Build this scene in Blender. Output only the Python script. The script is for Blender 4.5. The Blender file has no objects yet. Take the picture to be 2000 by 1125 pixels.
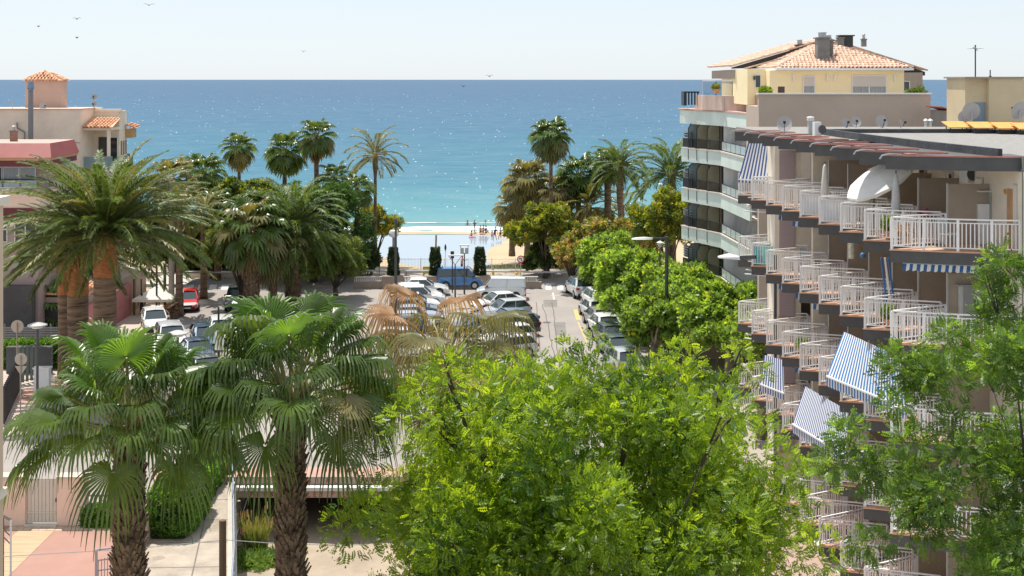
import bpy, math, random
import numpy as np
from math import sin, cos, pi, radians as R, sqrt
from mathutils import Vector, Matrix, Euler
random.seed(7)
rs = np.random.RandomState(11)
scene = bpy.context.scene
C = scene.collection
# ------------------------------------------------------------------ camera
EYE = 18.5; F = 2500.0; HY = 155.0
cd = bpy.data.cameras.new('camera'); cam = bpy.data.objects.new('camera', cd); C.objects.link(cam)
cam.location = (0, 0, EYE); cam.rotation_euler = (R(90), 0, 0)
cd.sensor_width = 36; cd.lens = 45; cd.shift_y = -(562.5-HY)/2000.0
cd.clip_start = 0.5; cd.clip_end = 90000
scene.camera = cam
# ------------------------------------------------------------------ sky and sun
SUN_EL, SUN_AZ = 70.0, -38.0          # azimuth from +Y, negative = to the left
w = bpy.data.worlds.new('World'); scene.world = w; w.use_nodes = True
wn = w.node_tree.nodes; wl = w.node_tree.links
bg = wn['Background']; sky = wn.new('ShaderNodeTexSky'); sky.sky_type = 'NISHITA'; sky.sun_disc = False
sky.sun_elevation = R(SUN_EL); sky.sun_rotation = R(SUN_AZ)
sky.altitude = 20; sky.air_density = 1.0; sky.dust_density = 0.3; sky.ozone_density = 2.0
hs = wn.new('ShaderNodeHueSaturation'); hs.inputs['Saturation'].default_value = 0.62
wl.new(sky.outputs[0], hs.inputs['Color']); tn = wn.new('ShaderNodeMix'); tn.data_type = 'RGBA'; tn.blend_type = 'MULTIPLY'; tn.inputs[0].default_value = 1; tn.inputs[7].default_value = (.93,.98,1.05,1); wl.new(hs.outputs[0], tn.inputs[6])
hz = wn.new('ShaderNodeMix'); hz.data_type = 'RGBA'; hz.inputs[0].default_value = .72; hz.inputs[7].default_value = (4.3,4.68,5.05,1)   # bright, even summer haze
wl.new(tn.outputs[2], hz.inputs[6]); wl.new(hz.outputs[2], bg.inputs[0]); bg.inputs[1].default_value = 0.115
sd = bpy.data.lights.new('sun', 'SUN'); sd.energy = 3.75; sd.angle = R(0.53); sd.color = (1.0, 0.95, 0.87)
sun = bpy.data.objects.new('sun', sd); C.objects.link(sun)
sv = Vector((sin(R(SUN_AZ))*cos(R(SUN_EL)), cos(R(SUN_AZ))*cos(R(SUN_EL)), sin(R(SUN_EL))))
sun.rotation_euler = sv.to_track_quat('Z', 'Y').to_euler(); sun.location = (0, 0, 60)
vs = scene.view_settings; vs.view_transform = 'Standard'; vs.look = 'None'; vs.gamma = 1; vs.exposure = 0.62
vs.use_curve_mapping = False
try:
    scene.cycles.max_bounces = 6; scene.cycles.transparent_max_bounces = 8
    scene.cycles.sample_clamp_indirect = 6; scene.cycles.use_denoising = True
except Exception: pass

# ------------------------------------------------------------------ helpers
def G(px, py, z=0.0):
    s = (py-HY)/(EYE-z); return Vector(((px-1000)/s, F/s, z))
def P(px, py, Y):
    s = F/Y; return Vector(((px-1000)/s, Y, EYE-(py-HY)/s))

_M = {}
def M(name, col, rough=0.7, var=0.12, scale=2.0, bump=0.0, metal=0.0, spec=0.5, col2=None, detail=5, coat=0.0, stretch=None, bscale=None, trans=0.0, alpha=None):
    if name in _M: return _M[name]
    m = bpy.data.materials.new(name); m.use_nodes = True; _M[name] = m
    n = m.node_tree.nodes; l = m.node_tree.links; b = n['Principled BSDF']
    b.inputs['Roughness'].default_value = rough; b.inputs['Metallic'].default_value = metal
    b.inputs['Specular IOR Level'].default_value = spec; b.inputs['Coat Weight'].default_value = coat
    b.inputs['Coat Roughness'].default_value = 0.05
    c = (*col, 1); b.inputs['Base Color'].default_value = c
    if var > 0 or col2:
        tc = n.new('ShaderNodeTexCoord'); mp = n.new('ShaderNodeMapping'); l.new(tc.outputs['Object'], mp.inputs[0])
        if stretch: mp.inputs['Scale'].default_value = stretch
        tx = n.new('ShaderNodeTexNoise'); tx.inputs['Scale'].default_value = scale; tx.inputs['Detail'].default_value = detail
        tx.inputs['Roughness'].default_value = 0.65
        l.new(mp.outputs[0], tx.inputs['Vector'])
        cr = n.new('ShaderNodeValToRGB'); l.new(tx.outputs['Fac'], cr.inputs[0])
        lo = [max(0, x*(1-var)) for x in col]; hi = [min(1, x*(1+var)) for x in (col2 or col)]
        cr.color_ramp.elements[0].position = 0.32; cr.color_ramp.elements[0].color = (*lo, 1)
        cr.color_ramp.elements[1].position = 0.68; cr.color_ramp.elements[1].color = (*hi, 1)
        l.new(cr.outputs[0], b.inputs['Base Color'])
        if bump > 0:
            t2 = n.new('ShaderNodeTexNoise'); t2.inputs['Scale'].default_value = bscale or scale*6; t2.inputs['Detail'].default_value = 4
            l.new(mp.outputs[0], t2.inputs['Vector'])
            bp = n.new('ShaderNodeBump'); bp.inputs['Strength'].default_value = bump; bp.inputs['Distance'].default_value = 0.05
            l.new(t2.outputs['Fac'], bp.inputs['Height']); l.new(bp.outputs[0], b.inputs['Normal'])
    if trans > 0:
        tr = n.new('ShaderNodeBsdfTranslucent'); mx = n.new('ShaderNodeMixShader'); mx.inputs[0].default_value = trans
        if var > 0 or col2:
            mul = n.new('ShaderNodeMix'); mul.data_type = 'RGBA'; mul.blend_type = 'MULTIPLY'; mul.inputs[0].default_value = 1
            l.new(cr.outputs[0], mul.inputs[6]); mul.inputs[7].default_value = (2.5, 2.15, 0.8, 1); mul.clamp_result = True
            l.new(mul.outputs[2], tr.inputs[0])
        else: tr.inputs[0].default_value = (min(1, col[0]*2.4), min(1, col[1]*2.2), col[2]*.9, 1)
        l.new(b.outputs[0], mx.inputs[1]); l.new(tr.outputs[0], mx.inputs[2]); l.new(mx.outputs[0], n['Material Output'].inputs[0])
    return m
def stripes(name, c1, c2, width, axis=0, rough=0.8, duty=0.5):
    """woven stripes along the UV u axis (real width in metres)"""
    if name in _M: return _M[name]
    m = bpy.data.materials.new(name); m.use_nodes = True; _M[name] = m
    n = m.node_tree.nodes; l = m.node_tree.links; b = n['Principled BSDF']; b.inputs['Roughness'].default_value = rough
    uv = n.new('ShaderNodeUVMap'); sp = n.new('ShaderNodeSeparateXYZ'); l.new(uv.outputs[0], sp.inputs[0])
    d = n.new('ShaderNodeMath'); d.operation = 'DIVIDE'; d.inputs[1].default_value = width; l.new(sp.outputs[0], d.inputs[0])
    fr = n.new('ShaderNodeMath'); fr.operation = 'FRACT'; l.new(d.outputs[0], fr.inputs[0])
    g = n.new('ShaderNodeMath'); g.operation = 'GREATER_THAN'; g.inputs[1].default_value = duty; l.new(fr.outputs[0], g.inputs[0])
    mx = n.new('ShaderNodeMix'); mx.data_type = 'RGBA'; l.new(g.outputs[0], mx.inputs[0])
    mx.inputs[6].default_value = (*c1, 1); mx.inputs[7].default_value = (*c2, 1)
    l.new(mx.outputs[2], b.inputs['Base Color'])
    tr = n.new('ShaderNodeBsdfTranslucent'); ms = n.new('ShaderNodeMixShader'); ms.inputs[0].default_value = 0.25
    l.new(mx.outputs[2], tr.inputs[0]); l.new(b.outputs[0], ms.inputs[1]); l.new(tr.outputs[0], ms.inputs[2])
    l.new(ms.outputs[0], n['Material Output'].inputs[0])
    return m

class MB:
    def __init__(s): s.v = []; s.f = []; s.m = []; s.uv = {}
    def add(s, vs, fs, m=0):
        o = len(s.v); s.v += [tuple(v) for v in vs]
        for f in fs: s.f.append(tuple(i+o for i in f)); s.m.append(m)
        return s
    def box(s, x0, y0, z0, x1, y1, z1, m=0):
        if x1 < x0: x0, x1 = x1, x0
        if y1 < y0: y0, y1 = y1, y0
        if z1 < z0: z0, z1 = z1, z0
        return s.add([(x0,y0,z0),(x1,y0,z0),(x1,y1,z0),(x0,y1,z0),(x0,y0,z1),(x1,y0,z1),(x1,y1,z1),(x0,y1,z1)],
              [(3,2,1,0),(4,5,6,7),(0,1,5,4),(1,2,6,5),(2,3,7,6),(3,0,4,7)], m)
    def beam(s, a, b, wd, h, m=0, up=(0,0,1)):
        a = Vector(a); b = Vector(b); d = (b-a)
        if d.length < 1e-6: return s
        d.normalize(); u = Vector(up)
        sd_ = d.cross(u)
        if sd_.length < 1e-3: sd_ = Vector((1,0,0))
        sd_.normalize(); u = sd_.cross(d).normalized()
        sd_ *= wd/2; u *= h/2
        vs_ = [a-sd_-u, a+sd_-u, a+sd_+u, a-sd_+u, b-sd_-u, b+sd_-u, b+sd_+u, b-sd_+u]
        return s.add(vs_, [(0,1,2,3),(7,6,5,4),(0,4,5,1),(1,5,6,2),(2,6,7,3),(3,7,4,0)], m)
    def prism(s, poly, z0, z1, m=0, mtop=None):
        n = len(poly)
        ar = sum(poly[i][0]*poly[(i+1)%n][1]-poly[(i+1)%n][0]*poly[i][1] for i in range(n))
        if ar < 0: poly = poly[::-1]
        vs_ = [(p[0],p[1],z0) for p in poly]+[(p[0],p[1],z1) for p in poly]
        s.add(vs_, [tuple(range(n))[::-1]]+[(i,(i+1)%n,(i+1)%n+n,i+n) for i in range(n)], m)
        s.f.append(tuple(len(s.v)-n+i for i in range(n))); s.m.append(m if mtop is None else mtop)
        return s
    def tube(s, pts, rad, n=8, m=0, caps=True):
        pts = [Vector(p) for p in pts]; k = len(pts)
        if not hasattr(rad, '__len__'): rad = [rad]*k
        o = len(s.v); ref = None
        for i, p in enumerate(pts):
            d = (pts[min(i+1,k-1)]-pts[max(i-1,0)])
            d = d.normalized() if d.length > 1e-9 else Vector((0,0,1))
            if ref is None: ref = Vector((1,0,0)) if abs(d.x) < .9 else Vector((0,1,0))
            a = (ref - d*ref.dot(d)).normalized(); b = d.cross(a); ref = a
            for j in range(n):
                t = 2*pi*j/n; s.v.append(tuple(p+(a*cos(t)+b*sin(t))*rad[i]))
        for i in range(k-1):
            for j in range(n):
                q = (j+1) % n; s.f.append((o+i*n+j, o+i*n+q, o+(i+1)*n+q, o+(i+1)*n+j)); s.m.append(m)
        if caps:
            s.f.append(tuple(o+j for j in range(n))[::-1]); s.m.append(m)
            s.f.append(tuple(o+(k-1)*n+j for j in range(n))); s.m.append(m)
        return s
    def lathe(s, prof, c=(0,0,0), n=16, m=0, sx=1, sy=1):
        o = len(s.v); k = len(prof)
        for r, z in prof:
            for j in range(n):
                t = 2*pi*j/n; s.v.append((c[0]+r*cos(t)*sx, c[1]+r*sin(t)*sy, c[2]+z))
        for i in range(k-1):
            for j in range(n):
                q = (j+1) % n; s.f.append((o+i*n+j, o+i*n+q, o+(i+1)*n+q, o+(i+1)*n+j)); s.m.append(m)
        s.f.append(tuple(o+j for j in range(n))[::-1]); s.m.append(m)
        s.f.append(tuple(o+(k-1)*n+j for j in range(n))); s.m.append(m)
        return s
    def build(s, name, mats, parent=None, kind=None, smooth=False, local=False, link=True):
        if not isinstance(mats, (list, tuple)): mats = [mats]
        used = sorted({i for f in s.f for i in f})
        if len(used) < len(s.v):
            mp_ = {a: b for b, a in enumerate(used)}; s.v = [s.v[i] for i in used]; s.f = [tuple(mp_[i] for i in f) for f in s.f]; s.uv = {mp_[k]: u for k, u in s.uv.items() if k in mp_}
        off = Vector((0,0,0))
        if parent is not None and not local:
            q = parent
            while q is not None: off += q.location; q = q.parent
        me = bpy.data.meshes.new(name)
        me.from_pydata([(v[0]-off.x, v[1]-off.y, v[2]-off.z) for v in s.v], [], s.f)
        for mt in mats: me.materials.append(mt)
        if any(s.m): me.polygons.foreach_set('material_index', s.m)
        if smooth: me.polygons.foreach_set('use_smooth', [True]*len(s.f))
        if s.uv:
            ul = me.uv_layers.new(name='UVMap')
            for p in me.polygons:
                for li, vi in zip(p.loop_indices, p.vertices): ul.data[li].uv = s.uv.get(vi, (0,0))
        me.update()
        o = bpy.data.objects.new(name, me)
        if link: C.objects.link(o)
        if parent is not None: o.parent = parent
        if kind: o['kind'] = kind
        return o
def thing(name, label, cat, loc=(0,0,0), rz=0.0, group=None):
    o = bpy.data.objects.new(name, None); C.objects.link(o); o.location = loc; o.rotation_euler = (0,0,rz)
    o.empty_display_size = .3
    o['label'] = label; o['category'] = cat
    if group: o['group'] = group
    return o
def tag(o, label, cat, group=None):
    o['label'] = label; o['category'] = cat
    if group: o['group'] = group
    return o
def copy_tree(o, parent=None):
    c = o.copy(); C.objects.link(c); c.parent = parent
    for ch in list(o.children): copy_tree(ch, c)
    return c
def np_mesh(name, V, Q, mats, midx=None, parent=None, kind=None, smooth=False, link=True):
    """fast quad mesh from numpy arrays"""
    me = bpy.data.meshes.new(name); V = np.asarray(V, np.float32); Q = np.asarray(Q, np.int32)
    me.vertices.add(len(V)); me.vertices.foreach_set('co', V.ravel())
    me.loops.add(Q.size); me.loops.foreach_set('vertex_index', Q.ravel())
    me.polygons.add(len(Q)); me.polygons.foreach_set('loop_start', np.arange(0, Q.size, Q.shape[1], dtype=np.int32))
    if midx is not None: me.polygons.foreach_set('material_index', np.asarray(midx, np.int32))
    for m in mats: me.materials.append(m)
    if smooth: me.polygons.foreach_set('use_smooth', np.ones(len(Q), bool))
    me.update(calc_edges=True)
    o = bpy.data.objects.new(name, me)
    if link: C.objects.link(o)
    if parent is not None: o.parent = parent
    if kind: o['kind'] = kind
    return o

# ------------------------------------------------------------------ materials
white = M('white_paint', (.80,.79,.78), .45, .04, 3)
railwhite = M('rail_white_paint', (.84,.82,.80), .4, .05, 5)
cream = M('cream_render', (.80,.71,.58), .85, .10, .8, .25, bscale=30)
beige = M('beige_render', (.80,.68,.55), .85, .10, .6, .25, bscale=30)
pinkw = M('pink_render', (.78,.58,.46), .85, .08, .7, .25, bscale=30)
brownwall = M('taupe_render', (.40,.32,.245), .85, .10, .7, .2, bscale=30)
tanwall = M('tan_render', (.50,.405,.33), .88, .08, .35, .3, bscale=20)
yellow = M('yellow_render', (.95,.80,.49), .85, .05, .5, .2, bscale=25)
dgrey = M('dark_grey_fascia', (.085,.082,.082), .7, .15, 1.5)
grey = M('grey_render', (.25,.25,.235), .8, .1, 1)
terra = M('terracotta', (.58,.27,.14), .8, .3, 4, .3, col2=(.72,.42,.25))
terrafloor = M('terracotta_edge', (.60,.36,.24), .8, .15, 4)
redpaint = M('faded_red_paint', (.42,.15,.11), .6, .25, 2)
maroon = M('maroon_cladding', (.26,.035,.03), .55, .2, .8)
glass = M('window_glass', (.03,.04,.045), .05, 0, spec=.8)
curtain = M('curtain_glass', (.32,.34,.35), .12, .25, 5, stretch=(6,6,.3))
steel = M('galvanised_steel', (.42,.43,.44), .4, .12, 3, metal=.6)
blackmetal = M('black_metal', (.018,.018,.02), .45, .1, 3)
pole_m = M('lamp_post_grey', (.06,.065,.07), .5, .1, 3)
concrete = M('concrete', (.47,.42,.355), .9, .14, .7, .3, bscale=12)
wood = M('weathered_wood', (.13,.085,.055), .85, .25, 3, .4, stretch=(1,1,.15))
plastic_w = M('white_plastic', (.72,.72,.70), .35, .04, 3)
rubber = M('tyre_rubber', (.015,.015,.016), .8, 0)
chrome = M('wheel_metal', (.45,.46,.47), .3, 0, metal=.8)
skin = M('skin', (.42,.22,.14), .6, .08, 6)
hairm = M('dark_hair', (.02,.014,.01), .6, .1, 9)
# ================================================================== GROUND, BEACH, SEA
asphalt = M('worn_asphalt', (.31,.277,.252), .92, .13, .12, .3, bscale=25, detail=8)
asph2 = M('darker_asphalt', (.27,.25,.23), .92, .15, .15, .3, bscale=25, detail=8)
paving = M('beige_paving', (.36,.31,.26), .9, .1, .5, .15, bscale=10)
sidewalk_m = M('pinkish_sidewalk', (.47,.38,.325), .9, .1, .8, .2, bscale=12)
pinkpave = M('pink_paving', (.46,.27,.215), .9, .12, .5, .2, bscale=14)
sand = M('beach_sand', (.46,.35,.22), .95, .12, .25, .5, bscale=3, detail=8)
bed = M('dry_stream_bed', (.36,.29,.215), .95, .18, .5, .5, bscale=5, detail=9)
roadwhite = M('road_marking_white', (.72,.71,.68), .8, .1, 5)
yellowline = M('road_marking_yellow', (.55,.40,.16), .85, .3, 4)
kerb_m = M('kerb_stone', (.52,.48,.43), .85, .1, 2)

def sheet(name, pts, z, m, kind='structure', parent=None, sub=None):
    mb = MB(); mb.add([(p[0], p[1], z) for p in pts], [tuple(range(len(pts)))])
    ar = sum(pts[i][0]*pts[(i+1)%len(pts)][1]-pts[(i+1)%len(pts)][0]*pts[i][1] for i in range(len(pts)))
    if ar < 0: mb.f[0] = mb.f[0][::-1]
    return mb.build(name, m, parent, kind)
def g2(*pp): return [tuple(G(x, y)[:2]) for x, y in pp]

CL = [(-12.62,58.5),(-10.2,47.5),(-8.4,38.0),(-6.5,20.0)]      # left lip of the channel
CR = [(-4.7,58.5),(-2.4,47.5),(-.8,38.0),(1.0,20.0)]
# paved ground in three sheets round the open channel
sheet('ground', [(-300,58.5),(300,58.5),(300,124.6),(-300,124.6)], 0, paving)
sheet('ground', [(-300,10)]+[(-300,58.5)]+CL+[(-6,10)], 0, paving)
sheet('ground', CR+[(1.5,10),(300,10),(300,58.5)], 0, paving)
# channel: floor, side walls, dark covered stretch under the deck
mb = MB(); N = 26
for j in range(N+1):
    y = 20+(82-20)*j/N
    xl = np.interp(y, [20,38,47.5,58.5,82], [-6.5,-8.4,-10.2,-12.6,-15]); xr = np.interp(y, [20,38,47.5,58.5,82], [1,-.8,-2.4,-4.7,-7])
    for i in range(13):
        mb.v.append((xl+(xr-xl)*i/12, y, -2.32+random.uniform(-.05,.05)))
for j in range(N):
    for i in range(12): a = j*13+i; mb.f.append((a,a+1,a+14,a+13)); mb.m.append(0)
mb.build('channel_floor', bed, None, 'structure', smooth=True)
mb = MB()
for (a, b) in list(zip(CL, CL[1:]))+list(zip(CR, CR[1:])):
    s_ = -1 if a in CL else 1
    a_ = Vector((a[0],a[1],0)); b_ = Vector((b[0],b[1],0)); n_ = Vector((s_*.18,0,0))
    for p0, p1, z0, z1 in ((a_, b_, -2.6, .14),):
        mb.add([p0+Vector((0,0,z0)),p1+Vector((0,0,z0)),p1+Vector((0,0,z1)),p0+Vector((0,0,z1)),
                p0+n_*2+Vector((0,0,z0)),p1+n_*2+Vector((0,0,z0)),p1+n_*2+Vector((0,0,z1)),p0+n_*2+Vector((0,0,z1))],
               [(0,1,2,3),(7,6,5,4),(3,2,6,7),(0,3,7,4),(1,5,6,2)])
for s0 in ((-12.62,-15),(-4.7,-7)):
    mb.add([(s0[0],58.5,-2.6),(s0[0],58.5,-.01),(s0[1],82,-.01),(s0[1],82,-2.6)], [(0,1,2,3)])
mb.add([(-16,82,-2.6),(-6,82,-2.6),(-6,82,-.01),(-16,82,-.01)], [(0,1,2,3)])
mb.build('channel_wall', concrete, None, 'structure')

# asphalt: both streets and the car park between them
road_poly = g2((-60,905),(47,836),(200,742),(322,655),(348,600),(372,546),(1122,546),(1150,588),(1195,650),(1262,760),(1330,860),(1500,1040),(1560,1200))
road_poly = [p for p in road_poly]
road_poly += [(-4.4,45.0),(-4.6,58.4),(-12.7,58.4),(-14.0,58.4)]
sheet('road', road_poly[:-4]+[(7.0,44.0),(-1.6,44.0),(-4.5,58.6),(-14.5,58.6),(-24,58.6)], .004, asphalt)
# darker resurfaced strips along the right street and the promenade road
sheet('road', g2((372,546),(1122,546),(1126,556),(366,556)), .008, asph2)
# crosswalks
zb = thing('crosswalk', 'white zebra stripes across the right-hand street by the guardrail', 'crosswalk', (3.5,113.8,0))
for i, x0 in enumerate((1028,1043,1066,1089)):
    w_ = 11 if i else 6
    sheet('stripe', [P(x0,562,115.3)[:2],P(x0+w_,562,115.3)[:2],P(x0+w_,562,112.6)[:2],P(x0,562,112.6)[:2]], .013, roadwhite, kind=None, parent=zb)
zb = thing('crosswalk', 'white zebra stripes across the left-hand street beyond the red car', 'crosswalk', (-27,113.8,0))
for i, x0 in enumerate((344,365,388,410,433,456)):
    sheet('stripe', [P(x0,562,115.3)[:2],P(x0+14,562,115.3)[:2],P(x0+12,562,112.6)[:2],P(x0-2,562,112.6)[:2]], .013, roadwhite, kind=None, parent=zb)
mb = MB()
def line(px0, py0, px1, py1, wd, m=0, z=.013):
    a = G(px0,py0); b = G(px1,py1); d = (b-a).normalized(); n_ = Vector((-d.y,d.x,0))*wd/2
    q = [a-n_, b-n_, b+n_, a+n_]
    mb.add([(v.x,v.y,z) for v in q], [(0,1,2,3)], m)
line(1076,577,1098,577,.14); line(1124,605,1130,625,.35,1); line(1129,630,1146,668,.12,1)
line(1080,572,1082,585,.12)
for k in range(9): line(780+k*1.5, 566+k*13, 862+k*2, 566+k*13, .12)
for k in range(8): line(958+k*3, 577+k*15, 1028+k*2.4, 581+k*15, .12)
mb.build('road_markings', [roadwhite, yellowline], None, 'structure')
crack = M('tar_crack_seal', (.10,.09,.085), .9, .1, 2)
mb = MB()
for px, x1 in ((1046,1058),(1060,1084),(1078,1092)):
    pts = []; x = px
    for k in range(15):
        t = k/14; pts.append(G(px+(x1-px)*t+random.uniform(-2,2), 592+110*t+random.uniform(-2,2)))
    for a, b in zip(pts, pts[1:]):
        d = (b-a).normalized(); n_ = Vector((-d.y,d.x,0))*.028
        mb.add([(a-n_)+Vector((0,0,.010)),(b-n_)+Vector((0,0,.010)),(b+n_)+Vector((0,0,.010)),(a+n_)+Vector((0,0,.010))], [(0,1,2,3)])
mb.build('road_crack', crack, None, 'structure')
patch_m = M('asphalt_patch', (.20,.185,.17), .9, .15, .6, .3, bscale=25); oil = M('oil_stain', (.19,.17,.155), .75, .3, 1.2)
for (x_, y_, w_, l_, m_) in ((1062,600,1.1,3.4,patch_m),(1085,655,.8,5,patch_m),(925,640,1.6,2.2,patch_m),(420,625,1.2,4,patch_m),(900,690,.9,6,patch_m)):
    a = G(x_, y_); sheet('road_patch', [(a.x,a.y),(a.x+w_,a.y),(a.x+w_+.1,a.y+l_),(a.x+.05,a.y+l_)], .0065, m_)
for k in range(22):
    a = G(random.choice((880,900,930,945,870)), random.uniform(575,700)); r_ = random.uniform(.15,.5)
    sheet('oil_stain', [(a.x+r_*random.uniform(.7,1.2)*cos(t_), a.y+r_*1.4*random.uniform(.7,1.2)*sin(t_)) for t_ in np.linspace(0,2*pi,11)[:-1]], .0095+.0002*k, oil)
for (x_, y_) in ((1068,630),(925,600),(418,640)):
    a = G(x_, y_); sheet('manhole_cover', [(a.x+.33*cos(t_), a.y+.33*sin(t_)) for t_ in np.linspace(0,2*pi,21)[:-1]], .0145, M('cast_iron', (.09,.085,.08), .6, .2, 9))
# kerbs and the left pavement
def kerb(name, pts, wd=.18, h=.12, m=kerb_m):
    mb = MB()
    for a, b in zip(pts, pts[1:]): mb.beam((a[0],a[1],h/2), (b[0],b[1],h/2), wd, h)
    return mb.build(name, m, None, 'structure')
left_edge = g2((-60,901),(47,832),(200,738),(320,652),(345,598),(369,546))
kerb('kerb', left_edge)
kerb('kerb', g2((1122,547),(1151,588),(1197,650),(1264,760),(1332,860)))
mb = MB(); q = [(p[0]-.1, p[1]) for p in left_edge]
mb.prism(q+[(q[-1][0]-9, q[-1][1]), (-60,110), (-60,45)], .004, .11)
mb.build('sidewalk', sidewalk_m, None, 'structure')
mb = MB(); mb.add([(p.x,p.y,.116) for p in (G(20,790),G(75,790),G(98,765),G(52,762))], [(0,1,2,3)])
mb.add([(p.x,p.y,.116) for p in (G(92,760),G(150,768),G(175,748),G(120,742))], [(0,1,2,3)])
mb.build('tactile_paving', pinkpave, None, 'structure')
# pink apron near the deck, and the banded plaza under the right-hand building
sheet('roundabout_apron', g2((300,912),(900,912),(960,936),(900,944),(300,944)), .010, pinkpave)
mb = MB(); mb.add([(p.x,p.y,0.014) for p in (G(1500,905),G(1640,905),G(2100,1060),G(2300,1300),G(1380,1300),G(1420,1000))], [(0,1,2,3,4,5)])
plaza_m = M('plaza_paving', (.40,.27,.225), .88, .08, .8, .2, bscale=15)
mb.build('plaza', plaza_m, None, 'structure')
mb = MB()
cw = M('plaza_white_band', (.68,.64,.58), .85, .06, 2); cy = M('plaza_yellow_band', (.62,.50,.33), .85, .06, 2)
def band(pts, wd, m):
    w3 = [G(*p) for p in pts]
    for a, b in zip(w3, w3[1:]):
        d = (b-a).normalized(); n_ = Vector((-d.y,d.x,0))*wd/2
        z = Vector((0,0,.019 if m == 0 else .023))
        mb.add([a-n_+z, b-n_+z, b+n_+z, a+n_+z], [(0,1,2,3)], m)
band([(1556,1011),(1640,1028),(1690,1034)], .22, 1); band([(1556,1020),(1630,1034),(1690,1040)], .16, 0)
band([(1562,1022),(1590,1050),(1612,1068)], .5, 0); band([(1612,1028),(1640,1052),(1690,1078)], .5, 0)
band([(1648,1030),(1668,1046),(1720,1075)], .38, 1)
band([(1632,1105),(1660,1128),(1700,1180)], .5, 0); band([(1668,1092),(1700,1118),(1730,1150)], .5, 0)
band([(1735,1118),(1760,1140)], .5, 1); band([(1600,1085),(1700,1070),(1800,1100),(1880,1150)], .3, 0)
mb.build('plaza_bands', [cw, cy], None, 'structure')
# path beside the channel
pathm = M('concrete_path', (.38,.32,.255), .92, .24, .9, .3, bscale=8, detail=8)
sheet('path', [G(372,925)[:2],G(440,925)[:2],(-12.9,57.5),(-10.5,47.5),(-8.7,38),(-8.7,30),(-15,30),(-14.6,47),(-15.0,52.5)], .006, pathm)

mb = MB()
for y_ in (56.2,53.6,51.0,48.4,45.8):
    mb.add([(-14.9,y_,.0105),(-10.6-(y_-47.5)*.19,y_+.15,.0105),(-10.6-(y_-47.5)*.19,y_+.20,.0105),(-14.9,y_+.05,.0105)], [(0,1,2,3)])
mb.add([(-13.55,57.5,.0125),(-13.50,57.5,.0125),(-11.3,44,.0125),(-11.35,44,.0125)], [(0,3,2,1)])
mb.build('path_joint', M('joint_dark', (.16,.135,.11), .95, .2, 2), None, 'structure')
for k in range(14): 
    a = Vector((random.uniform(-14.5,-11.5), random.uniform(46,56.5), 0)); r_ = random.uniform(.12,.5)
    sheet('path_stain', [(a.x+r_*random.uniform(.6,1.3)*cos(t_), a.y+r_*random.uniform(.6,1.3)*sin(t_)) for t_ in np.linspace(0,2*pi,10)[:-1]], .0082+.0001*k, M('path_stain', (.32,.265,.205), .95, .2, 2))
# ---- beach terrain: falls from the promenade to the sea, with a lagoon scooped out
WZ = -1.5
lag = [(-30,163),(-20,164),(-10,164.5),(-3,163.5),(-1.2,160),(-2.2,155),(-3.0,149),(-2.9,143),(-2.2,138),(-3.2,131),(-8,130.5),(-10.2,134),(-12.5,140),(-16,146),(-19,150),(-28,154)]
def seg_d(px, py, poly):
    d = 1e9; ins = False; n = len(poly)
    for i in range(n):
        x0,y0 = poly[i]; x1,y1 = poly[(i+1)%n]
        t = max(0, min(1, ((px-x0)*(x1-x0)+(py-y0)*(y1-y0))/((x1-x0)**2+(y1-y0)**2)))
        d = min(d, math.hypot(px-x0-t*(x1-x0), py-y0-t*(y1-y0)))
        if (y0 > py) != (y1 > py) and px < (x1-x0)*(py-y0)/(y1-y0)+x0: ins = not ins
    return -d if ins else d
from mathutils import noise as mn
def beach_z(x, y):
    z = np.interp(y, [124.5,128,135,150,163,166.5,173,200,260], [-.02,-.25,-.75,-1.0,-1.22,-1.34,-1.95,-3.2,-6])
    z += .10*mn.noise(Vector((x*.2,y*.2,0)))+.03*mn.noise(Vector((x*.9,y*.9,3)))
    d = seg_d(x, y, lag)+.7*mn.noise(Vector((x*.35,y*.35,7)))
    if d < 2.5: 
        t = max(0, min(1, (2.5-d)/5)); t = t*t*(3-2*t); z = z*(1-t)+(-2.1)*t
    return z
xs = list(np.linspace(-300,-34,12))+list(np.linspace(-32,14,70))+list(np.linspace(16,300,12)); ys = np.concatenate([np.linspace(124.6,172,60), np.linspace(175,260,8)])
V = [(x,y,beach_z(x,y)) for y in ys for x in xs]; nx = len(xs)
Q = [(j*nx+i, j*nx+i+1, (j+1)*nx+i+1, (j+1)*nx+i) for j in range(len(ys)-1) for i in range(nx-1)]
np_mesh('beach', V, Q, [sand], kind='structure', smooth=True)
# lagoon
m = bpy.data.materials.new('lagoon_water'); m.use_nodes = True; b = m.node_tree.nodes['Principled BSDF']
b.inputs['Base Color'].default_value = (.30,.36,.41,1); b.inputs['Roughness'].default_value = .09; b.inputs['Specular IOR Level'].default_value = 1.0
n = m.node_tree.nodes; l = m.node_tree.links
tc = n.new('ShaderNodeNewGeometry'); mp = n.new('ShaderNodeMapping'); mp.inputs['Scale'].default_value = (.5,1.6,1); l.new(tc.outputs['Position'], mp.inputs[0])
t2 = n.new('ShaderNodeTexNoise'); t2.inputs['Scale'].default_value = 1.2; t2.inputs['Detail'].default_value = 5; l.new(mp.outputs[0], t2.inputs['Vector'])
bp = n.new('ShaderNodeBump'); bp.inputs['Strength'].default_value = .12; bp.inputs['Distance'].default_value = .05; l.new(t2.outputs['Fac'], bp.inputs['Height']); l.new(bp.outputs[0], b.inputs['Normal'])
sheet('lagoon_water', [(-33,128),(1,128),(1,166.5),(-33,166.5)], WZ, m)
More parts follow.
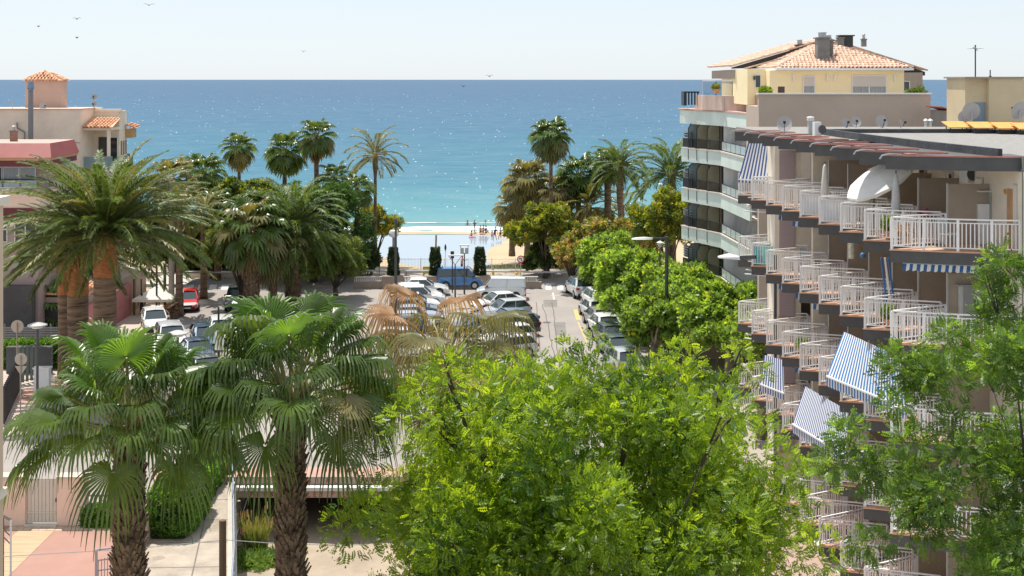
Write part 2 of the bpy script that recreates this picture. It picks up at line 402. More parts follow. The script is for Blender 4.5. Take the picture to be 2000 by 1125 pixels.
# sea
m = bpy.data.materials.new('sea_water'); m.use_nodes = True; n = m.node_tree.nodes; l = m.node_tree.links; b = n['Principled BSDF']
ge = n.new('ShaderNodeNewGeometry'); sp = n.new('ShaderNodeSeparateXYZ'); l.new(ge.outputs['Position'], sp.inputs[0])
lg = n.new('ShaderNodeMath'); lg.operation = 'LOGARITHM'; lg.inputs[1].default_value = 10; l.new(sp.outputs[1], lg.inputs[0])
mr = n.new('ShaderNodeMapRange'); mr.inputs[1].default_value = 2.2; mr.inputs[2].default_value = 4.2; l.new(lg.outputs[0], mr.inputs[0])
# bands of deeper and shallower water
mpb = n.new('ShaderNodeMapping'); mpb.inputs['Scale'].default_value = (.0025,.012,1); l.new(ge.outputs['Position'], mpb.inputs[0])
nb = n.new('ShaderNodeTexNoise'); nb.inputs['Scale'].default_value = 1; nb.inputs['Detail'].default_value = 6; l.new(mpb.outputs[0], nb.inputs['Vector'])
nbm = n.new('ShaderNodeMath'); nbm.operation = 'MULTIPLY_ADD'; nbm.inputs[1].default_value = .22; nbm.inputs[2].default_value = -.11; l.new(nb.outputs['Fac'], nbm.inputs[0])
ad = n.new('ShaderNodeMath'); ad.operation = 'ADD'; l.new(mr.outputs[0], ad.inputs[0]); l.new(nbm.outputs[0], ad.inputs[1])
cr = n.new('ShaderNodeValToRGB'); l.new(ad.outputs[0], cr.inputs[0]); e = cr.color_ramp.elements
e[0].position = 0.0; e[0].color = (.13,.28,.27,1); e[1].position = 1.0; e[1].color = (.045,.105,.185,1)
for p_, c_ in ((.035,(.080,.245,.28)),(.12,(.034,.160,.225)),(.25,(.032,.120,.20)),(.5,(.034,.10,.185))):
    q_ = e.new(p_); q_.color = (*c_,1)
l.new(cr.outputs[0], b.inputs['Base Color']); b.inputs['Roughness'].default_value = .6; b.inputs['Specular IOR Level'].default_value = 0
mp = n.new('ShaderNodeMapping'); mp.inputs['Scale'].default_value = (.35,.8,1); l.new(ge.outputs['Position'], mp.inputs[0])
t1 = n.new('ShaderNodeTexNoise'); t1.inputs['Scale'].default_value = .8; t1.inputs['Detail'].default_value = 8; t1.inputs['Roughness'].default_value = .75; l.new(mp.outputs[0], t1.inputs['Vector'])
bp = n.new('ShaderNodeBump'); bp.inputs['Strength'].default_value = .8; bp.inputs['Distance'].default_value = .38; l.new(t1.outputs['Fac'], bp.inputs['Height'])
l.new(bp.outputs[0], b.inputs['Normal'])
gl = n.new('ShaderNodeBsdfGlossy'); gl.inputs['Roughness'].default_value = .09; l.new(bp.outputs[0], gl.inputs['Normal'])
gl.inputs['Color'].default_value = (1,1,1,1)
mx = n.new('ShaderNodeMixShader')
mpr = n.new('ShaderNodeMapping'); mpr.inputs['Scale'].default_value = (.55,1,1); l.new(ge.outputs['Position'], mpr.inputs[0])
trp = n.new('ShaderNodeTexNoise'); trp.inputs['Scale'].default_value = .16; trp.inputs['Detail'].default_value = 12; trp.inputs['Roughness'].default_value = .85; l.new(mpr.outputs[0], trp.inputs['Vector'])
mrr = n.new('ShaderNodeMapRange'); mrr.inputs[1].default_value = .38; mrr.inputs[2].default_value = .66; mrr.inputs[3].default_value = .10; mrr.inputs[4].default_value = .33; l.new(trp.outputs['Fac'], mrr.inputs[0]); l.new(mrr.outputs[0], mx.inputs[0]); l.new(b.outputs[0], mx.inputs[1]); l.new(gl.outputs[0], mx.inputs[2]); l.new(mx.outputs[0], n['Material Output'].inputs[0])
mb = MB(); ysea = [164.9,400,2000,12000,70000]
mb.add([(sx*max(400,y*1.2), y, WZ+.02) for y in ysea for sx in (-1,1)], [(2*i,2*i+1,2*i+3,2*i+2) for i in range(4)])
mb.build('sea', m, None, 'structure')
# surf: a low breaking ridge and washed foam
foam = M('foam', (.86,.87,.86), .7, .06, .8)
def ragged(name, y0, y1, x0, x1, z, ridge=0, thr=.0, seed=0):
    xs_ = np.arange(x0, x1, .5); ny = 9; V = []; Q = []
    for j in range(ny):
        t = j/(ny-1)
        for x in xs_:
            wob = 2.6*mn.noise(Vector((x*.07,seed,0)))+.5*mn.noise(Vector((x*.3,seed+4,0)))
            V.append((x, y0+(y1-y0)*t+wob, z+ridge*sin(pi*t)*(0.6+.4*mn.noise(Vector((x*.15,seed+9,t))))))
    nx_ = len(xs_)
    for j in range(ny-1):
        for i in range(nx_-1):
            e_ = min(j, ny-2-j)/3.0
            if mn.noise(Vector((xs_[i]*.25, j*.9+seed*7, seed)))+mn.noise(Vector((xs_[i]*.05, seed*3, 1)))*.6 > thr-.5*e_:
                Q.append((j*nx_+i, j*nx_+i+1, (j+1)*nx_+i+1, (j+1)*nx_+i))
    return np_mesh(name, V, Q, [foam], kind='stuff', smooth=True)
ragged('foam', 166.8, 168.6, -60, 90, WZ+.05, .03, -.02, 1)
ragged('foam', 169.2, 173.2, -60, 90, WZ+.05, .25, -.25, 2)
ragged('foam', 177.5, 178.4, -60, 90, WZ+.05, .12, .62, 3)
V = []; Q = []      # white flecks standing in for sun glints, shaped and coloured as foam
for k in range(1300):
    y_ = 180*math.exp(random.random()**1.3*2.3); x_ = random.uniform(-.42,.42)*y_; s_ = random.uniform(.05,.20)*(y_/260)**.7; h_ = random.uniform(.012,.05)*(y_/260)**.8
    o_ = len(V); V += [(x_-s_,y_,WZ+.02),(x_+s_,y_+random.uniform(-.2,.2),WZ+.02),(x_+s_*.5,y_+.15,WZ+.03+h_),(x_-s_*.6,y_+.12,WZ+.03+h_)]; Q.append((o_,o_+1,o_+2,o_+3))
np_mesh('foam', V, Q, [foam], kind='stuff')  # sun glints as small geometry, sharing the surf's name and white
# ================================================================== PLANTS
def LM(name, col, col2=None, tr=.35, rough=.5, sc=3.0, var=.25): return M(name, col, rough, var, sc, trans=tr, col2=col2, spec=.6)
pho = LM('date_palm_leaf', (.062,.116,.024), (.105,.16,.042), .3, .52, 1.2)
pho_y = LM('date_palm_leaf_olive', (.115,.14,.04), (.17,.175,.06), .28, .5, 1.2)
was = LM('fan_palm_leaf', (.058,.105,.020), (.095,.155,.032), .36, .33, 1.0)
was_b = LM('fan_palm_leaf_bright', (.075,.16,.032), (.12,.22,.05), .48, .32, 1.0)
was_o = LM('fan_palm_leaf_olive', (.13,.145,.045), (.2,.18,.07), .32, .4, 1.0)
dry = LM('dry_palm_leaf', (.22,.13,.065), (.35,.225,.125), .3, .7, 2)
rach = M('palm_rachis', (.25,.25,.09), .5, .2, 3)
rach_o = M('palm_leaf_stalk_orange', (.42,.22,.06), .5, .2, 3)
bark_r = M('date_palm_bark', (.115,.075,.05), .95, .45, 1.6, .9, stretch=(.5,.5,5), col2=(.20,.135,.09), bscale=4)
bark_o = M('date_palm_bark_orange', (.36,.14,.05), .9, .35, 3, .9, stretch=(1,1,2.5), bscale=7)
bark_w = M('fan_palm_bark', (.12,.075,.045), .95, .5, 4, .9, col2=(.22,.15,.095))
bark_t = M('tree_bark', (.10,.078,.055), .95, .35, 3, .6, stretch=(1,1,.3))
bark_p = M('plane_bark', (.24,.20,.14), .9, .4, 3, .4)

def frond_curve(L, e0, dr, pw, k):
    p = Vector((0,0,0)); out = []; 
    for i in range(k+1):
        s = i/k; e = R(e0-dr*s**pw); T = Vector((cos(e),0,sin(e))); out.append((p.copy(), T)); p = p+T*(L/k)
    return out
def phoenix_mesh(L, e0, dr, pairs, ll, lw, mats, seed, pw=1.4):
    rnd = random.Random(seed); cu = frond_curve(L, e0, dr, pw, 14)
    mb = MB(); mb.tube([c[0] for c in cu], [.022*L/4*(1-.8*i/14)+.006 for i in range(15)], 4, 1)
    for k in range(pairs):
        s = .10+.9*k/(pairs-1); f = s*14; i = min(13, int(f)); a = f-i
        p = cu[i][0].lerp(cu[i+1][0], a); T = cu[i][1].lerp(cu[i+1][1], a).normalized()
        Nn = Vector((-T.z,0,T.x)); l_ = ll*(.45+.75*sin(pi*min(1, s*.82+.12)))*rnd.uniform(.85,1.1)
        for sd_ in (-1,1):
            sw = R(rnd.uniform(48,62)-22*s); up = rnd.uniform(.15,.65)
            d = (T*cos(sw)+Vector((0,sd_,0))*sin(sw)+Nn*up*.6).normalized()
            mid = p+d*l_*.5; tip = p+d*l_+Vector((0,0,-l_*rnd.uniform(.12,.35)))
            wv = d.cross(Vector((0,sd_*.4,1))).normalized()*lw*rnd.uniform(.8,1.2)
            mb.add([p, mid-wv, tip, mid+wv], [(0,1,2,3)], 0)
    me = mb.build('frond_mesh', mats, link=False).data
    return me
def fan_mesh(pl, Rr, e0, dr, n, drp, mats, seed, span=150, fw=1.0, wind=0.0):
    rnd = random.Random(seed); cu = frond_curve(pl, e0, dr, 1.3, 6); mb = MB()
    mb.tube([c[0] for c in cu], [.028-.010*i/6 for i in range(7)], 4, 1)
    hub, T = cu[-1]; Nn = Vector((-T.z,0,T.x)); Y = Vector((0,1,0))
    rows = (.04,.3,.52,.72,.88,1.0); da = R(2*span/(n-1)); fold = rnd.uniform(.1,.45)
    for k in range(n):
        a = R(-span+2*span*k/(n-1)); ln = Rr*(.80+.22*cos(a*.8))*rnd.uniform(.93,1.04)
        d = (T*cos(a)+Y*sin(a)+Nn*(fold*abs(sin(a))-.10)).normalized(); lat = (Y*cos(a)-T*sin(a)).normalized()
        tw = rnd.uniform(.7,1.3)*drp; dx = rnd.uniform(-.05,.05)
        vs_ = []
        for r in rows:
            q = max(0, r-.42)/.58
            p = hub+d*ln*(r-.22*q*q*min(1, drp))+Vector((0,0,-1))*ln*.62*tw*q**1.5+Vector((wind*ln*q*q*.3,dx*ln*q,0))
            h = ln*r*da*.5 if r < .5 else ln*.5*da*.5*max(0,1-q)**.7*fw
            h = max(h, .004)
            vs_ += [p-lat*h, p+Nn*h*.9, p+lat*h]
        o = len(mb.v); mb.v += [tuple(v) for v in vs_]
        for i in range(len(rows)-1):
            for j in (0,1): b_ = o+i*3+j; mb.f.append((b_,b_+1,b_+4,b_+3)); mb.m.append(0)
    return mb.build('fan_mesh', mats, link=False).data
def place(me, parent, loc, rot, sc, name='frond'):
    o = bpy.data.objects.new(name, me); C.objects.link(o); o.parent = parent
    o.location = loc; o.rotation_euler = rot; o.scale = (sc,)*3; return o
E7 = (84,66,48,28,8,-14,-38)
def cls(mk): return [mk(e, i) for i, e in enumerate(E7)]
PH_NEAR = cls(lambda e,i: phoenix_mesh(5.2, e, 58 if e > 0 else 40, 92, .56, .034, [pho, rach], i, 1.5))
PH_NEAR2 = cls(lambda e,i: phoenix_mesh(5.2, e, 52 if e > 0 else 36, 88, .54, .034, [pho_y, rach], i+40, 1.5))
PH_FAR = cls(lambda e,i: phoenix_mesh(3.6, e, 85 if e > 0 else 48, 52, .52, .046, [pho, rach], i+20, 1.5))
PH_FARY = cls(lambda e,i: phoenix_mesh(3.6, e, 80 if e > 0 else 45, 52, .54, .046, [pho_y, rach_o], i+30, 1.5))
W_FAR = cls(lambda e,i: fan_mesh(1.0, .95, e, 30, 20, .55, [was, rach], i+50, fw=1.5))
W_FARY = cls(lambda e,i: fan_mesh(1.0, .95, e, 30, 20, .6, [was_o, rach], i+60, fw=1.5))
W_DRYF = cls(lambda e,i: fan_mesh(.8, .9, e-20, 50, 16, .9, [dry, rach_o], i+70, fw=1.5))

def crown(root, z, classes, n, sc, emax=85, emin=-40, r0=.15, seed=0, tilt=(0,0), pw=.85, az0=0):
    rnd = random.Random(seed)
    for i in range(n):
        t = (i/(n-1))**pw; e = emax+(emin-emax)*t; ci = min(range(7), key=lambda k: abs(E7[k]-e+rnd.uniform(-8,8)))
        c = classes(t, rnd) if callable(classes) else classes
        az = R(i*137.508+az0+rnd.uniform(-9,9))
        place(c[ci], root, (cos(az)*r0+tilt[0]*z, sin(az)*r0+tilt[1]*z, z+rnd.uniform(-.15,.1)-.35*t*sc), (rnd.uniform(-.15,.15), R((E7[ci]-e)*.6), az), sc*rnd.uniform(.86,1.08))
def trunk(root, h, r0, r1, m, lean=(0,0), n=12, bulge=None, name='trunk', rings=0):
    k = 14; pts = []; rd = []
    for i in range(k+1):
        t = i/k; pts.append((lean[0]*h*t*t, lean[1]*h*t*t, h*t)); r = r0+(r1-r0)*t+(.25*r0*(1-t)**8)
        if bulge and t > bulge[0]: r *= 1+bulge[1]*sin(pi*min(1, (t-bulge[0])/(1-bulge[0])))
        rd.append(r*random.uniform(.97,1.03))
    mb = MB(); mb.tube(pts, rd, n, 0)
    return mb.build(name, m, root, smooth=True, local=True)
def boots(root, z0, z1, r, m, lean=(0,0), h=1.0, size=.14, dens=14, out=.5, name='leaf_base', seed=0, axis=None):
    """cut leaf stubs standing in spirals round a palm trunk"""
    rnd = random.Random(seed); mb = MB(); nrow = int((z1-z0)/(size*.62)); 
    for j in range(nrow):
        z = z0+(z1-z0)*j/nrow
        for k in range(dens):
            a = 2*pi*(k+.5*(j%2))/dens+rnd.uniform(-.12,.12); rr = r(z) if callable(r) else r
            ax = axis(z) if axis else (0,0)
            c = Vector((ax[0]+cos(a)*rr*.93, ax[1]+sin(a)*rr*.93, z)); o_ = Vector((cos(a),sin(a),0)); s_ = Vector((-sin(a),cos(a),0))
            L = size*rnd.uniform(.8,1.5); w_ = size*.42*rnd.uniform(.7,1.2); of = out*rnd.uniform(.5,1.3)
            tip = c+o_*L*of+Vector((0,0,L))+s_*rnd.uniform(-.3,.3)*w_
            mb.add([c-s_*w_, c+s_*w_, tip+s_*w_*.45, tip-s_*w_*.45, c+o_*.05+Vector((0,0,-.03)), tip+o_*.03],
                   [(0,1,4),(1,2,5,4),(3,0,4,5),(2,3,5),(0,3,2,1)], 0)
    return mb.build(name, m, root, kind='stuff', local=True)

def palm(name, label, cat, base, h, classes, n, sc, r=.22, m=bark_w, group=None, emax=85, emin=-40, lean=(0,0), bulge=None, seed=0, dryskirt=0, pw=.85, rim=None):
    root = thing(name, label, cat, base, 0, group)
    trunk(root, h, r, r*.85, m, lean, 10, bulge)
    rnd = random.Random(seed)
    off = Vector((lean[0]*h, lean[1]*h, 0))
    sub = crown(root, h, classes, n, sc, emax, emin, r*.6, seed, (lean[0], lean[1]), pw)
    for i in range(dryskirt):
        az = R(i*137.5); ci = rnd.choice((5,6)); place(W_DRYF[ci], root, (off.x+cos(az)*r, off.y+sin(az)*r, h-.5-rnd.random()*.5), (0, R(rnd.uniform(10,35)), az), sc*rnd.uniform(.7,1.0), 'dry_frond')
    return root

# ---- the three thick date palms on the left street
def big_date(base, h, rad, label, seed, n, ori, scl=1.0):
    root = thing('date_palm', label, 'palm tree', base, 0, 'thick-trunked date palms on the left street')
    lean = ori
    trunk(root, h-1.6, rad*.92, rad, bark_r, lean, 22)
    lx, ly = lean[0]*(h-1.6), lean[1]*(h-1.6)
    mb = MB(); mb.tube([(lx,ly,h-2.6),(lx,ly,h-2.0),(lx,ly,h-1.3),(lx,ly,h-.7),(lx,ly,h-.2)], [rad*1.015,rad*1.04,rad*1.0,rad*.86,rad*.6], 22)
    mb.build('trunk_top', bark_o, root, smooth=True, local=True)
    boots(root, h-1.35, h-.15, rad*.86, M('cut_leaf_base', (.42,.2,.08), .85, .5, 9, .4), size=.24, dens=13, out=.35, seed=seed, axis=lambda z:(lx,ly))
    rnd = random.Random(seed)
    for i in range(n):
        t = (i/(n-1))**.95; e = 76-84*t; ci = min(range(7), key=lambda k: abs(E7[k]-e+rnd.uniform(-8,8)))
        az = R(i*137.508+seed*40+rnd.uniform(-8,8))
        place((PH_NEAR2 if rnd.random() < .25 else PH_NEAR)[ci], root, (lx+cos(az)*.3, ly+sin(az)*.3, h-.1-.35*t), (rnd.uniform(-.2,.2), R((E7[ci]-e)*.6), az), scl*rnd.uniform(.88,1.06))
    return root
b = P(205,450,72); big_date((b.x,b.y,0), b.z, .64, 'thick date palm with huge full crown, front one of three trunks', 1, 135, (0,0), 1.14)
b = P(152,490,75.5); big_date((b.x,b.y,0), b.z, .60, 'thick date palm trunk in the middle between its two neighbours', 2, 50, (0,0), .9)
b = P(128,492,79); big_date((b.x,b.y,0), b.z, .46, 'slimmer date palm mostly hidden behind the middle trunk', 3, 36, (0,0), .8)

# ---- three fan palms close to the camera
W_N = {}
def wn(key, mk): W_N[key] = cls(mk)
wn('a', lambda e,i: fan_mesh(1.5, .95, e, 30 if e > 20 else 44, 40, 1.0, [was, rach], i+100, 150))
wn('b', lambda e,i: fan_mesh(1.4, 1.0, e, 16, 40, .5, [was_b, rach], i+120, 140))
wn('c', lambda e,i: fan_mesh(1.45, .95, e, 40, 40, 1.15, [was, rach], i+140, 155))
wn('d', lambda e,i: fan_mesh(1.55, 1.1, e, 46, 34, 1.6, [dry, rach_o], i+160, 95, .95))
wn('o', lambda e,i: fan_mesh(1.5, 1.05, e, 52, 36, 1.6, [was_o, rach], i+180, 120, .7))
def near_fan(center, label, n, seed, r=.31, mix=None, sc=1.0, emax=82, emin=-34, boot=True, fr=1.0):
    root = thing('fan_palm', label, 'palm tree', (center.x,center.y,0), 0, None); h = center.z
    rnd = random.Random(seed)
    trunk(root, h, r*1.05, r*.72, bark_w, (0,0), 14)
    if boot: boots(root, max(4, h-7.5), h-.1, lambda z: r*(1.05-.33*z/h), bark_w, size=.17, dens=13, out=.55, seed=seed)
    mb = MB()     # brown fibre and cut stubs under the crown
    for k in range(60):
        a = rnd.uniform(0,2*pi); z = h-rnd.uniform(-.15,.7); L = rnd.uniform(.25,.6)
        mb.beam((cos(a)*r*.6,sin(a)*r*.6,z), (cos(a)*(r*.6+L*.5),sin(a)*(r*.6+L*.5),z+L*.75), .05, .02)
    mb.build('leaf_stub', M('cut_stalk', (.25,.16,.07), .8, .4, 8), root, kind='stuff', local=True)
    for i in range(n):
        t = (i/(n-1))**.85; e = emax+(emin-emax)*t; ci = min(range(7), key=lambda k: abs(E7[k]-e+rnd.uniform(-8,8)))
        key = mix(t, rnd); az = R(i*137.508+seed*31+rnd.uniform(-10,10))
        place(W_N[key][ci], root, (cos(az)*r*.4,sin(az)*r*.4,h-.25*t), (rnd.uniform(-.25,.25), R((E7[ci]-e)*.7), az), sc*rnd.uniform(.85,1.1), 'dry_frond' if key == 'd' else 'frond')
    # hanging seed stalks
    mb = MB()
    for k in range(5):
        a = rnd.uniform(0,2*pi); q = [(cos(a)*d, sin(a)*d, h+zz) for d, zz in ((.1,.1),(.6,.75),(1.2,.6),(1.6,-.1),(1.75,-.7))]
        mb.tube(q, [.018,.015,.012,.009,.005], 4)
    mb.build('seed_stalk', M('seed_stalk_tan', (.42,.33,.2), .7, .2, 5), root, local=True)
    return root
mixn = lambda t, r: ('b' if r.random() < .65 else 'a') if t < .35 else (('a' if r.random() < .55 else 'c') if r.random() < .96 else 'o')
near_fan(P(252,838,25), 'fan palm with rough trunk nearest the pink gate wall', 46, 1, .30, mixn, 1.06, 86, 6)
near_fan(P(568,778,25.5), 'tall fan palm in front of the graffiti underpass, full green crown', 50, 2, .29, mixn, 1.09, 88, 4)
def mixd(t, r):
    if t < .4: return 'd' if r.random() < .36 else 'o'
    return 'c' if r.random() < .4 else ('o' if r.random() < .8 else 'd')
near_fan(P(868,712,33), 'battered fan palm with brown dried fronds before the car park', 30, 5, .28, mixd, 1.25, 76, -10)

# small young palm tips poking in at the bottom
yp = thing('young_palm', 'tips of a young palm beside the concrete path at the bottom edge', 'palm tree', (P(350,1160,30).x, 30, 5.6))
mb = MB(); mb.tube([(0,0,-5.6),(0,0,.1)], [.16,.12], 8); mb.build('trunk', bark_w, yp, local=True)
for i in range(12): place(PH_NEAR[1+i%4], yp, (0,0,0), (random.uniform(-.2,.2), random.uniform(-.1,.2), R(i*137.5)), .24)

# ---- far palms by the beach and in the park
PL = 'palms along the beach'
def fp(px, py, Y, kind, n, sc, label, r=.2, z0=0, **k):
    c = P(px, py, Y); cl = {'w': W_FAR, 'wy': W_FARY, 'p': PH_FAR, 'py': PH_FARY}[kind] if isinstance(kind, str) else kind
    nm = 'fan_palm' if kind in ('w','wy') or callable(kind) else 'date_palm'
    return palm(nm, label, 'palm tree', (c.x, Y, z0), c.z-z0, cl, n, sc, r, k.pop('m', bark_w if nm == 'fan_palm' else bark_r), PL, seed=int(px), **k)
mixw = lambda t, r: W_FARY if (t > .6 and r.random() < .6) else W_FAR
fp(467,285,128,mixw,34,1.12,'slender fan palm standing alone against the sea, second crown from the left building', .19, emin=-55, dryskirt=14)
fp(556,292,127,'w',40,1.28,'broad leafy fan palm just left of the tallest crown over the dark round tree', .25, emin=-60)
fp(618,262,125,mixw,36,1.2,'tallest fan palm crown rising above the dark round tree', .26, emin=-50, dryskirt=10)
fp(733,298,126,PH_FARY,26,.95,'lone date palm with slim bare trunk and swollen neck left of the lagoon', .17, m=bark_r, bulge=(.80,.75), emin=-28, lean=(0,0))
fp(655,345,123,'w',30,1.1,'low fan palm crown peeking over the dark round tree on its sea side', .22, emin=-50)
fp(697,365,122,'w',34,1.05,'fan palm crown between the dark round tree and the lone date palm', .24, emin=-60)
fp(335,345,112,'wy',38,1.35,'olive fan palm behind the grey concrete pole', .28, emin=-60)
fp(398,335,124,'w',40,1.45,'dense dark fan palm next to the olive one left of the slender palm', .3, emin=-65)
fp(425,395,118,'w',34,1.1,'short fan palm below the slender lone palm', .28, emin=-60)
fp(398,410,108,'py',30,.8,'low date palm with orange leaf stalks in the left park', .3)
fp(350,400,100,'py',34,.8,'shaggy date palm behind the right tips of the huge crown', .3)
# park palms in front of the round tree
hp = fp(572,440,104,PH_FAR,72,1.42,'huge spreading date palm in the park before the dark round tree', .5, m=bark_w, emin=-35); boots(hp, .2, hp.children[0].dimensions.z-.4, .53, bark_w, size=.3, dens=16, seed=77)
c = fp(492,440,100,lambda t, r: W_DRYF if (t > .5 and r.random() < .15) else (W_FARY if r.random() < .35 else W_FAR),46,1.75,'shaggy fan palm with hanging dead leaves beside the huge park date palm', .5, emin=-62, dryskirt=16); boots(c, .2, 5.6, .53, bark_w, size=.3, dens=16, seed=78)
fp(533,470,102,'wy',44,1.5,'fan palm squeezed between the shaggy palm and the huge park date palm', .36, emin=-75)
for px, Y, h, r_, lab in ((478,101,4.2,.42,'flaring rough palm stump at the left of the park palms'),):
    pass
# pruned trunks with lattice of boots under those crowns
mb = MB()
# right-hand beach group
fp(1076,262,126,mixw,54,1.28,'tallest fan palm of the right beach group, round crown on slender trunk', .2, emin=-70, dryskirt=16)
fp(1030,350,132,'wy',50,1.7,'bushy fan palm at the left end of the right beach group', .3, emin=-70, dryskirt=8)
fp(1000,400,134,'wy',30,1.2,'low fan palm at the lagoon side of the right beach group', .3, emin=-70)
fp(1090,372,130,'wy',40,1.35,'fan palm right behind the tallest slender trunk', .3, emin=-65)
fp(1130,338,130,'w',44,1.5,'fan palm in the middle of the right beach group', .3, emin=-60)
fp(1150,400,128,PH_FARY,34,1.0,'low date palm with orange stalks in the right beach group', .35)
fp(1187,318,128,'w',34,1.2,'fan palm close behind the date palms with a shaggy trunk', .38, m=bark_r, emin=-50)
fp(1211,322,125,PH_FAR,40,1.0,'date palm with swollen neck at the right end of the beach group', .2, m=bark_r, bulge=(.5,.9), emin=-30)
fp(1215,400,134,'py',20,.8,'small date palm behind the swollen-neck palm', .25)
fp(1312,335,112,PH_FAR,44,1.18,'date palm half hidden behind the pale green balconies', .4, emin=-25)
fp(92,590,92,W_FAR,34,1.35,'small fan palm with brown trunk by the slatted grey fence', .32, m=bark_r, emin=-60)

# ---- broadleaf trees
def rot_to(d, rnd):
    """random frames whose x axis is d (N,3)"""
    d = d/np.linalg.norm(d, axis=1, keepdims=True); r = rnd.normal(size=d.shape); s_ = np.cross(d, r); s_ /= np.linalg.norm(s_, axis=1, keepdims=True)+1e-9
    return np.stack([d, s_, np.cross(d, s_)], axis=2)      # columns
def scatter(tmpl, pos, frames, scale):
    """tmpl (q,4,3) quads -> vertices, faces"""
    q = tmpl.shape[0]; v = np.einsum('nij,qkj->nqki', frames, tmpl)*scale[:,None,None,None]+pos[:,None,None,:]
    n = len(pos)*q; return v.reshape(-1,3), np.arange(n*4).reshape(-1,4)
def compound(pairs=5, L=1.0, ll=.30, lw=.19):
    q = []
    for k in range(pairs):
        x = .12+.88*k/pairs; z = -.25*x*x; l_ = ll*(.8+.4*sin(pi*k/pairs))
        for s_ in (-1,1): q.append([(x,0,z),(x+.05+l_*.15,s_*l_*.5-s_*lw*.0,z+.01),(x+.08,s_*l_,z-.05),(x-lw*.6,s_*l_*.5,z+.01)])
    q.append([(1,0,-.25),(1+ll*.5,lw*.5,-.3),(1+ll,0,-.35),(1+ll*.5,-lw*.5,-.3)])
    return np.array(q)*L
def tuft(n=7, seed=0, w_=.3, L=.55):
    rnd = random.Random(seed); q = []
    for k in range(n):
        d = Vector((rnd.uniform(-.2,1), rnd.uniform(-1,1), rnd.uniform(-1,1))).normalized(); p = Vector((rnd.uniform(-.3,.4),rnd.uniform(-.4,.4),rnd.uniform(-.4,.4)))
        s_ = d.cross(Vector((rnd.uniform(-1,1),rnd.uniform(-1,1),rnd.uniform(-1,1)))).normalized()*w_*L; e = p+d*L; mid = (p+e)/2
        up = d.cross(s_).normalized()*.04
        q.append([tuple(p), tuple(mid+s_+up), tuple(e), tuple(mid-s_+up)])
    return np.array(q)
COMP = compound(); TUFT = tuft(8, 1, .34, .6); NEEDLE = tuft(10, 2, .12, .9)
def leafy(name, label, cat, base, blobs, nleaf, size, mats, tmpl, rad=.22, bark=bark_t, group=None, seed=0, mixf=None, limbs=14, hollow=.55, upb=.35, droop=0.0, fork=.4, extra=None):
    rnd = np.random.RandomState(seed); base = Vector(base); root = thing(name, label, cat, base, 0, group)
    B = np.array(blobs, float); wts = B[:,3]**2; wts /= wts.sum(); ci = rnd.choice(len(B), nleaf, p=wts)
    d = rnd.normal(size=(nleaf,3)); d[:,2] += upb; d /= np.linalg.norm(d, axis=1, keepdims=True)
    rr = hollow+(1.05-hollow)*rnd.rand(nleaf)**.6
    sq = B[:,4] if B.shape[1] > 4 else np.ones(len(B))
    pos = B[ci,:3]+d*(B[ci,3]*rr)[:,None]*np.stack([np.ones(nleaf),np.ones(nleaf),sq[ci]],1)
    ax = d*.9+rnd.normal(size=d.shape)*.55; ax[:,2] -= droop
    fr = rot_to(ax, rnd); sc_ = size*rnd.uniform(.7,1.25,nleaf)
    v, f = scatter(tmpl, pos, fr, sc_)
    v -= np.array(base)[None,:]
    q = tmpl.shape[0]; mi = np.repeat((mixf(pos, d, rnd, ci) if mixf else rnd.choice(len(mats), nleaf)), q)
    np_mesh('crown', v, f, mats, mi, root, 'stuff')
    mb = MB(); cz = B[:,2].min(); c = Vector(B[:,:3].mean(0)); fk = base.lerp(Vector((c.x,c.y,base.z)), .3); fz = base.z+(cz-base.z)*(fork if fork else .4)
    fork_p = Vector((fk.x, fk.y, fz)); mb.tube([base, base.lerp(fork_p,.5)+Vector((.05,0,0)), fork_p], [rad*1.25, rad, rad*.85], 10)
    idx = rnd.choice(len(B), min(limbs, len(B)), replace=False)
    for k in idx:
        t_ = Vector(B[k,:3]); m1 = fork_p.lerp(t_,.4)+Vector((rnd.uniform(-.3,.3),rnd.uniform(-.3,.3),.25*(t_-fork_p).length*.5)); m2 = fork_p.lerp(t_,.75)+Vector((rnd.uniform(-.2,.2),rnd.uniform(-.2,.2),.1))
        mb.tube([fork_p-Vector((0,0,.1)), m1, m2, m2.lerp(t_,.7)], [rad*.42, rad*.2, rad*.09, rad*.03], 6)
        for u in range(3):
            dd = Vector(rnd.normal(size=3)).normalized()*B[k,3]; mb.tube([m2.lerp(t_, .5), t_.lerp(t_+dd,.5)+Vector((0,0,.05)), t_+dd*.95], [rad*.12,rad*.07,rad*.03], 4)
    mb.build('trunk', bark, root, smooth=True)
    if extra is not None: extra(root, B, rnd)
    return root
def dome(c, rx, ry, rz, n, r0, r1, seed, zmin=-.6, flat=1.0, shell=.72):
    rnd = random.Random(seed); out = []
    while len(out) < n:
        d = Vector((rnd.gauss(0,1),rnd.gauss(0,1),rnd.gauss(0,1))).normalized()
        if d.z < zmin: continue
        k = shell+(1-shell)*rnd.random() if rnd.random() < .75 else rnd.uniform(.3,.7)
        out.append((c[0]+d.x*rx*k, c[1]+d.y*ry*k, c[2]+d.z*rz*k, rnd.uniform(r0,r1), flat))
    return out
loc_a = LM('locust_leaf', (.115,.20,.016), (.175,.275,.028), .55, .42, .6)
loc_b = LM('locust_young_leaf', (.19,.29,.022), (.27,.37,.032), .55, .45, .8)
loc_c = LM('locust_deep_leaf', (.035,.095,.014), (.06,.13,.02), .42, .42, .8)
c = P(1150,985,26.5)
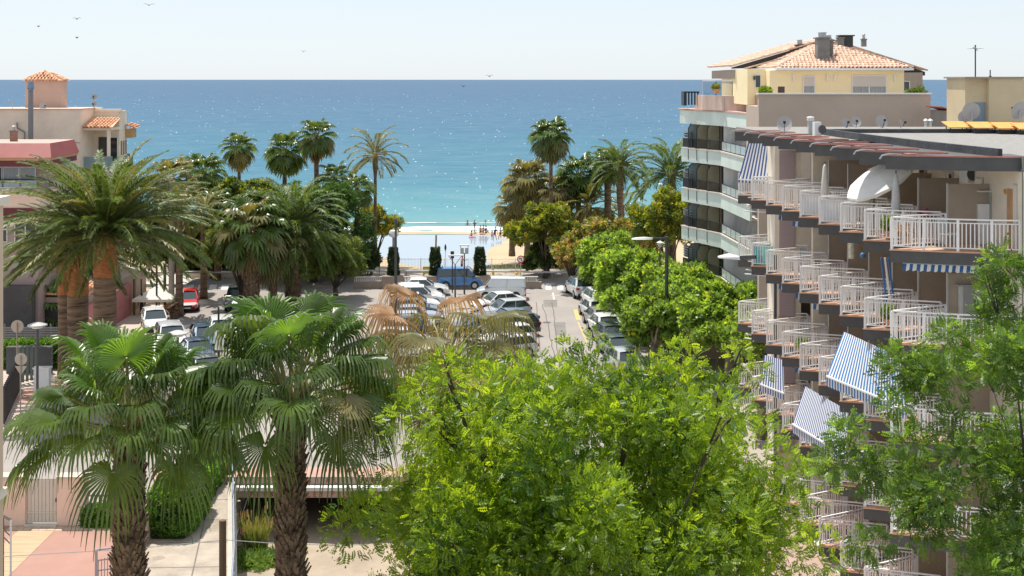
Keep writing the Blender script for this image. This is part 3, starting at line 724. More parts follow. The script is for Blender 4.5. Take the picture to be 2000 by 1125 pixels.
bl = dome((c.x,c.y,c.z-.3), 4.25, 4.2, 2.75, 230, .45, .8, 5, -.75)+[(P(x_,y_,Y_).x,Y_,P(x_,y_,Y_).z,r_,1) for x_,y_,Y_,r_ in [(820+k*46, 752+random.uniform(-14,14)+(25 if k in (0,12) else 0), 26+random.uniform(-1,2), random.uniform(.42,.6)) for k in range(13)]+[(800+k*55, 815+random.uniform(-20,20), 24.5+random.uniform(-1,2), random.uniform(.5,.7)) for k in range(12)]]+dome((c.x-1.3,c.y-1,c.z-1.9), 4.0, 3.6, 2.2, 60, .4, .7, 6, -.9)
bl += [(P(*q).x,P(*q).y,P(*q).z,r_,1) for q, r_ in (((700,870,25),.55),((690,1040,24.5),.6),((760,790,26),.5),((1110,680,27),.22),((1170,665,27.5),.25),((870,715,27),.4),((1590,940,25),.5),((1600,1090,24.5),.55),((1535,915,26),.4),((1440,700,28),.35),((1480,730,28),.3),((720,1000,24),.55),((1420,790,27),.6),((1330,720,28),.6))]
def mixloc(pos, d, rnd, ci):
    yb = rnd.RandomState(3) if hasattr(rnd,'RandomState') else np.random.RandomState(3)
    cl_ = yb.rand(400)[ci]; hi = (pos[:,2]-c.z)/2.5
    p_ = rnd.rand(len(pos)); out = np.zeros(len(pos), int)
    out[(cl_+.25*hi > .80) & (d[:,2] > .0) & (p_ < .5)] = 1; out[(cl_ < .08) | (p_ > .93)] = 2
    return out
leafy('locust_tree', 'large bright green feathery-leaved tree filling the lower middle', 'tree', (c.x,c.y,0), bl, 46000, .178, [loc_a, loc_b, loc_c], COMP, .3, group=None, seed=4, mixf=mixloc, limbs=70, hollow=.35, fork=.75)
# airy pagoda tree at the right edge
pag_a = LM('pagoda_leaf', (.050,.105,.018), (.088,.155,.03), .42, .45, .8); pag_b = LM('pagoda_leaf_light', (.10,.20,.03), (.14,.25,.04), .5, .45, .8)
bl = dome((8.1,18.3,12.9), 3.0, 2.6, 2.7, 76, .24, .42, 15, -1)
bl += [(P(*q).x,P(*q).y,P(*q).z,r_,1) for q, r_ in (((1960,520,18),.28),((1985,545,18),.25),((1930,545,18),.16),((1950,610,18),.28),((1915,625,18),.16),((1850,665,18),.28),((1815,735,18),.2),((1745,795,18),.2),((1660,850,18),.28),((1625,900,18),.28),((1690,930,18),.26),((1700,1070,18),.3),((1985,640,18),.2))]
def pods(root, B, rnd):
    mb = MB()
    for k in range(260):
        b_ = B[rnd.randint(len(B))]; d = rnd.normal(size=3); d /= np.linalg.norm(d); p = Vector(b_[:3]+d*b_[3]*1.0)
        mb.add([p, p+Vector((.012,.012,-.03)), p+Vector((0,0,-.075)), p+Vector((-.012,-.012,-.03))], [(0,1,2,3)])
    mb.build('pod', M('yellow_pod', (.62,.40,.03), .6, .2, 9), root, 'stuff')
leafy('pagoda_tree', 'airy dark green tree with yellow pods at the right edge before the balconies', 'tree', (8.2,18.6,0), bl+dome((8.5,18.3,11.9), 2.3, 2.0, 2.0, 58, .26, .42, 19, -1), 22000, .14, [pag_a, pag_a, pag_b], COMP, .13, seed=8, limbs=24, hollow=.2, fork=.93, droop=.2, extra=pods)
# plane trees in a row on the right pavement
pl_a = LM('plane_leaf', (.15,.255,.045), (.235,.365,.09), .5, .45, .35); pl_b = LM('plane_leaf_dark', (.055,.10,.02), (.09,.15,.035), .4, .45, .5); pl_c = LM('plane_leaf_yellow', (.30,.38,.04), (.38,.42,.06), .5, .5, .5)
def mixpl(pos, d, rnd, ci):
    p_ = rnd.rand(len(pos)); out = np.zeros(len(pos), int); out[p_ < .24] = 1; out[p_ > .975] = 2; return out
for i, (px, py, Y, rx, rz, lab, n_) in enumerate(((1195,508,107,2.7,2.5,'plane tree farthest along the right pavement, beside the white car',2400),
        (1245,540,99,3.1,2.5,'second plane tree from the sea in the right pavement row',2600),
        (1290,582,91,3.5,2.4,'third plane tree from the sea in the right pavement row',3000),
        (1330,628,82.5,3.7,2.3,'plane tree with thick forked trunk near the street lamp',3800),
        (1425,622,78,3.2,2.0,'plane tree spreading toward the striped balconies',3200),
        (1365,570,88,2.6,2.2,'plane tree behind the lamp post before the pale building',2600),
        (1490,660,66,.9,1.7,'small plane tree touching the corner of the balcony building',700))):
    c = P(px,py,Y); bl = dome((c.x,c.y,c.z-.2), rx, rx*1.05, rz, 46, .55, .95, 30+i, -.45, .8)
    bs = P(1262,700,80) if i == 3 else c
    leafy('plane_tree', lab, 'tree', (bs.x if i == 3 else c.x, bs.y if i == 3 else c.y, 0), bl, n_, .42, [pl_a, pl_b, pl_c], TUFT, .3, bark_p, 'plane trees on the right pavement', 60+i, mixpl, 16, .5, .6, fork=.85)
# dark round stone pine
pin_a = LM('pine_foliage', (.045,.115,.016), (.085,.175,.022), .22, .6, .4); pin_b = LM('pine_foliage_dark', (.016,.045,.012), (.03,.07,.016), .2, .6, .4)
c = P(612,450,117)
bl = dome((c.x,c.y,c.z-.3), 5.7, 5.0, 4.6, 150, .55, 1.0, 70, -.6)
leafy('round_tree', 'big dense dark green tree with rounded crown left of the lagoon', 'tree', (c.x,c.y,0), bl, 8500, .42, [pin_a, pin_a, pin_b], NEEDLE, .35, seed=71, limbs=18, hollow=.6, upb=.5)
# others near the beach
yg_a = LM('yellow_green_leaf', (.15,.20,.025), (.24,.28,.035), .4, .5, .4); yg_b = LM('olive_leaf', (.07,.115,.02), (.11,.16,.03), .35, .5, .5)
org = LM('silk_flower', (.50,.27,.13), (.62,.38,.2), .3, .7, .6); drk = LM('dark_shrub_leaf', (.018,.040,.012), (.04,.075,.018), .2, .6, .5)
willow = LM('pepper_tree_leaf', (.10,.15,.035), (.15,.20,.055), .4, .5, .5); yel = LM('yellow_blossom', (.42,.32,.03), (.5,.38,.05), .3, .6, .6)
def tree2(px, py, Y, rx, rz, nb, n, mats, lab, seed, size=.4, mixf=None, br=(.45,.9), tm=TUFT, rad=.22, nm='broadleaf_tree', ry=None, **k):
    c = P(px,py,Y); bl = dome((c.x,c.y,c.z), rx, ry or rx*.9, rz, nb, br[0], br[1], seed, k.pop('zmin',-.7), .85)
    return leafy(nm, lab, 'tree', (c.x,c.y,k.pop('z0',0)), bl, n, size, mats, tm, rad, seed=seed, mixf=mixf, limbs=12, hollow=.45, **k)
m3 = lambda a, b_: (lambda pos, d, rnd, ci: np.where(rnd.rand(len(pos)) < a, 0, np.where(rnd.rand(len(pos)) < b_, 1, 2)))
tree2(1065,450,119,3.2,2.3,44,4200,[yg_a,yg_b,yel],'yellow-green tree with domed crown at the right bank of the lagoon',80,.36,m3(.45,.8))
tree2(1070,498,121,2.5,1.5,24,1800,[drk,yg_b],'dark shrubby tree under the yellow-green dome by the railings',81,.36)
tree2(1185,466,112,3.4,1.35,40,3600,[yg_b,yg_a,org],'silk tree with salmon orange flowers behind the plane trees',82,.34,m3(.35,.45))
tree2(1245,470,116,2.2,1.1,24,1800,[yg_b,yg_a,org],'smaller silk tree with orange flowers toward the pale building',83,.34,m3(.35,.45))
tree2(1115,500,111,1.5,1.3,20,1300,[yg_b,yg_a,org],'low silk tree with orange flowers next to the no-turn sign',84,.34,m3(.3,.4))
tree2(1302,430,103,2.5,2.3,34,3000,[yg_a,yg_b,yel],'light olive tree beside the pale green balconies',85,.34,m3(.5,.85))
tree2(737,438,128,1.9,1.9,24,1700,[yg_b,yg_a,yel],'small yellow blossoming tree by the lone date palm at the lagoon',86,.32,m3(.3,.6))
tree2(470,480,103,2.6,2.6,36,3200,[willow,willow,yg_b],'drooping pepper tree left of the shaggy park palm',87,.32,droop=.9,tm=NEEDLE)
tree2(655,510,108,2.7,2.0,36,3000,[willow,willow,yg_b],'drooping pepper tree right of the huge park date palm',88,.32,droop=.9,tm=NEEDLE)
tree2(480,395,121,3.0,2.2,36,2800,[yg_b,yg_a,drk],'leafy olive-green tree beneath the slender lone palm',89,.36,m3(.45,.5))
tree2(345,470,116,3.3,2.6,40,3400,[yg_b,drk,yg_a],'mixed green tree behind the restaurant parasol',90,.4,m3(.35,.7))
tree2(415,465,119,2.8,2.4,36,3000,[drk,yg_b,yg_a],'dark tree by the promenade at the end of the left street',91,.4,m3(.5,.8))
tree2(255,470,110,3.6,3.0,40,3200,[drk,yg_b],'dark tree behind the three thick date palms',92,.42)
tree2(1150,440,136,4.5,1.2,36,2600,[yg_b,drk,willow],'low dark tree under the right beach palms',93,.45,m3(.5,.6),z0=-.8)
def shrub_row(x0, x1, y, n, hgt, lab, seed, mats, Y):
    for i in range(n):
        px = x0+(x1-x0)*(i+.5)/n; c = G(px, y, 0); c = P(px, y, Y); bl = dome((c.x,Y,hgt*.5), (x1-x0)/n*Y/F*.62, 1.0, hgt*.55, 12, .4, .7, seed+i, -.9)
        leafy('shrub', lab[i % len(lab)], 'shrub', (c.x,Y,-.05), bl, 900, .34, mats, TUFT, .06, group='shrubs behind the promenade railing', seed=seed+i, limbs=6, hollow=.4)
shrub_row(330,520,520,5,2.4,['dark shrub behind the promenade bench wall, leftmost of its row','dark shrub behind the bench wall, second from the left','dark shrub in the middle behind the bench wall','dark shrub behind the bench wall beside the grey pole','dark shrub behind the bench wall nearest the park palms'],140,[drk,yg_b],124.2)
shrub_row(1035,1140,520,3,2.0,['dark shrub behind the white railing right of the lagoon','dark shrub behind the white railing by the wooden post','dark shrub behind the white railing next to the plane trees'],150,[drk,drk,yg_b],126.5)
shrub_row(560,740,515,4,3.0,['dark shrub under the round tree, next to the park palms','dark shrub under the round tree, second from the park palms','dark shrub under the round tree, second from the lagoon','dark shrub under the round tree, nearest the lagoon'],160,[drk,drk,pin_b],121)
# ================================================================== SAWTOOTH BALCONY BUILDING
FL = [.55, 3.68, 6.74, 9.87, 12.93]; ROOF = 16.0
Pk = lambda k: Vector((11.27+.18*k, 56.8-2.5*k, 0))
K = list(range(-2, 7))
bt = thing('balcony_building', 'long cream apartment building with stepped white-railed balconies and dark fascias', 'building', (16, 50, 0))
FX = 3.9
def slab_poly(k):
    p = Pk(k)
    if k == 6: q = [(0,0),(1.0,-.34),(2.0,-.66),(3.0,-.90),(3.9,-1.0),(4.4,-1.0),(4.4,1.25),(2.3,1.25)]
    else: q = [(0,0),(2.48,-.83),(2.48,-1.245),(FX,-1.245),(FX,1.25),(2.3,1.25)]
    return [(p.x+a, p.y+b) for a, b in q]
def grow(poly, d, p):     # push the three street-side corners outward a little
    c = Vector((sum(a for a,b in poly)/len(poly), sum(b for a,b in poly)/len(poly)))
    return [(a+(-d if i in (0,) else 0), b-(d if i == 1 else 0)) for i, (a,b) in enumerate(poly)]
floor_tile = M('balcony_tile', (.55,.36,.27), .6, .15, 4)
rail_bar_count = [0]
def rail_path(k):
    p = Pk(k)
    A = [(2.22,1.19),(.06,.02)]
    B = [(.06,.02),(2.42,-.77)] if k < 6 else [(.06,.02),(1.0,-.29),(2.0,-.60),(3.0,-.84),(3.86,-.95)]
    return [Vector((p.x+a,p.y+b,0)) for a,b in A], [Vector((p.x+a,p.y+b,0)) for a,b in B]
bal_me = bpy.data.meshes.new('baluster'); _b = MB().box(-.014,-.014,.10,.014,.014,.90); bal_me.from_pydata(_b.v, [], _b.f); bal_me.materials.append(railwhite)
def balustrade(par, paths, z, single, sheet_m=None):
    mb = MB(); bars = MB()
    for pi_, path in enumerate(paths):
        for si_, (a, b) in enumerate(zip(path, path[1:])):
            d = (b-a); L = d.length; 
            for zz, w_, h_ in ((1.03,.07,.045),(.91,.045,.03),(.10,.045,.03)):
                mb.beam(a+Vector((0,0,z+zz)), b+Vector((0,0,z+zz)), w_, h_)
            npst = max(1, round(L/1.0))
            for i in range(1 if (pi_ or si_) else 0, npst+1):
                q = a.lerp(b, i/npst); mb.box(q.x-.042,q.y-.02,z,q.x+.042,q.y+.02,z+1.005)
            nb_ = int(L/.115)
            for i in range(1, nb_):
                q = a.lerp(b, i/nb_)
                if single and rail_bar_count[0] < 298:
                    o = bpy.data.objects.new('baluster', bal_me); C.objects.link(o); o.parent = par; rail_bar_count[0] += 1
                    o.location = Vector((q.x,q.y,z))-par.location-par.parent.location
                else: bars.box(q.x-.014,q.y-.014,z+.10,q.x+.014,q.y+.014,z+.90)
    mb.build('handrail', railwhite, par)
    if bars.v: bars.build('railing_bars', railwhite, par, 'stuff')
slabs = {}
for f in (4,3,2,1,0):
    for k in K[::-1]:
        if f == 0 and k < 1: continue
        p = Pk(k); z = FL[f]; ph = bpy.data.objects.new('balcony', None); C.objects.link(ph); ph.parent = bt; ph.location = Vector((p.x,p.y,z))-bt.location
        poly = slab_poly(k); zt = k*.0035      # each tooth a few mm higher than its neighbour, so no faces coincide
        MB().prism(poly, z-.42+zt, z-.035+zt, 0).build('slab', dgrey, ph)
        MB().prism([(a-(.045 if i == 0 else .0), b-(.05 if i in (0,1) and b < p.y+.1 else 0)) for i, (a,b) in enumerate(poly)], z-.032+zt, z+.012+zt, 0).build('floor_tiles', terrafloor, ph)
        A, B = rail_path(k)
        par_single = (f >= 3 and k >= 4) or (f == 4 and k >= 2)
        # balustrade children hang from the balcony
        class _: pass
        balustrade(ph, [A, B], z+.012+zt, par_single)
        slabs[(f,k)] = ph
# sheets tied to a few railings
sheet_w = M('white_rail_sheet', (.74,.75,.78), .7, .06, 3, stretch=(12,12,.5)); sheet_b = M('blue_rail_net', (.16,.42,.66), .7, .2, 5, trans=.3)
for (f,k,mm,nm) in ((4,2,sheet_w,'white_rail_sheet'),(3,-1,sheet_b,'blue_rail_sheet'),(4,3,sheet_w,'white_rail_sheet')):
    A, B = rail_path(k); ph = slabs[(f,k)]; z = FL[f]; mb = MB()
    for pth in (([B] if k != -1 else [A,B])):
        for a, b in zip(pth, pth[1:]):
            n_ = 14
            for i in range(n_):
                q0 = a.lerp(b, i/n_*(.55 if k == 3 else 1)); q1 = a.lerp(b, (i+1)/n_*(.55 if k == 3 else 1)); o_ = Vector((.03,.06+.012*(i%2),0))
                mb.add([q0+o_+Vector((0,0,z+.06)), q1+o_+Vector((0,0,z+.06)), q1+o_+Vector((0,0,z+.92)), q0+o_+Vector((0,0,z+.92))], [(0,1,2,3)])
    mb.build(nm, mm, ph)
# front wall behind the balconies, doors, divider panels
mb = MB(); 
w0 = Pk(-2)+Vector((FX-.02,1.2,0)); w1 = Pk(6)+Vector((FX-.02,-1.24,0))
mb.prism([(w0.x,w0.y),(w1.x,w1.y),(w1.x+.3,w1.y),(w0.x+.3,w0.y)], 0, ROOF-.45)
mb.build('front_wall', cream, bt)
door_m = M('balcony_door_glass', (.05,.05,.05), .08, .3, 1); shut = M('lilac_shutter', (.42,.33,.33), .6, .06, 2, stretch=(1,1,14))
doorfr = M('aluminium_frame', (.55,.54,.52), .35, .05, 3)
for f in range(5):
    for k in K:
        p = Pk(k); z = FL[f]
        xw = p.x+FX-.02
        # glazed door with frame, standing proud of the wall
        y0 = p.y-.8; y1 = p.y+.6
        dr = MB(); 
        for (ya, yb) in ((y0,y0+.06),(y0+.67,y0+.73),(y1-.06,y1)): dr.box(xw-.05,ya,z+.03,xw+.02,yb,z+2.15)
        dr.box(xw-.05,y0,z+2.15,xw+.02,y1,z+2.22)
        do = dr.build('balcony_door', doorfr, bt)
        MB().box(xw-.02,y0+.06,z+.05,xw+.01,y1-.06,z+2.15).build('door_glass', door_m, do)
        # divider panel facing the street end
        if k > -2:
            x0 = p.x+2.32; yj = p.y+1.25+.05
            hgt = 2.05 if f == 4 else 2.1
            if (f, k) not in ((4,-1),(3,-1)):
                dp = MB().box(x0+.02,yj-.04,z+.02,p.x+FX-.1,yj+.04,z+hgt).build('divider_panel', brownwall, bt)
                MB().box(x0-.03,yj-.06,z+.02,x0+.015,yj+.06,z+hgt+.02).build('panel_edge', M('panel_edge_grey', (.42,.40,.37), .6, .05, 3), dp)
# cream end block with lilac shutters at the sea end
q = P(1503,400,60.2); eb = MB(); eb.box(12.05,58.7,0,13.25,60.4,ROOF-.43); eb.box(13.4,57.0,0,15.1,57.3,ROOF-.43); eb.build('end_wall', cream, bt)
for f in range(5):
    z = FL[f]
    sh = MB().box(12.25,58.62,z+.9,12.95,58.70,z+2.3).build('shutter', shut, bt)
    MB().box(12.18,58.60,z+.82,13.02,58.72,z+.88).build('sill', terrafloor, sh)
# roof: stepped slab edges with red coping, gravel deck, dark upstand
gravel = M('roof_gravel', (.27,.26,.245), .95, .2, 3, .5, bscale=40, detail=9)
for k in K:
    p = Pk(k); z = ROOF; poly = slab_poly(k); zt = k*.004
    poly2 = [(a-(.15 if i == 0 else 0), b) for i, (a,b) in enumerate(poly)]
    rl = MB().prism(poly2, z-.46+zt, z-.03+zt).build('roof_edge', dgrey, bt)
    mb = MB(); A0 = poly2[-1]; B0 = poly2[1] if k < 6 else None
    pa = [Vector((a,b,z+zt)) for a,b in ([poly2[-1], poly2[0], poly2[1]] if k < 6 else [poly2[-1]]+poly2[:6])]
    for a, b in zip(pa, pa[1:]): mb.beam(a, b, .07, .04)
    mb.build('coping', redpaint, rl)
    # small gutter spout curling out at the corner
    g_ = poly2[0]; mb = MB(); mb.tube([(g_[0]+.5,g_[1]-.1,z+.05),(g_[0]+.1,g_[1]-.06,z+.07),(g_[0]-.12,g_[1]-.03,z+.02),(g_[0]-.2,g_[1]-.02,z-.1)], .03, 6)
    mb.build('gutter_spout', steel, rl)
deck = [(Pk(-2).x+.8,Pk(-2).y+1.2)]
for k in K: p = Pk(k); deck += [(p.x+.1,p.y+.0),(p.x+1.9,p.y-.62)]
p6 = Pk(6); deck += [(p6.x+4.2,p6.y-.95),(44,40.6),(44,68),(13.2,68)]
deck_poly = [(Pk(-2).x+1,68)]+[(Pk(k).x+1.2,Pk(k).y) for k in K]+[(p6.x+2.2,p6.y-.62),(p6.x+4.2,40.9),(46,40.9),(46,68)]
MB().prism(deck_poly, ROOF-.3, ROOF-.022).build('roof_deck', gravel, bt)
ups = M('bitumen_upstand', (.06,.062,.068), .75, .3, 2, .5, stretch=(1,1,1))
mb = MB(); pts = [Vector((14.1,59.5,ROOF+.1)),Vector((14.5,52,ROOF+.1)),Vector((15.0,46.5,ROOF+.1)),Vector((15.75,41.3,ROOF+.1))]
for a, b in zip(pts, pts[1:]): mb.beam(a, b, .16, .32)
mb.build('roof_upstand', ups, bt)
MB().box(14.0,60.2,ROOF-.02,22.5,60.5,ROOF+.16).build('roof_upstand', ups, bt)
# end wall toward the camera
MB().prism([(16.22,40.75),(60,40.75),(60,68),(16.5,68)], 0, ROOF-.35).build('end_wall', grey, bt)
MB().box(16.22,40.62,0,16.9,40.745,ROOF+.06).build('corner_pier', M('grey_green_pier', (.20,.215,.19), .7, .08, 1), bt)
# ceiling bulkheads, a few things on the front wall
# awnings
aw_blue = stripes('awning_stripe_blue', (.035,.19,.48), (.82,.82,.80), .16); aw_navy = stripes('awning_stripe_navy', (.06,.11,.30), (.80,.80,.78), .13)
def awning(tl, tr, bl, br, mat, val=.28, sag=.0, nm='awning'):
    tl, tr, bl, br = map(Vector, (tl,tr,bl,br)); mb = MB(); nu, nv = 16, 6; W = (tr-tl).length
    for j in range(nv+1):
        for i in range(nu+1):
            u, v = i/nu, j/nv; p = tl.lerp(tr,u).lerp(bl.lerp(br,u), v); p.z -= sag*sin(pi*v)+.006*sin(i*2.1); 
            mb.uv[len(mb.v)] = (u*W, v); mb.v.append(tuple(p))
    for j in range(nv):
        for i in range(nu): a = j*(nu+1)+i; mb.f.append((a,a+1,a+nu+2,a+nu+1)); mb.m.append(0)
    o = mb.build(nm, mat, bt)
    v = MB(); nsc = int((br-bl).length/.16)*2; W2 = (br-bl).length
    for i in range(nsc+1):
        u = i/nsc; p = bl.lerp(br,u); 
        for zz in (0, -val*(.85 if i % 2 else 1)): v.uv[len(v.v)] = (u*W, zz); v.v.append((p.x,p.y,p.z+zz-.03))
    for i in range(nsc): v.f.append((2*i,2*i+2,2*i+3,2*i+1)); v.m.append(0)
    vo = v.build('valance', mat, o)
    MB().beam(bl, br, .06, .06).build('front_bar', railwhite, o)
    m_ = MB(); m_.beam(tl.lerp(tr,.06)-Vector((0,0,.35)), bl.lerp(br,.06), .04, .04); m_.beam(tl.lerp(tr,.94)-Vector((0,0,.35)), bl.lerp(br,.94), .04, .04); m_.build('awning_arm', railwhite, o)
    return o
awning((12.0,46.3,9.38),(12.75,42.0,9.38),(11.18,45.5,7.95),(12.75,41.4,7.85), aw_blue, .34)
awning((11.68,51.0,6.28),(12.4,47.2,6.28),(11.0,50.2,4.98),(12.05,46.3,4.9), aw_navy, .34)
awning((11.2,56.8,6.28),(11.8,55.7,6.28),(10.95,56.5,5.05),(11.7,55.0,5.0), aw_navy, .3)
awning((11.3,61.2,15.5),(12.35,61.0,15.5),(10.75,60.8,13.75),(12.0,60.2,13.72), aw_navy, .12)
def valance(a, b, h, mat, nm='awning_valance'):
    a = Vector(a); b = Vector(b); mb = MB(); n_ = max(8, int((b-a).length/.11)); W = (b-a).length
    for i in range(n_+1):
        p = a.lerp(b, i/n_)
        for zz in (0, -h*(1 if i % 2 else .8)): mb.uv[len(mb.v)] = (i/n_*W, zz); mb.v.append((p.x+.03*(zz/h),p.y-.03*sin(i*1.7),p.z+zz))
    for i in range(n_): mb.f.append((2*i,2*i+2,2*i+3,2*i+1)); mb.m.append(0)
    o = mb.build(nm, mat, bt); MB().beam(a+Vector((0,.03,.03)), b+Vector((0,.03,.03)), .08, .06).build('roller', steel, o); return o
aw_v = stripes('valance_stripe', (.04,.14,.36), (.80,.80,.76), .22)
for f, k, t0, t1 in ((4,6,.02,.9),(4,0,.1,.95),(4,1,.05,.6),(3,-1,.2,.9),(3,0,.1,.9),(3,1,.1,.9),(3,2,.1,.8),(2,1,.1,.9),(2,4,.1,.8),(5,2,.2,.9),(5,5,.2,.7)):
    p = Pk(k); z = (FL[f] if f < 5 else ROOF)-.44
    a = Vector((p.x+.35,p.y-.02,z)); b = Vector((p.x+2.45,p.y-.72,z)) if k < 6 else Vector((p.x+3.1,p.y-.8,z))
    valance(a.lerp(b,t0), a.lerp(b,t1), .24 if f < 5 else .14, aw_v)
# stacked white slatted screens on the balconies of the sea-side corner
scr = M('white_screen', (.78,.77,.75), .5, .05, 4)
for f in (4,3,2):
    z = FL[f]
    for j, dz in enumerate((.25,.5,.75,1.0,1.35,1.6)):
        if f == 4 and j > 3: continue
        MB().beam((11.35,62.4-.3*j,z+dz-1.1), (12.4,61.6-.3*j,z+dz-1.1+.02), .1, .045).build('screen_slat', scr, bt)
# ---- things standing on the top balcony at the near end, each its own thing
z = FL[4]+.04
t = thing('parasol', 'large open white parasol tilted over the top-floor balcony', 'parasol', (13.35,47.2,z))
um = M('parasol_cloth', (.82,.81,.79), .8, .03, 4, trans=.2)
mb = MB(); mb.tube([(13.35,47.2,z),(13.35,47.2,z+1.3),(13.42,47.1,z+1.9)], .022, 8); mb.build('pole', blackmetal, t)
mb = MB(); ax = Vector((-.53,-.13,.83)).normalized(); top = Vector((13.45,47.1,z+2.02)); u_ = ax.orthogonal().normalized(); v_ = ax.cross(u_)
mb.v.append(tuple(top+ax*.20)); nseg = 8
for r_, d_ in ((.5,.14),(.95,.02),(1.38,-.17)):
    for i in range(nseg*2):
        a = pi*i/nseg; rr = r_*(1 if i % 2 == 0 else .95); mb.v.append(tuple(top+(u_*cos(a)+v_*sin(a))*rr+ax*(d_-(0 if i%2 == 0 else .0))))
n2 = nseg*2
for i in range(n2): mb.f.append((0,1+i,1+(i+1)%n2)); mb.m.append(0)
for j in range(2):
    for i in range(n2): mb.f.append((1+j*n2+i,1+(j+1)*n2+i,1+(j+1)*n2+(i+1)%n2,1+j*n2+(i+1)%n2)); mb.m.append(0)
o_ = len(mb.v)
for i in range(n2): p_ = Vector(mb.v[1+2*n2+i]); mb.v.append(tuple(p_-ax*.13*(1 if i%2 else .7)))
for i in range(n2): mb.f.append((1+2*n2+i, o_+i, o_+(i+1)%n2, 1+2*n2+(i+1)%n2)); mb.m.append(0)
mb.build('canopy', um, t)
mb = MB()
for i in range(nseg): a = 2*pi*i/nseg; mb.beam(top-ax*.25, top+(u_*cos(a)+v_*sin(a))*.8+ax*.05, .012, .012)
mb.build('rib', steel, t)
def closed_parasol(x, y, z, h, lab, cm):
    t = thing('closed_parasol', lab, 'parasol', (x,y,z)); MB().tube([(x,y,z),(x,y,z+h+.08)], .02, 6).build('pole', blackmetal, t)
    MB().lathe([(.02,h),(.08,h-.15),(.13,h-.7),(.16,h-1.15),(.10,h-1.3),(.17,h-1.42),(.15,h-1.6),(.07,h-1.65)], (x,y,z), 9, sy=.8).build('canopy', cm, t, smooth=True)
    MB().lathe([(.22,0),(.22,.08),(.04,.1)], (x,y,z), 12).build('base', dgrey, t)
gp = M('closed_parasol_grey', (.50,.50,.49), .8, .1, 8)
q = P(1750,400,44.3); closed_parasol(q.x, q.y, z, 2.3, 'closed grey parasol next to the pink flowers on the top balcony', gp)
q = P(1611,400,50.5); closed_parasol(q.x, q.y, z, 2.2, 'closed beige parasol standing nearer the sea on the top balcony', M('closed_parasol_beige', (.60,.57,.52), .8, .1, 8))
# flower box
t = thing('flower_pot', 'pot of bright pink flowers on a ledge by the top balcony rail', 'flower pot', P(1808,425,45)); q = t.location
MB().lathe([(.12,-.2),(.17,.0),(.15,.0),(.10,-.02)], q, 10).build('pot', terra, t)
gm = LM('pot_leaf', (.05,.12,.03)); pk_ = M('pink_petal', (.75,.10,.32), .6, .25, 9)
def bush_mesh(name, c, r, n, size, mats, par, seed, mixp=.7, tm=TUFT):
    rn = np.random.RandomState(seed); d = rn.normal(size=(n,3)); d /= np.linalg.norm(d,axis=1,keepdims=True)
    pos = d*np.array(r)*(.5+.5*rn.rand(n,1)); fr = rot_to(d+rn.normal(size=d.shape)*.5, rn); v, f = scatter(tm, pos, fr, size*rn.uniform(.7,1.2,n))
    v = v+np.array(c)-np.array(par.location if par else (0,0,0)); mi = np.repeat((rn.rand(n) > mixp).astype(int)*(len(mats)-1), tm.shape[0])
    return np_mesh(name, v, f, mats, mi, par, 'stuff')
bush_mesh('flowers', (q.x,q.y,q.z+.14), (.30,.25,.17), 60, .10, [gm, pk_], t, 3, .45)
t = thing('wall_planter', 'dried orange-brown plant in a basket behind the near top railing', 'plant', P(1770,480,42.9)); q = t.location; q = Vector((q.x,q.y,z)); t.location = q
MB().lathe([(.14,0),(.22,.3),(.2,.3),(.12,.05)], q, 12).build('basket', M('wicker', (.35,.2,.1), .8, .3, 20), t)
bush_mesh('foliage', (q.x,q.y,q.z+.45), (.33,.3,.25), 90, .12, [M('dried_flower', (.50,.25,.10), .8, .3, 8), M('dried_leaf', (.2,.12,.05), .8, .3, 8)], t, 5)
t = thing('shelf_cabinet', 'tall white cabinet with open top shelf against the divider', 'cabinet', (16.05,43.1,z)); q = t.location
MB().box(q.x-.42,q.y-.2,z,q.x-.05,q.y+.2,z+1.35).build('body', plastic_w, t); MB().box(q.x-.05,q.y-.2,z+.0,q.x+.05,q.y+.2,z+1.75).build('side', M('cabinet_side', (.33,.34,.31), .6, .05, 3), t)
MB().box(q.x-.42,q.y+.16,z+1.35,q.x-.05,q.y+.2,z+1.75).build('back', dgrey, t); MB().box(q.x-.42,q.y-.2,z+1.75,q.x+.05,q.y+.2,z+1.79).build('top', plastic_w, t)
t = thing('leaning_board', 'pale green board leaning on the divider beside the white cabinet', 'board', (15.3,43.3,z))
MB().add([(14.95,43.2,z),(15.35,43.2,z),(15.8,43.42,z+1.4),(15.4,43.42,z+1.4),(14.95,43.23,z),(15.35,43.23,z),(15.8,43.45,z+1.4),(15.4,43.45,z+1.4)], [(0,1,2,3),(7,6,5,4),(0,4,5,1),(1,5,6,2),(2,6,7,3),(3,7,4,0)]).build('panel', M('pale_green_board', (.40,.42,.33), .6, .06, 2), t)
def wall_mask(px, py, Y, r, col, lab):
    q = P(px,py,Y); q.x = 16.17; s = thing('wall_ornament', lab, 'ornament', q)
    MB().lathe([(.02,-r),(r*.8,-r*.5),(r,0),(r*.7,r*.5),(.03,r*.8)], q, 10, sx=.6).build('body', M('ornament_'+lab.split()[0], col, .5, .2, 9), s, smooth=True)
    MB().tube([(q.x,q.y,q.z+r*.7),(q.x,q.y,q.z+r*1.4)], .02, 5).build('hook', dgrey, s)
wall_mask(1944,374,41.9,.13,(.55,.28,.05),'orange-brown round ornament on the wall beside the near balcony doors')
wall_mask(1925,385,42.9,.16,(.42,.22,.16),'reddish double gourd ornament above the white cabinet')
wall_mask(1920,427,43.0,.12,(.60,.40,.08),'yellow round ornament low beside the white cabinet')
t = thing('air_conditioner', 'wall air conditioner high under the roof behind the divider', 'air conditioner', (16.02,44.7,z+1.95)); q = t.location
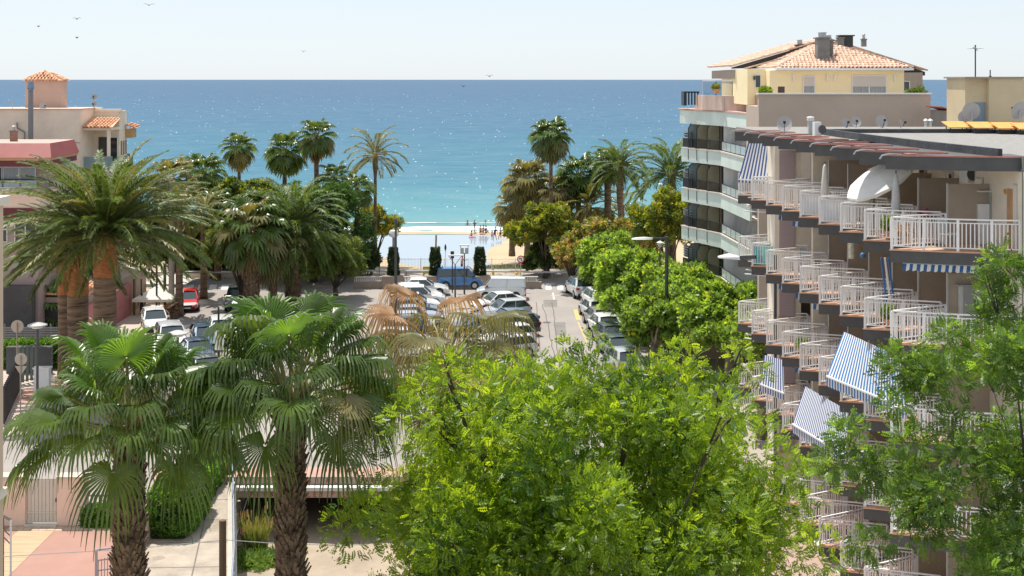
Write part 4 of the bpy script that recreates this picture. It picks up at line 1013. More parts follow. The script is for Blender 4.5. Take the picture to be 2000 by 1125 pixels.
MB().box(q.x-.25,q.y-.42,q.z,q.x+.13,q.y+.42,q.z+.6).build('body', plastic_w, t); MB().lathe([(.23,0),(.23,.02),(.05,.03)], (0,0,0), 16).build('fan', dgrey, t, local=True).rotation_euler = (R(90),0,0)
t.children[-1].location = (-.06,-.43,.3)
t = thing('air_conditioner', 'outdoor air conditioner on brackets one floor below, behind the foliage', 'air conditioner', (16.0,41.9,FL[3]+1.15)); q = t.location
MB().box(q.x-.3,q.y-.25,q.z,q.x+.1,q.y+.35,q.z+.62).build('body', plastic_w, t); MB().box(q.x-.34,q.y-.3,q.z-.06,q.x+.15,q.y+.4,q.z-.01).build('bracket', M('moss_bracket', (.22,.22,.10), .8, .3, 5), t)
t = thing('storage_cabinet', 'tall light grey storage cabinet one floor below at the near end', 'cabinet', (15.2,43.1,FL[3])); q = t.location
MB().box(15.0,42.9,q.z+.04,15.12,43.4,q.z+1.7).build('door', M('cabinet_light', (.60,.59,.56), .6, .05, 2), t); MB().box(15.125,42.9,q.z+.04,15.95,43.4,q.z+1.7).build('body', M('cabinet_grey', (.36,.36,.34), .6, .05, 2), t)
MB().box(14.9,42.8,q.z+1.7,16.0,43.45,q.z+1.75).build('top', M('cabinet_grey', (.36,.36,.34)), t)
# orange interior door and dark door leaf by the near end wall
MB().box(16.14,41.35,z,16.20,41.75,z+1.98).build('shutter', M('orange_door', (.52,.30,.16), .6, .1, 2), bt)
# surfboard-like blue chair frame and wall decor one floor below
t = thing('folded_deckchair', 'folded blue and white striped deckchairs under the top balcony', 'deckchair', P(1731,545,45.2)); q = t.location
for j in range(3):
    MB().beam(q+Vector((-.18+.13*j,0,.75)), q+Vector((.0+.13*j,0,-.75)), .07, .05).build('folded_seat' if j else 'frame', [M('deck_blue', (.03,.12,.33), .6, .1, 3), white][j % 2], t)
t = thing('wall_vase', 'pale tube-shaped wall lantern on the brown divider one floor below', 'ornament', P(1663,490,47.4)); q = t.location
MB().lathe([(.11,-.28),(.11,.28)], q, 12).build('body', M('lantern_paper', (.55,.50,.38), .7, .35, 9), t); MB().lathe([(.12,.28),(.12,.32),(.03,.34)], q, 12).build('cap', white, t)
t = thing('wall_buoy', 'small blue ball hanging on the brown divider one floor below', 'ornament', P(1685,499,47.3)); q = t.location
MB().lathe([(.01,-.11),(.09,-.07),(.11,0),(.08,.08),(.02,.11)], q, 12).build('ball', M('buoy_blue', (.05,.16,.32), .4, .05, 3), t, smooth=True); MB().tube([q+Vector((0,0,.1)), q+Vector((0,0,.3))], .008, 4).build('cord', blackmetal, t)
# more furniture glimpsed behind rails
def table_set(x, y, z, lab):
    t = thing('balcony_table', lab, 'table', (x,y,z), 0, None); MB().box(x-.35,y-.25,z+.68,x+.35,y+.25,z+.72).build('top', dgrey, t)
    for sx in (-1,1):
        for sy in (-1,1): MB().box(x+sx*.32-.02,y+sy*.22-.02,z,x+sx*.32+.02,y+sy*.22+.02,z+.68).build('leg', blackmetal, t)
table_set(14.0,44.9,z,'dark balcony table beside the closed grey parasol'); table_set(13.9,47.9,z,'dark balcony table under the open white parasol')

def balc_chair(f, k, dx, dy, rz, col, lab):
    p = Pk(k); z_ = FL[f]+.03+k*.0035; t = thing('balcony_chair', lab, 'chair', (p.x+dx,p.y+dy,z_), R(rz))
    m_ = M('chair_%d' % int(col[0]*100), col, .5, .08, 4)
    MB().box(-.22,-.22,.42,.22,.22,.46).build('seat', m_, t, local=True); MB().beam((-.2,.22,.66),(.2,.22,.66),.03,.42).build('backrest', m_, t, local=True)
    for sx in (-.2,.2):
        for sy in (-.2,.2): MB().box(sx-.015,sy-.015,0,sx+.015,sy+.015,.42 if sy < 0 else .86).build('leg', m_, t, local=True)
for a_ in ((4,6,2.0,.35,40,(.70,.70,.68),'white chair behind the near railing of the top balcony'),(4,4,1.6,.2,-60,(.14,.10,.08),'brown chair on the top-floor balcony under the white parasol'),(3,6,1.8,.3,20,(.62,.62,.60),'white chair on the third-floor balcony at the near end'),(3,4,1.7,.25,200,(.10,.22,.40),'blue chair on the third-floor balcony below the parasol'),
    (4,1,1.6,.2,90,(.55,.50,.42),'cream chair on the top-floor balcony by the beige closed parasol'),(2,3,1.7,.2,140,(.45,.12,.08),'red chair on the balcony left of the large blue striped awning'),(3,1,1.7,.3,30,(.30,.32,.30),'grey chair on the third-floor balcony near the blue rail net')): balc_chair(*a_)
for f, k, lab in ((3,5,'leafy pot plant at the tip of a third-floor balcony'),(2,1,'leafy pot plant on the second-floor balcony near the plane trees'),(4,5,'leafy pot plant beside the closed grey parasol on the top floor')):
    p = Pk(k); z_ = FL[f]+.03+k*.0035; t = thing('pot_plant', lab, 'plant', (p.x+.9,p.y+.1,z_)); q = t.location
    MB().lathe([(.12,0),(.17,.28),(.14,.28)], q, 10).build('pot', terra, t); bush_mesh('foliage', (q.x,q.y,q.z+.5), (.26,.24,.26), 80, .14, [hg_ if False else loc_a, loc_c], t, 50+k)
# ---- things on that roof
def dish(px, py, Y, r, lab, back=False, az=0, zb=None):
    q = P(px,py,Y); zb = ROOF if zb is None else zb; t = thing('satellite_dish', lab, 'satellite dish', (q.x,q.y,zb), 0, 'satellite dishes on the roofs')
    d = Vector((sin(az),cos(az)*(1 if back else -1),.35)).normalized(); u_ = d.cross(Vector((0,0,1))).normalized(); v_ = u_.cross(d)
    mb = MB(); n_ = 20; mb.v.append(tuple(q-d*r*.18))
    for rr, dd in ((.5,-.13),(1,.0)):
        for i in range(n_): a = 2*pi*i/n_; mb.v.append(tuple(q+(u_*cos(a)*.92+v_*sin(a))*r*rr+d*r*dd))
    for i in range(n_): mb.f.append((0,1+(i+1)%n_,1+i)); mb.m.append(0); mb.f.append((1+i,1+(i+1)%n_,1+n_+(i+1)%n_,1+n_+i)); mb.m.append(0)
    mb.build('reflector', M('dish_grey', (.42,.40,.39), .5, .08, 2), t, smooth=True)
    mb = MB(); mb.beam(q+v_*-r*.95, q+d*r*.95-v_*r*.1, .025, .025); mb.box(q.x+d.x*r-.05, q.y+d.y*r-.05, q.z+d.z*r-.1, q.x+d.x*r+.05, q.y+d.y*r+.05, q.z+d.z*r+.02); mb.build('receiver_arm', blackmetal, t)
    MB().tube([(q.x,q.y-d.y*.12,zb),(q.x,q.y-d.y*.12,q.z)], .03, 6).build('mast', steel, t)
dish(1532,242,56.5,.36,'grey satellite dish at the corner of the flat roof by the white vent pipe',False,-.2)
dish(1897,217,62.8,.46,'satellite dish in front of the blue door of the beige stair tower',True,.2)
dish(1883,228,63.4,.33,'small satellite dish half hidden behind the one before the tower door',True,.1)
dish(1990,216,62,.47,'satellite dish at the right edge of the photo before the stair tower',True,-.3)
dish(1722,237,66,.35,'pale round satellite dish against the tan wall, rightmost one',False,.2)
dish(1672,238,66.5,.28,'pale satellite dish against the tan wall, right one of a pair',False,-.1)
dish(1652,240,66.5,.26,'pale satellite dish against the tan wall, left one of a pair',False,.3)
dish(1760,240,65.5,.22,'tilted small white dish on the roof beside the tan wall',False,1.0)
t = thing('stair_tower', 'beige rooftop stair tower with flat cap and blue door', 'stair tower', (24,65,ROOF))
MB().box(22.55,63.7,ROOF-.02,23.62,66.4,18.55).box(23.62,63.4,ROOF-.02,25.35,66.4,18.55).build('wall', M('tower_render', (.62,.50,.32), .85, .08, .5, .2, bscale=20), t)
MB().box(22.42,63.3,18.55,25.5,66.5,18.63).build('roof', M('tower_cap', (.32,.28,.22), .8, .1, 2), t)
MB().box(22.95,63.66,ROOF,23.55,63.705,17.35).build('door', M('blue_grey_door', (.20,.26,.33), .5, .1, 2), t)
t = thing('antenna_mast', 'thin television aerial mast standing on the stair tower', 'antenna', P(1905,153,65))
q = t.location; MB().tube([(q.x,q.y,18.6),(q.x,q.y,20.25)], .035, 6).build('mast', blackmetal, t)
mb = MB(); mb.beam((q.x-.05,q.y-.5,20.05),(q.x+.05,q.y+.4,20.12),.02,.02)
for j in range(7): mb.beam((q.x-.3,q.y-.4+.12*j,20.06),(q.x+.3,q.y-.4+.12*j,20.06),.012,.012)
for s_ in (-1,1): mb.beam((q.x-.08,q.y+.1*s_,20.15),(q.x+.08,q.y+.1*s_,19.95),.03,.03)
mb.build('aerial', steel, t)
t = thing('roof_post', 'short dark post on the stair tower beside the aerial mast', 'post', P(1934,150,64.5)); q = t.location
MB().tube([(q.x,q.y,18.62),(q.x,q.y,18.98)], .03, 6).build('rod', blackmetal, t); MB().box(q.x-.05,q.y-.05,18.62,q.x+.05,q.y+.05,18.68).build('foot', blackmetal, t)
org_m = M('orange_cover', (.72,.33,.08), .7, .12, 3)
for i, (px, lab) in enumerate(((1868,'orange-topped low roof unit, leftmost of the row beneath the dishes'),(1917,'orange-topped low roof unit, second from the left of the row'),(1964,'orange-topped low roof unit, third from the left of the row'),(2004,'orange-topped low roof unit cut by the right edge'))):
    q = P(px,246,60.5-i*.6); q.z = ROOF-.02; t = thing('roof_bench', lab, 'roof unit', q, 0, 'orange-covered units on the flat roof')
    MB().box(q.x-.45,q.y-.4,q.z+.0,q.x+.45,q.y+.4,q.z+.17).build('base', M('black_base', (.02,.022,.025), .6, .1, 2), t)
    mb = MB()
    for sx in (-.38,.38):
        for sy in (-.3,.3): mb.box(q.x+sx-.02,q.y+sy-.02,q.z+.17,q.x+sx+.02,q.y+sy+.02,q.z+.27)
    mb.build('stand', blackmetal, t)
    MB().add([(q.x-.5,q.y-.5,q.z+.24),(q.x+.55,q.y-.5,q.z+.24),(q.x+.48,q.y+.5,q.z+.48),(q.x-.55,q.y+.5,q.z+.48),(q.x-.5,q.y-.5,q.z+.28),(q.x+.55,q.y-.5,q.z+.28),(q.x+.48,q.y+.5,q.z+.52),(q.x-.55,q.y+.5,q.z+.52)], [(3,2,1,0),(4,5,6,7),(0,1,5,4),(1,2,6,5),(2,3,7,6),(3,0,4,7)]).build('sloped_cover', org_m, t)
t = thing('vent_pipe', 'white capped vent pipe by the corner of the flat roof', 'vent pipe', P(1583,250,58)); q = t.location; q.z = ROOF; t.location = q
MB().box(q.x-.11,q.y-.11,ROOF,q.x+.11,q.y+.11,ROOF+.62).build('shaft', M('vent_grey', (.45,.45,.44), .6, .1, 3), t); MB().lathe([(.16,.62),(.18,.68),(.14,.70),(.18,.76),(.16,.80),(.05,.82)], q, 12).build('cowl', plastic_w, t)
t = thing('air_conditioner', 'white air conditioner with round fan on the flat roof corner', 'air conditioner', P(1596,252,56.5)); q = t.location; q.z = ROOF; t.location = q
MB().box(q.x-.15,q.y-.2,ROOF,q.x+.14,q.y+.25,ROOF+.62).build('body', plastic_w, t); MB().lathe([(.19,-.02),(.19,.02),(.04,.04)], (0,0,0), 14).build('fan', dgrey, t, local=True); t.children[-1].rotation_euler = (R(80),0,R(20)); t.children[-1].location = (.18,-.22,.3)

# ================================================================== PALE GREEN BALCONY BUILDING with penthouse
pg = M('pale_green_panel', (.66,.74,.67), .6, .12, .5, .1, stretch=(1,1,.4)); capm = M('pale_cap', (.62,.55,.48), .8, .08, 2)
tb = thing('penthouse_building', 'pale building with mint green balconies and a yellow penthouse on top', 'building', (18,88,0))
MB().box(16.45,78.0,0,26.95,95,15.3).box(13.5,92.3,0,16.44,95,15.34).build('wall', tanwall, tb)
FZ = [5.2, 8.15, 10.85, 13.7]      # tops of parapets
a0 = (11.75,91.5); a1 = (14.15,86.3); a2 = (14.6,78.2)
a0 = (12.15,91.3)
for i, z1 in enumerate(FZ[:4]):
    ph = bpy.data.objects.new('balcony', None); C.objects.link(ph); ph.parent = tb; ph.location = Vector((a1[0],a1[1],z1-.9))-tb.location
    poly = [a0, a1, a2, (17,78.2), (17,92), (12.4,92)]
    MB().prism([(a0[0],a0[1]),(a1[0],a1[1]),(a2[0]-.06,a2[1]),(16.5,78.3),(16.5,91.8),(12.3,91.8)], z1-1.0, z1-.9).build('slab', capm, ph)
    mb = MB()
    for p_, q_ in ((a0,a1),(a1,a2)): mb.beam((p_[0],p_[1],z1-.57),(q_[0],q_[1],z1-.57),.14,.9)
    mb.build('parapet', pg, ph)
    mb = MB()
    for p_, q_ in ((a0,a1),(a1,a2)): mb.beam((p_[0],p_[1],z1-.07),(q_[0],q_[1],z1-.07),.26,.09)
    mb.build('parapet_cap', capm, ph)
    mb = MB(); bars = MB()
    for p_, q_, r0, r1 in ((a0,a1,.28,1),(a1,a2,0,1)):
        pa, qa = Vector((*p_,0)), Vector((*q_,0)); p2, q2 = pa.lerp(qa,r0), pa.lerp(qa,r1)
        for zz in (.02,.62): mb.beam(p2+Vector((0,0,z1+zz)), q2+Vector((0,0,z1+zz)), .04, .04)
        if r0 == 0:
            for j in range(6): ga_ = p2.lerp(q2,j/6+.01); gb_ = p2.lerp(q2,(j+1)/6-.01); MB().beam(ga_+Vector((0,0,z1+.32)), gb_+Vector((0,0,z1+.32)), .03, .54).build('glass_panel', M('pale_green_glass', (.50,.57,.55), .15, .06, 1), ph)
            continue
        n_ = int((q2-p2).length/.14)
        for j in range(n_+1): v_ = p2.lerp(q2, j/n_); bars.box(v_.x-.012,v_.y-.012,z1+.02,v_.x+.012,v_.y+.012,z1+.62)
    mb.build('handrail', blackmetal, ph); bars.build('railing_bars', blackmetal, ph, 'stuff')
    v_ = Vector((*a0,0)); w_ = Vector((*a1,0))
    MB().beam(v_.lerp(w_,.02)+Vector((0,0,z1+.32)), v_.lerp(w_,.26)+Vector((0,0,z1+.32)), .05, .62).build('dark_screen', blackmetal, ph)
    for j in range(3 if i else 5):
        zz = z1+.72+.17*j; MB().add([tuple(v_.lerp(w_,.03)+Vector((0,.3,zz+.12))), tuple(v_.lerp(w_,.24)+Vector((.1,.3,zz+.10))), tuple(v_.lerp(w_,.26)+Vector((0,-.1,zz-.02))), tuple(v_.lerp(w_,.04)+Vector((0,-.1,zz)))], [(0,1,2,3)]).build('louvre_slat', M('dark_louvre', (.10,.10,.105), .5, .2, 3), ph)
    # divider panels with cut corners, framed in black
    for j, (fx, mm) in enumerate(((.30,'frosted_blue'),(.52,'frosted_amber'),(.78,'frosted_amber'))):
        c_ = v_.lerp(w_, fx)+Vector((.12,.55,0)); W_ = .85
        gm_ = M('frosted_blue', (.20,.26,.28), .3, .1, 1) if mm == 'frosted_blue' else M('frosted_amber', (.26,.24,.16), .3, .15, 1)
        pts = [(c_.x-W_/2,c_.y,z1-.85),(c_.x+W_/2,c_.y,z1-.85),(c_.x+W_/2,c_.y,z1+1.72),(c_.x-W_/4,c_.y,z1+1.72),(c_.x-W_/2,c_.y,z1+1.35)]
        o = MB().add(pts+[(x,y+.04,zz) for x,y,zz in pts], [(0,1,2,3,4),(9,8,7,6,5)]+[(n_,n_+5,(n_+1)%5+5,(n_+1)%5) for n_ in range(5)]).build('divider_panel', gm_, ph)
        mb = MB()
        for n_ in range(1,5): mb.beam(pts[n_], pts[(n_+1)%5], .05, .05)
        mb.build('panel_frame', blackmetal, ph) if False else mb.build('frame', blackmetal, ph)
    c_ = w_+Vector((.05,.1,0)); MB().beam(c_+Vector((0,0,z1-.9)), c_+Vector((0,0,z1+1.9)), .1, .1, up=(0,1,0)).build('post', blackmetal, ph)
    # white folding sun screens on the near side: stepped pointed panels
    for j in range(6):
        y_ = 86.0-1.25*j; x_ = a1[0]+.55+(86.3-y_)*.05
        pts = [(x_,y_,z1-.6),(x_+1.6,y_+.3,z1-.6),(x_+1.6,y_+.3,z1+1.75),(x_+.35,y_,z1+1.75-.12*j),(x_+.05,y_,z1+.3-.1*j)]
        MB().add(pts+[(x,y+.03,zz) for x,y,zz in pts], [(0,1,2,3,4),(9,8,7,6,5)]+[(n_,n_+5,(n_+1)%5+5,(n_+1)%5) for n_ in range(5)]).build('sun_screen', M('white_screen_panel', (.84,.85,.84), .6, .04, 1), ph)
    MB().box(15.0,79,z1+1.75,16.2,86.0,z1+1.9).build('soffit', white, ph)
    o_ = MB().box(14.28,86.35,z1-.88,16.4,86.42,z1+1.86).build('white_screen', M('white_screen_panel', (.84,.85,.84)), ph); MB().beam((14.28,86.3,z1+1.9),(16.3,86.3,z1+1.9),.06,.06).build('frame', blackmetal, o_)
# top slab of that wing with terracotta paving, curved pink wall, glass windscreens
z1 = 16.35
tp = MB().prism([(12.05,91.9),(14.2,86.2),(14.75,78.1),(16.9,77.9),(16.9,93),(12.2,93)], 15.35, z1-.05).build('roof_slab', pg, tb)
MB().prism([(11.97,92.0),(14.15,86.0),(14.7,77.9),(17.1,77.7),(17.1,93.2),(12.1,93.2)], z1-.045, z1+.06).build('paving', M('salmon_tiles', (.55,.36,.29), .8, .15, 2), tp)
mb = MB(); pts = [(13.1,91),(13.3,88.5),(14.3,85.6),(15.6,84.4),(17,84)]
for p_, q_ in zip(pts, pts[1:]): mb.beam((p_[0],p_[1],z1+.55),(q_[0],q_[1],z1+.55),.2,1.0)
mb.build('curved_wall', M('streaked_pink_wall', (.60,.45,.38), .85, .2, 1.2, .2, stretch=(1,1,.25)), tb)
for j, x_ in enumerate((15.2,15.95)): MB().box(x_,79.6+.2*j,z1+.05,x_+.5,80.1,z1+1.15).build('parapet_pier', M('pier_pink', (.42,.27,.20), .8, .12, 2), tb)
gls = M('clear_windscreen', (.72,.76,.78), .05, 0, spec=.5, trans=0)
gls.node_tree.nodes['Principled BSDF'].inputs['Transmission Weight'].default_value = .95; gls.node_tree.nodes['Principled BSDF'].inputs['IOR'].default_value = 1.1
wp = [(13.35,89.5),(13.9,87.2),(14.75,85.6),(15.9,84.7)]
for p_, q_ in zip(wp, wp[1:]):
    g_ = MB().beam((p_[0],p_[1],z1+1.55),(q_[0],q_[1],z1+1.55),.03,.95).build('glass_screen', gls, tb)
    mb = MB(); mb.beam((p_[0],p_[1],z1+2.05),(q_[0],q_[1],z1+2.05),.06,.05); mb.beam((p_[0],p_[1],z1+1.06),(p_[0],p_[1],z1+2.05),.05,.05,up=(0,1,0)); mb.beam((q_[0],q_[1],z1+1.06),(q_[0],q_[1],z1+2.05),.05,.05,up=(0,1,0)); mb.build('frame', white, g_)
mb = MB(); 
for x_ in np.linspace(12.25,13.1,5): mb.box(x_-.05,90.2,z1+.35,x_+.05,90.3,z1+1.25)
mb.beam((12.15,90.25,z1+1.25),(13.2,90.25,z1+1.25),.1,.1); mb.build('dark_railing', blackmetal, tb)
MB().box(12.1,90.1,z1+.3,12.3,91.5,z1+1.3).build('dark_screen', blackmetal, tb)
# terrace front wall and penthouse
MB().box(14.42+.02,74.9,0,24.5,75.3,17.62).box(14.46,75.32,13,24.45,79,16.9).build('terrace_wall', tanwall, tb)
MB().box(14.38,74.8,17.62,24.56,75.4,17.70).build('wall_cap', white, tb)
ye = yellow
MB().box(14.2+.55,80.2,16.9,15.9,90,19.15).box(15.9,79.0,16.9,24.2,88,19.05).build('penthouse_wall', ye, tb)
def window(par, x0, x1, z0, z1, y, frame_m=white, glass_m=curtain, mull=1, blind=0, nm='window'):
    f_ = MB(); t_ = .05
    f_.box(x0-t_,y-.05,z0-t_,x0,y,z1+t_); f_.box(x1,y-.05,z0-t_,x1+t_,y,z1+t_); f_.box(x0,y-.05,z1,x1,y,z1+t_); f_.box(x0,y-.07,z0-t_,x1,y,z0)
    for i in range(1, mull): xm = x0+(x1-x0)*i/mull; f_.box(xm-.03,y-.045,z0,xm+.03,y,z1)
    o = f_.build(nm, frame_m, par); MB().box(x0,y-.02,z0,x1,y-.004,z1).build('pane', glass_m, o)
    if blind: MB().box(x0,y-.06,z1-blind*(z1-z0)+.0,x1,y-.022,z1-.002).build('blind', M('roller_blind', (.60,.55,.50), .7, .04, 2, stretch=(1,1,20)), o)
    return o
window(tb, 18.0,18.65,17.5,18.65,78.97, blind=.5); window(tb, 21.0,23.05,17.45,18.7,78.97, mull=2, blind=.52)
tile_m = M('roof_tile', (.56,.36,.25), .85, .3, 3.5, .2, col2=(.70,.50,.38)); 
def tiled(name, A, B, C_, D, mat, par, step=.24, under=True):
    """barrel-tile roof face: eave A-B, ridge D-C_ ; rows of half round tiles, overlapping courses"""
    A,B,C_,D = map(Vector,(A,B,C_,D)); mb = MB(); L = (B-A).length; n_ = int(L/step); nr = (A-B).cross(D-A).normalized()
    if nr.z < 0: nr = -nr
    mb.add([A,B,C_,D],[(0,1,2,3)])
    S = max((D-A).length,(C_-B).length); nc = max(2,int(S/.45))
    eu = (B-A).normalized(); upv = (D-A)-eu*((D-A).dot(eu)); H = upv.length; upv.normalize()
    sl = (D-A).dot(eu)/H if H else 0; sr = (C_-B).dot(eu)/H if H else 0
    for j in range(nc):
        h0, h1 = H*j/nc, H*(j+1)/nc+.04
        x0, x1 = sl*(h0+h1)/2, L+sr*(h0+h1)/2; m_ = int((x1-x0)/step)
        for i in range(m_):
            cx = x0+step*(i+.5)+random.uniform(-.01,.01); r = step*.36
            for (u0,v0,lift) in ((cx,h0,.05),):
                o = len(mb.v)
                for (hh, lf, rr) in ((h0,.045,r),(h1,.01,r*.85)):
                    for t_ in (0,.25,.5,.75,1): a = pi*t_; mb.v.append(tuple(A+eu*(cx-cos(a)*rr)+upv*hh+nr*(sin(a)*rr*.9+lf)))
                for q_ in range(4): mb.f.append((o+q_,o+q_+1,o+q_+6,o+q_+5)); mb.m.append(0)
                mb.f.append((o,o+1,o+2,o+3,o+4)); mb.m.append(0)
    return mb.build(name, mat, par, 'stuff')
# yellow penthouse hip roof
e = 19.22; A=(16.3,78.4,e); B=(24.55,78.4,e); 
tiled('roof_tiles',(16.3,78.4,e),(24.55,78.4,e),(20.9,83.0,20.75),(20.0,83.0,20.75),tile_m,tb)
tiled('roof_tiles',(16.2,88.5,e),(16.2,78.4,e),(20.0,83.0,20.75),(20.0,88.0,20.75),tile_m,tb)
tiled('roof_tiles',(24.65,78.4,e),(24.65,88.5,e),(20.9,88.0,20.75),(20.9,83.0,20.75),tile_m,tb)
MB().box(16.2,78.35,19.06,24.6,88.5,19.19).build('eave_board', white, tb)
# main gabled roof behind, dark underside, further tiles
tiled('roof_tiles',(14.5,95,19.35),(14.5,84.5,19.35),(20.8,85.5,21.15),(20.8,95,21.15),tile_m,tb,.3)
tiled('roof_tiles',(27.3,84.5,19.1),(27.3,95,19.1),(20.9,95,21.15),(20.9,85.5,21.15),tile_m,tb,.3)
mb = MB(); mb.add([(14.5,84.6,19.28),(20.85,85.6,21.1),(27.3,84.6,19.0),(27.3,84.6,18.75),(24.0,84.6,18.75),(20.85,85.6,19.5),(16.2,84.6,19.3),(14.5,84.6,19.2)],[(0,7,6,5,1),(1,5,4,3,2)]); mb.build('gable_cladding', M('black_cladding', (.035,.036,.04), .6, .2, 2), tb)
for (xa,za,xb,zb,yy) in ((14.4,19.36,20.85,21.2,84.4),(20.85,21.2,27.4,19.1,84.4),(15.0,19.2,20.2,20.6,82.6)): MB().beam((xa,yy,za),(xb,yy,zb),.2,.09).build('verge', M('verge_tile', (.50,.36,.26), .8, .3, 4), tb)
MB().box(24.2+.02,84.0,16.9,26.95,94,18.95).box(14.68,84.7,18.55,24,94.1,19.13).build('rear_wall', M('rear_tan_wall', (.42,.34,.28), .85, .08, .5), tb)
window(tb, 25.6,26.05,17.75,18.35,83.98, blind=0, glass_m=glass)
MB().box(24.3,83.9,16.95,24.9,83.98,18.0).build('cupboard_door', M('grey_cupboard', (.42,.40,.38), .6, .1, 2), tb)
for px in (1550,1616,1631,1748):
    q = P(px,152,78.9); mb = MB(); mb.box(q.x-.05,78.86,q.z-.2,q.x+.05,78.98,q.z+.2); mb.build('wall_lamp', white, tb)
for px in (1474,1512,1530): q = P(px,152,80.0); MB().box(q.x-.06,80.05,q.z-.12,q.x+.06,80.18,q.z+.12).build('wall_lamp', dgrey, tb)
window(tb, 15.25,15.55,18.0,18.75,80.18, glass_m=glass)
# penthouse chimneys
ch = M('grey_chimney', (.21,.205,.195), .85, .2, 1.5, .3)
def chimney(px, Y, w_, z0, z1, lab, cap=True, m_=ch):
    q = P(px,100,Y); t = thing('chimney', lab, 'chimney', (q.x,Y,z0))
    MB().box(q.x-w_/2,Y-w_/2,z0,q.x+w_/2,Y+w_/2,z1).build('stack', m_, t)
    MB().box(q.x-w_*.62,Y-w_*.62,z1,q.x+w_*.62,Y+w_*.62,z1+.08).build('cap', m_, t)
    if cap:
        MB().lathe([(w_*.32,.08),(w_*.34,.35),(w_*.42,.38),(w_*.2,.42)], (q.x,Y,z1), 10).build('cowl', steel, t)
    return t
chimney(1606,80.2,.75,19.4,21.05,'broad grey chimney rising from the front of the tiled roof')
chimney(1618,80.9,.5,19.5,20.9,'narrower chimney right behind the broad grey one',True)
chimney(1651,83.4,.8,20.6,21.3,'black box chimney at the top of the tiled roof',False,M('black_box', (.03,.035,.035), .5, .1, 2))
chimney(1641,83.0,.4,20.5,21.15,'grey louvred flue beside the black box chimney',False)
chimney(1562,85.5,.5,19.9,20.75,'small dark chimney on the left slope of the roof',True,M('black_box', (.03,.035,.035)))
chimney(1687,86.0,.3,20.7,21.15,'round-cowled flue on the right slope of the roof',True)
# terrace plants
t = thing('potted_bush', 'round bright green bush on the penthouse terrace wall', 'bush', P(1494,182,77)); q = t.location
MB().lathe([(.25,-.5),(.32,-.1),(.28,-.1)], q, 10).build('pot', terra, t); bush_mesh('foliage', (q.x,q.y,q.z+.05), (.42,.42,.38), 240, .16, [loc_a, loc_c], t, 9)
t = thing('spiky_plant', 'spiky green plant behind the right end of the terrace wall', 'plant', P(1789,182,77)); q = t.location
MB().lathe([(.3,-.5),(.36,-.15),(.3,-.15)], q, 10).build('pot', terra, t); bush_mesh('foliage', (q.x,q.y,q.z-.05), (.55,.4,.25), 90, .32, [was, was_b], t, 10, tm=NEEDLE)
t = thing('potted_shrub', 'pale green shrub behind the glass windscreens', 'bush', P(1399,172,86)); q = t.location
MB().lathe([(.2,-.35),(.26,-.05),(.2,-.05)], q, 10).build('pot', terra, t); bush_mesh('foliage', (q.x,q.y,q.z+.08), (.32,.3,.22), 120, .14, [yg_a, yg_b], t, 11)
t = thing('terrace_chair', 'dark chair back on the yellow penthouse terrace', 'chair', P(1526,176,77.5)); q = t.location
MB().box(q.x-.2,q.y-.02,q.z-.4,q.x+.2,q.y+.04,q.z+.22).build('backrest', M('brown_cushion', (.10,.06,.05), .7, .1, 5), t); MB().box(q.x-.22,q.y-.5,q.z-.45,q.x+.22,q.y,q.z-.4).build('seat', blackmetal, t)
# red-tiled outbuilding right of the terrace
t = thing('rooftop_house', 'small grey rooftop shed with red roof beside the stair tower', 'shed', P(1830,240,72))
MB().box(24.3-.1,71.5,13,25.0,74,16.75).build('wall', M('shed_grey', (.30,.27,.24), .85, .1, 1), t); MB().add([(23.9,71.3,16.95),(25.2,71.3,16.6),(25.2,74.2,16.6),(23.9,74.2,16.95),(23.9,71.3,17.0),(25.2,71.3,16.65),(25.2,74.2,16.65),(23.9,74.2,17.0)], [(3,2,1,0),(4,5,6,7),(0,1,5,4),(1,2,6,5),(2,3,7,6),(3,0,4,7)]).build('roof', M('red_roof', (.50,.16,.12), .7, .1, 2), t)
for i, px in enumerate((1808,1817)):
    q = P(px,238,70); t = thing('roof_vent', ('small white mushroom vent, left of a pair before the shed','small white mushroom vent, right of a pair before the shed')[i], 'vent', (q.x,q.y,ROOF)); 
    MB().tube([(q.x,q.y,ROOF-1),(q.x,q.y,16.2)], .08, 8).build('pipe', plastic_w, t); MB().lathe([(.13,0),(.14,.06),(.05,.14)], (q.x,q.y,16.2), 10).build('cap', plastic_w, t)
# ground-level pieces at the foot of the pale building
MB().box(9.6,83,0,14.4,83.3,2.2).build('terrace_wall', pg, tb) if False else None

# ================================================================== LEFT BUILDINGS
lb = thing('beige_block', 'beige apartment block at the upper left with a tiled corner canopy', 'building', (-36,103,0))
MB().box(-60,99.8,0,-33.72,105.2,16.15).build('wall', beige, lb)
MB().box(-60.1,99.7,16.15,-33.62,105.25,16.22).build('wall_cap', M('cap_stone', (.60,.45,.36), .8, .1, 2), lb)
MB().box(-60,99.74,13.55,-33.7,99.8-.003,13.6).build('string_course', M('course_shadow', (.42,.34,.26), .8, .1, 2), lb)
MB().box(-33.72,100.6,14.5,-31.5,103.3,14.7).build('canopy_slab', beige, lb)
tiled('canopy_tiles',(-33.7,100.3,14.75),(-31.3,100.3,14.75),(-31.5,103.0,15.4),(-33.7,103.0,15.4),terra,lb,.27)
MB().box(-33.72,103.3,0,-31.7,103.6,15.9).box(-31.8,100.5,0,-31.6,100.75,14.5).box(-33.7,103.2,15.9,-31.55,103.7,16.1).build('side_wall', cream, lb)
MB().box(-33.7,100.5,11.35,-31.3,103.3,11.5).build('balcony_slab', capm, lb)
gb = M('greenish_glass', (.20,.30,.32), .1, .1, 2)
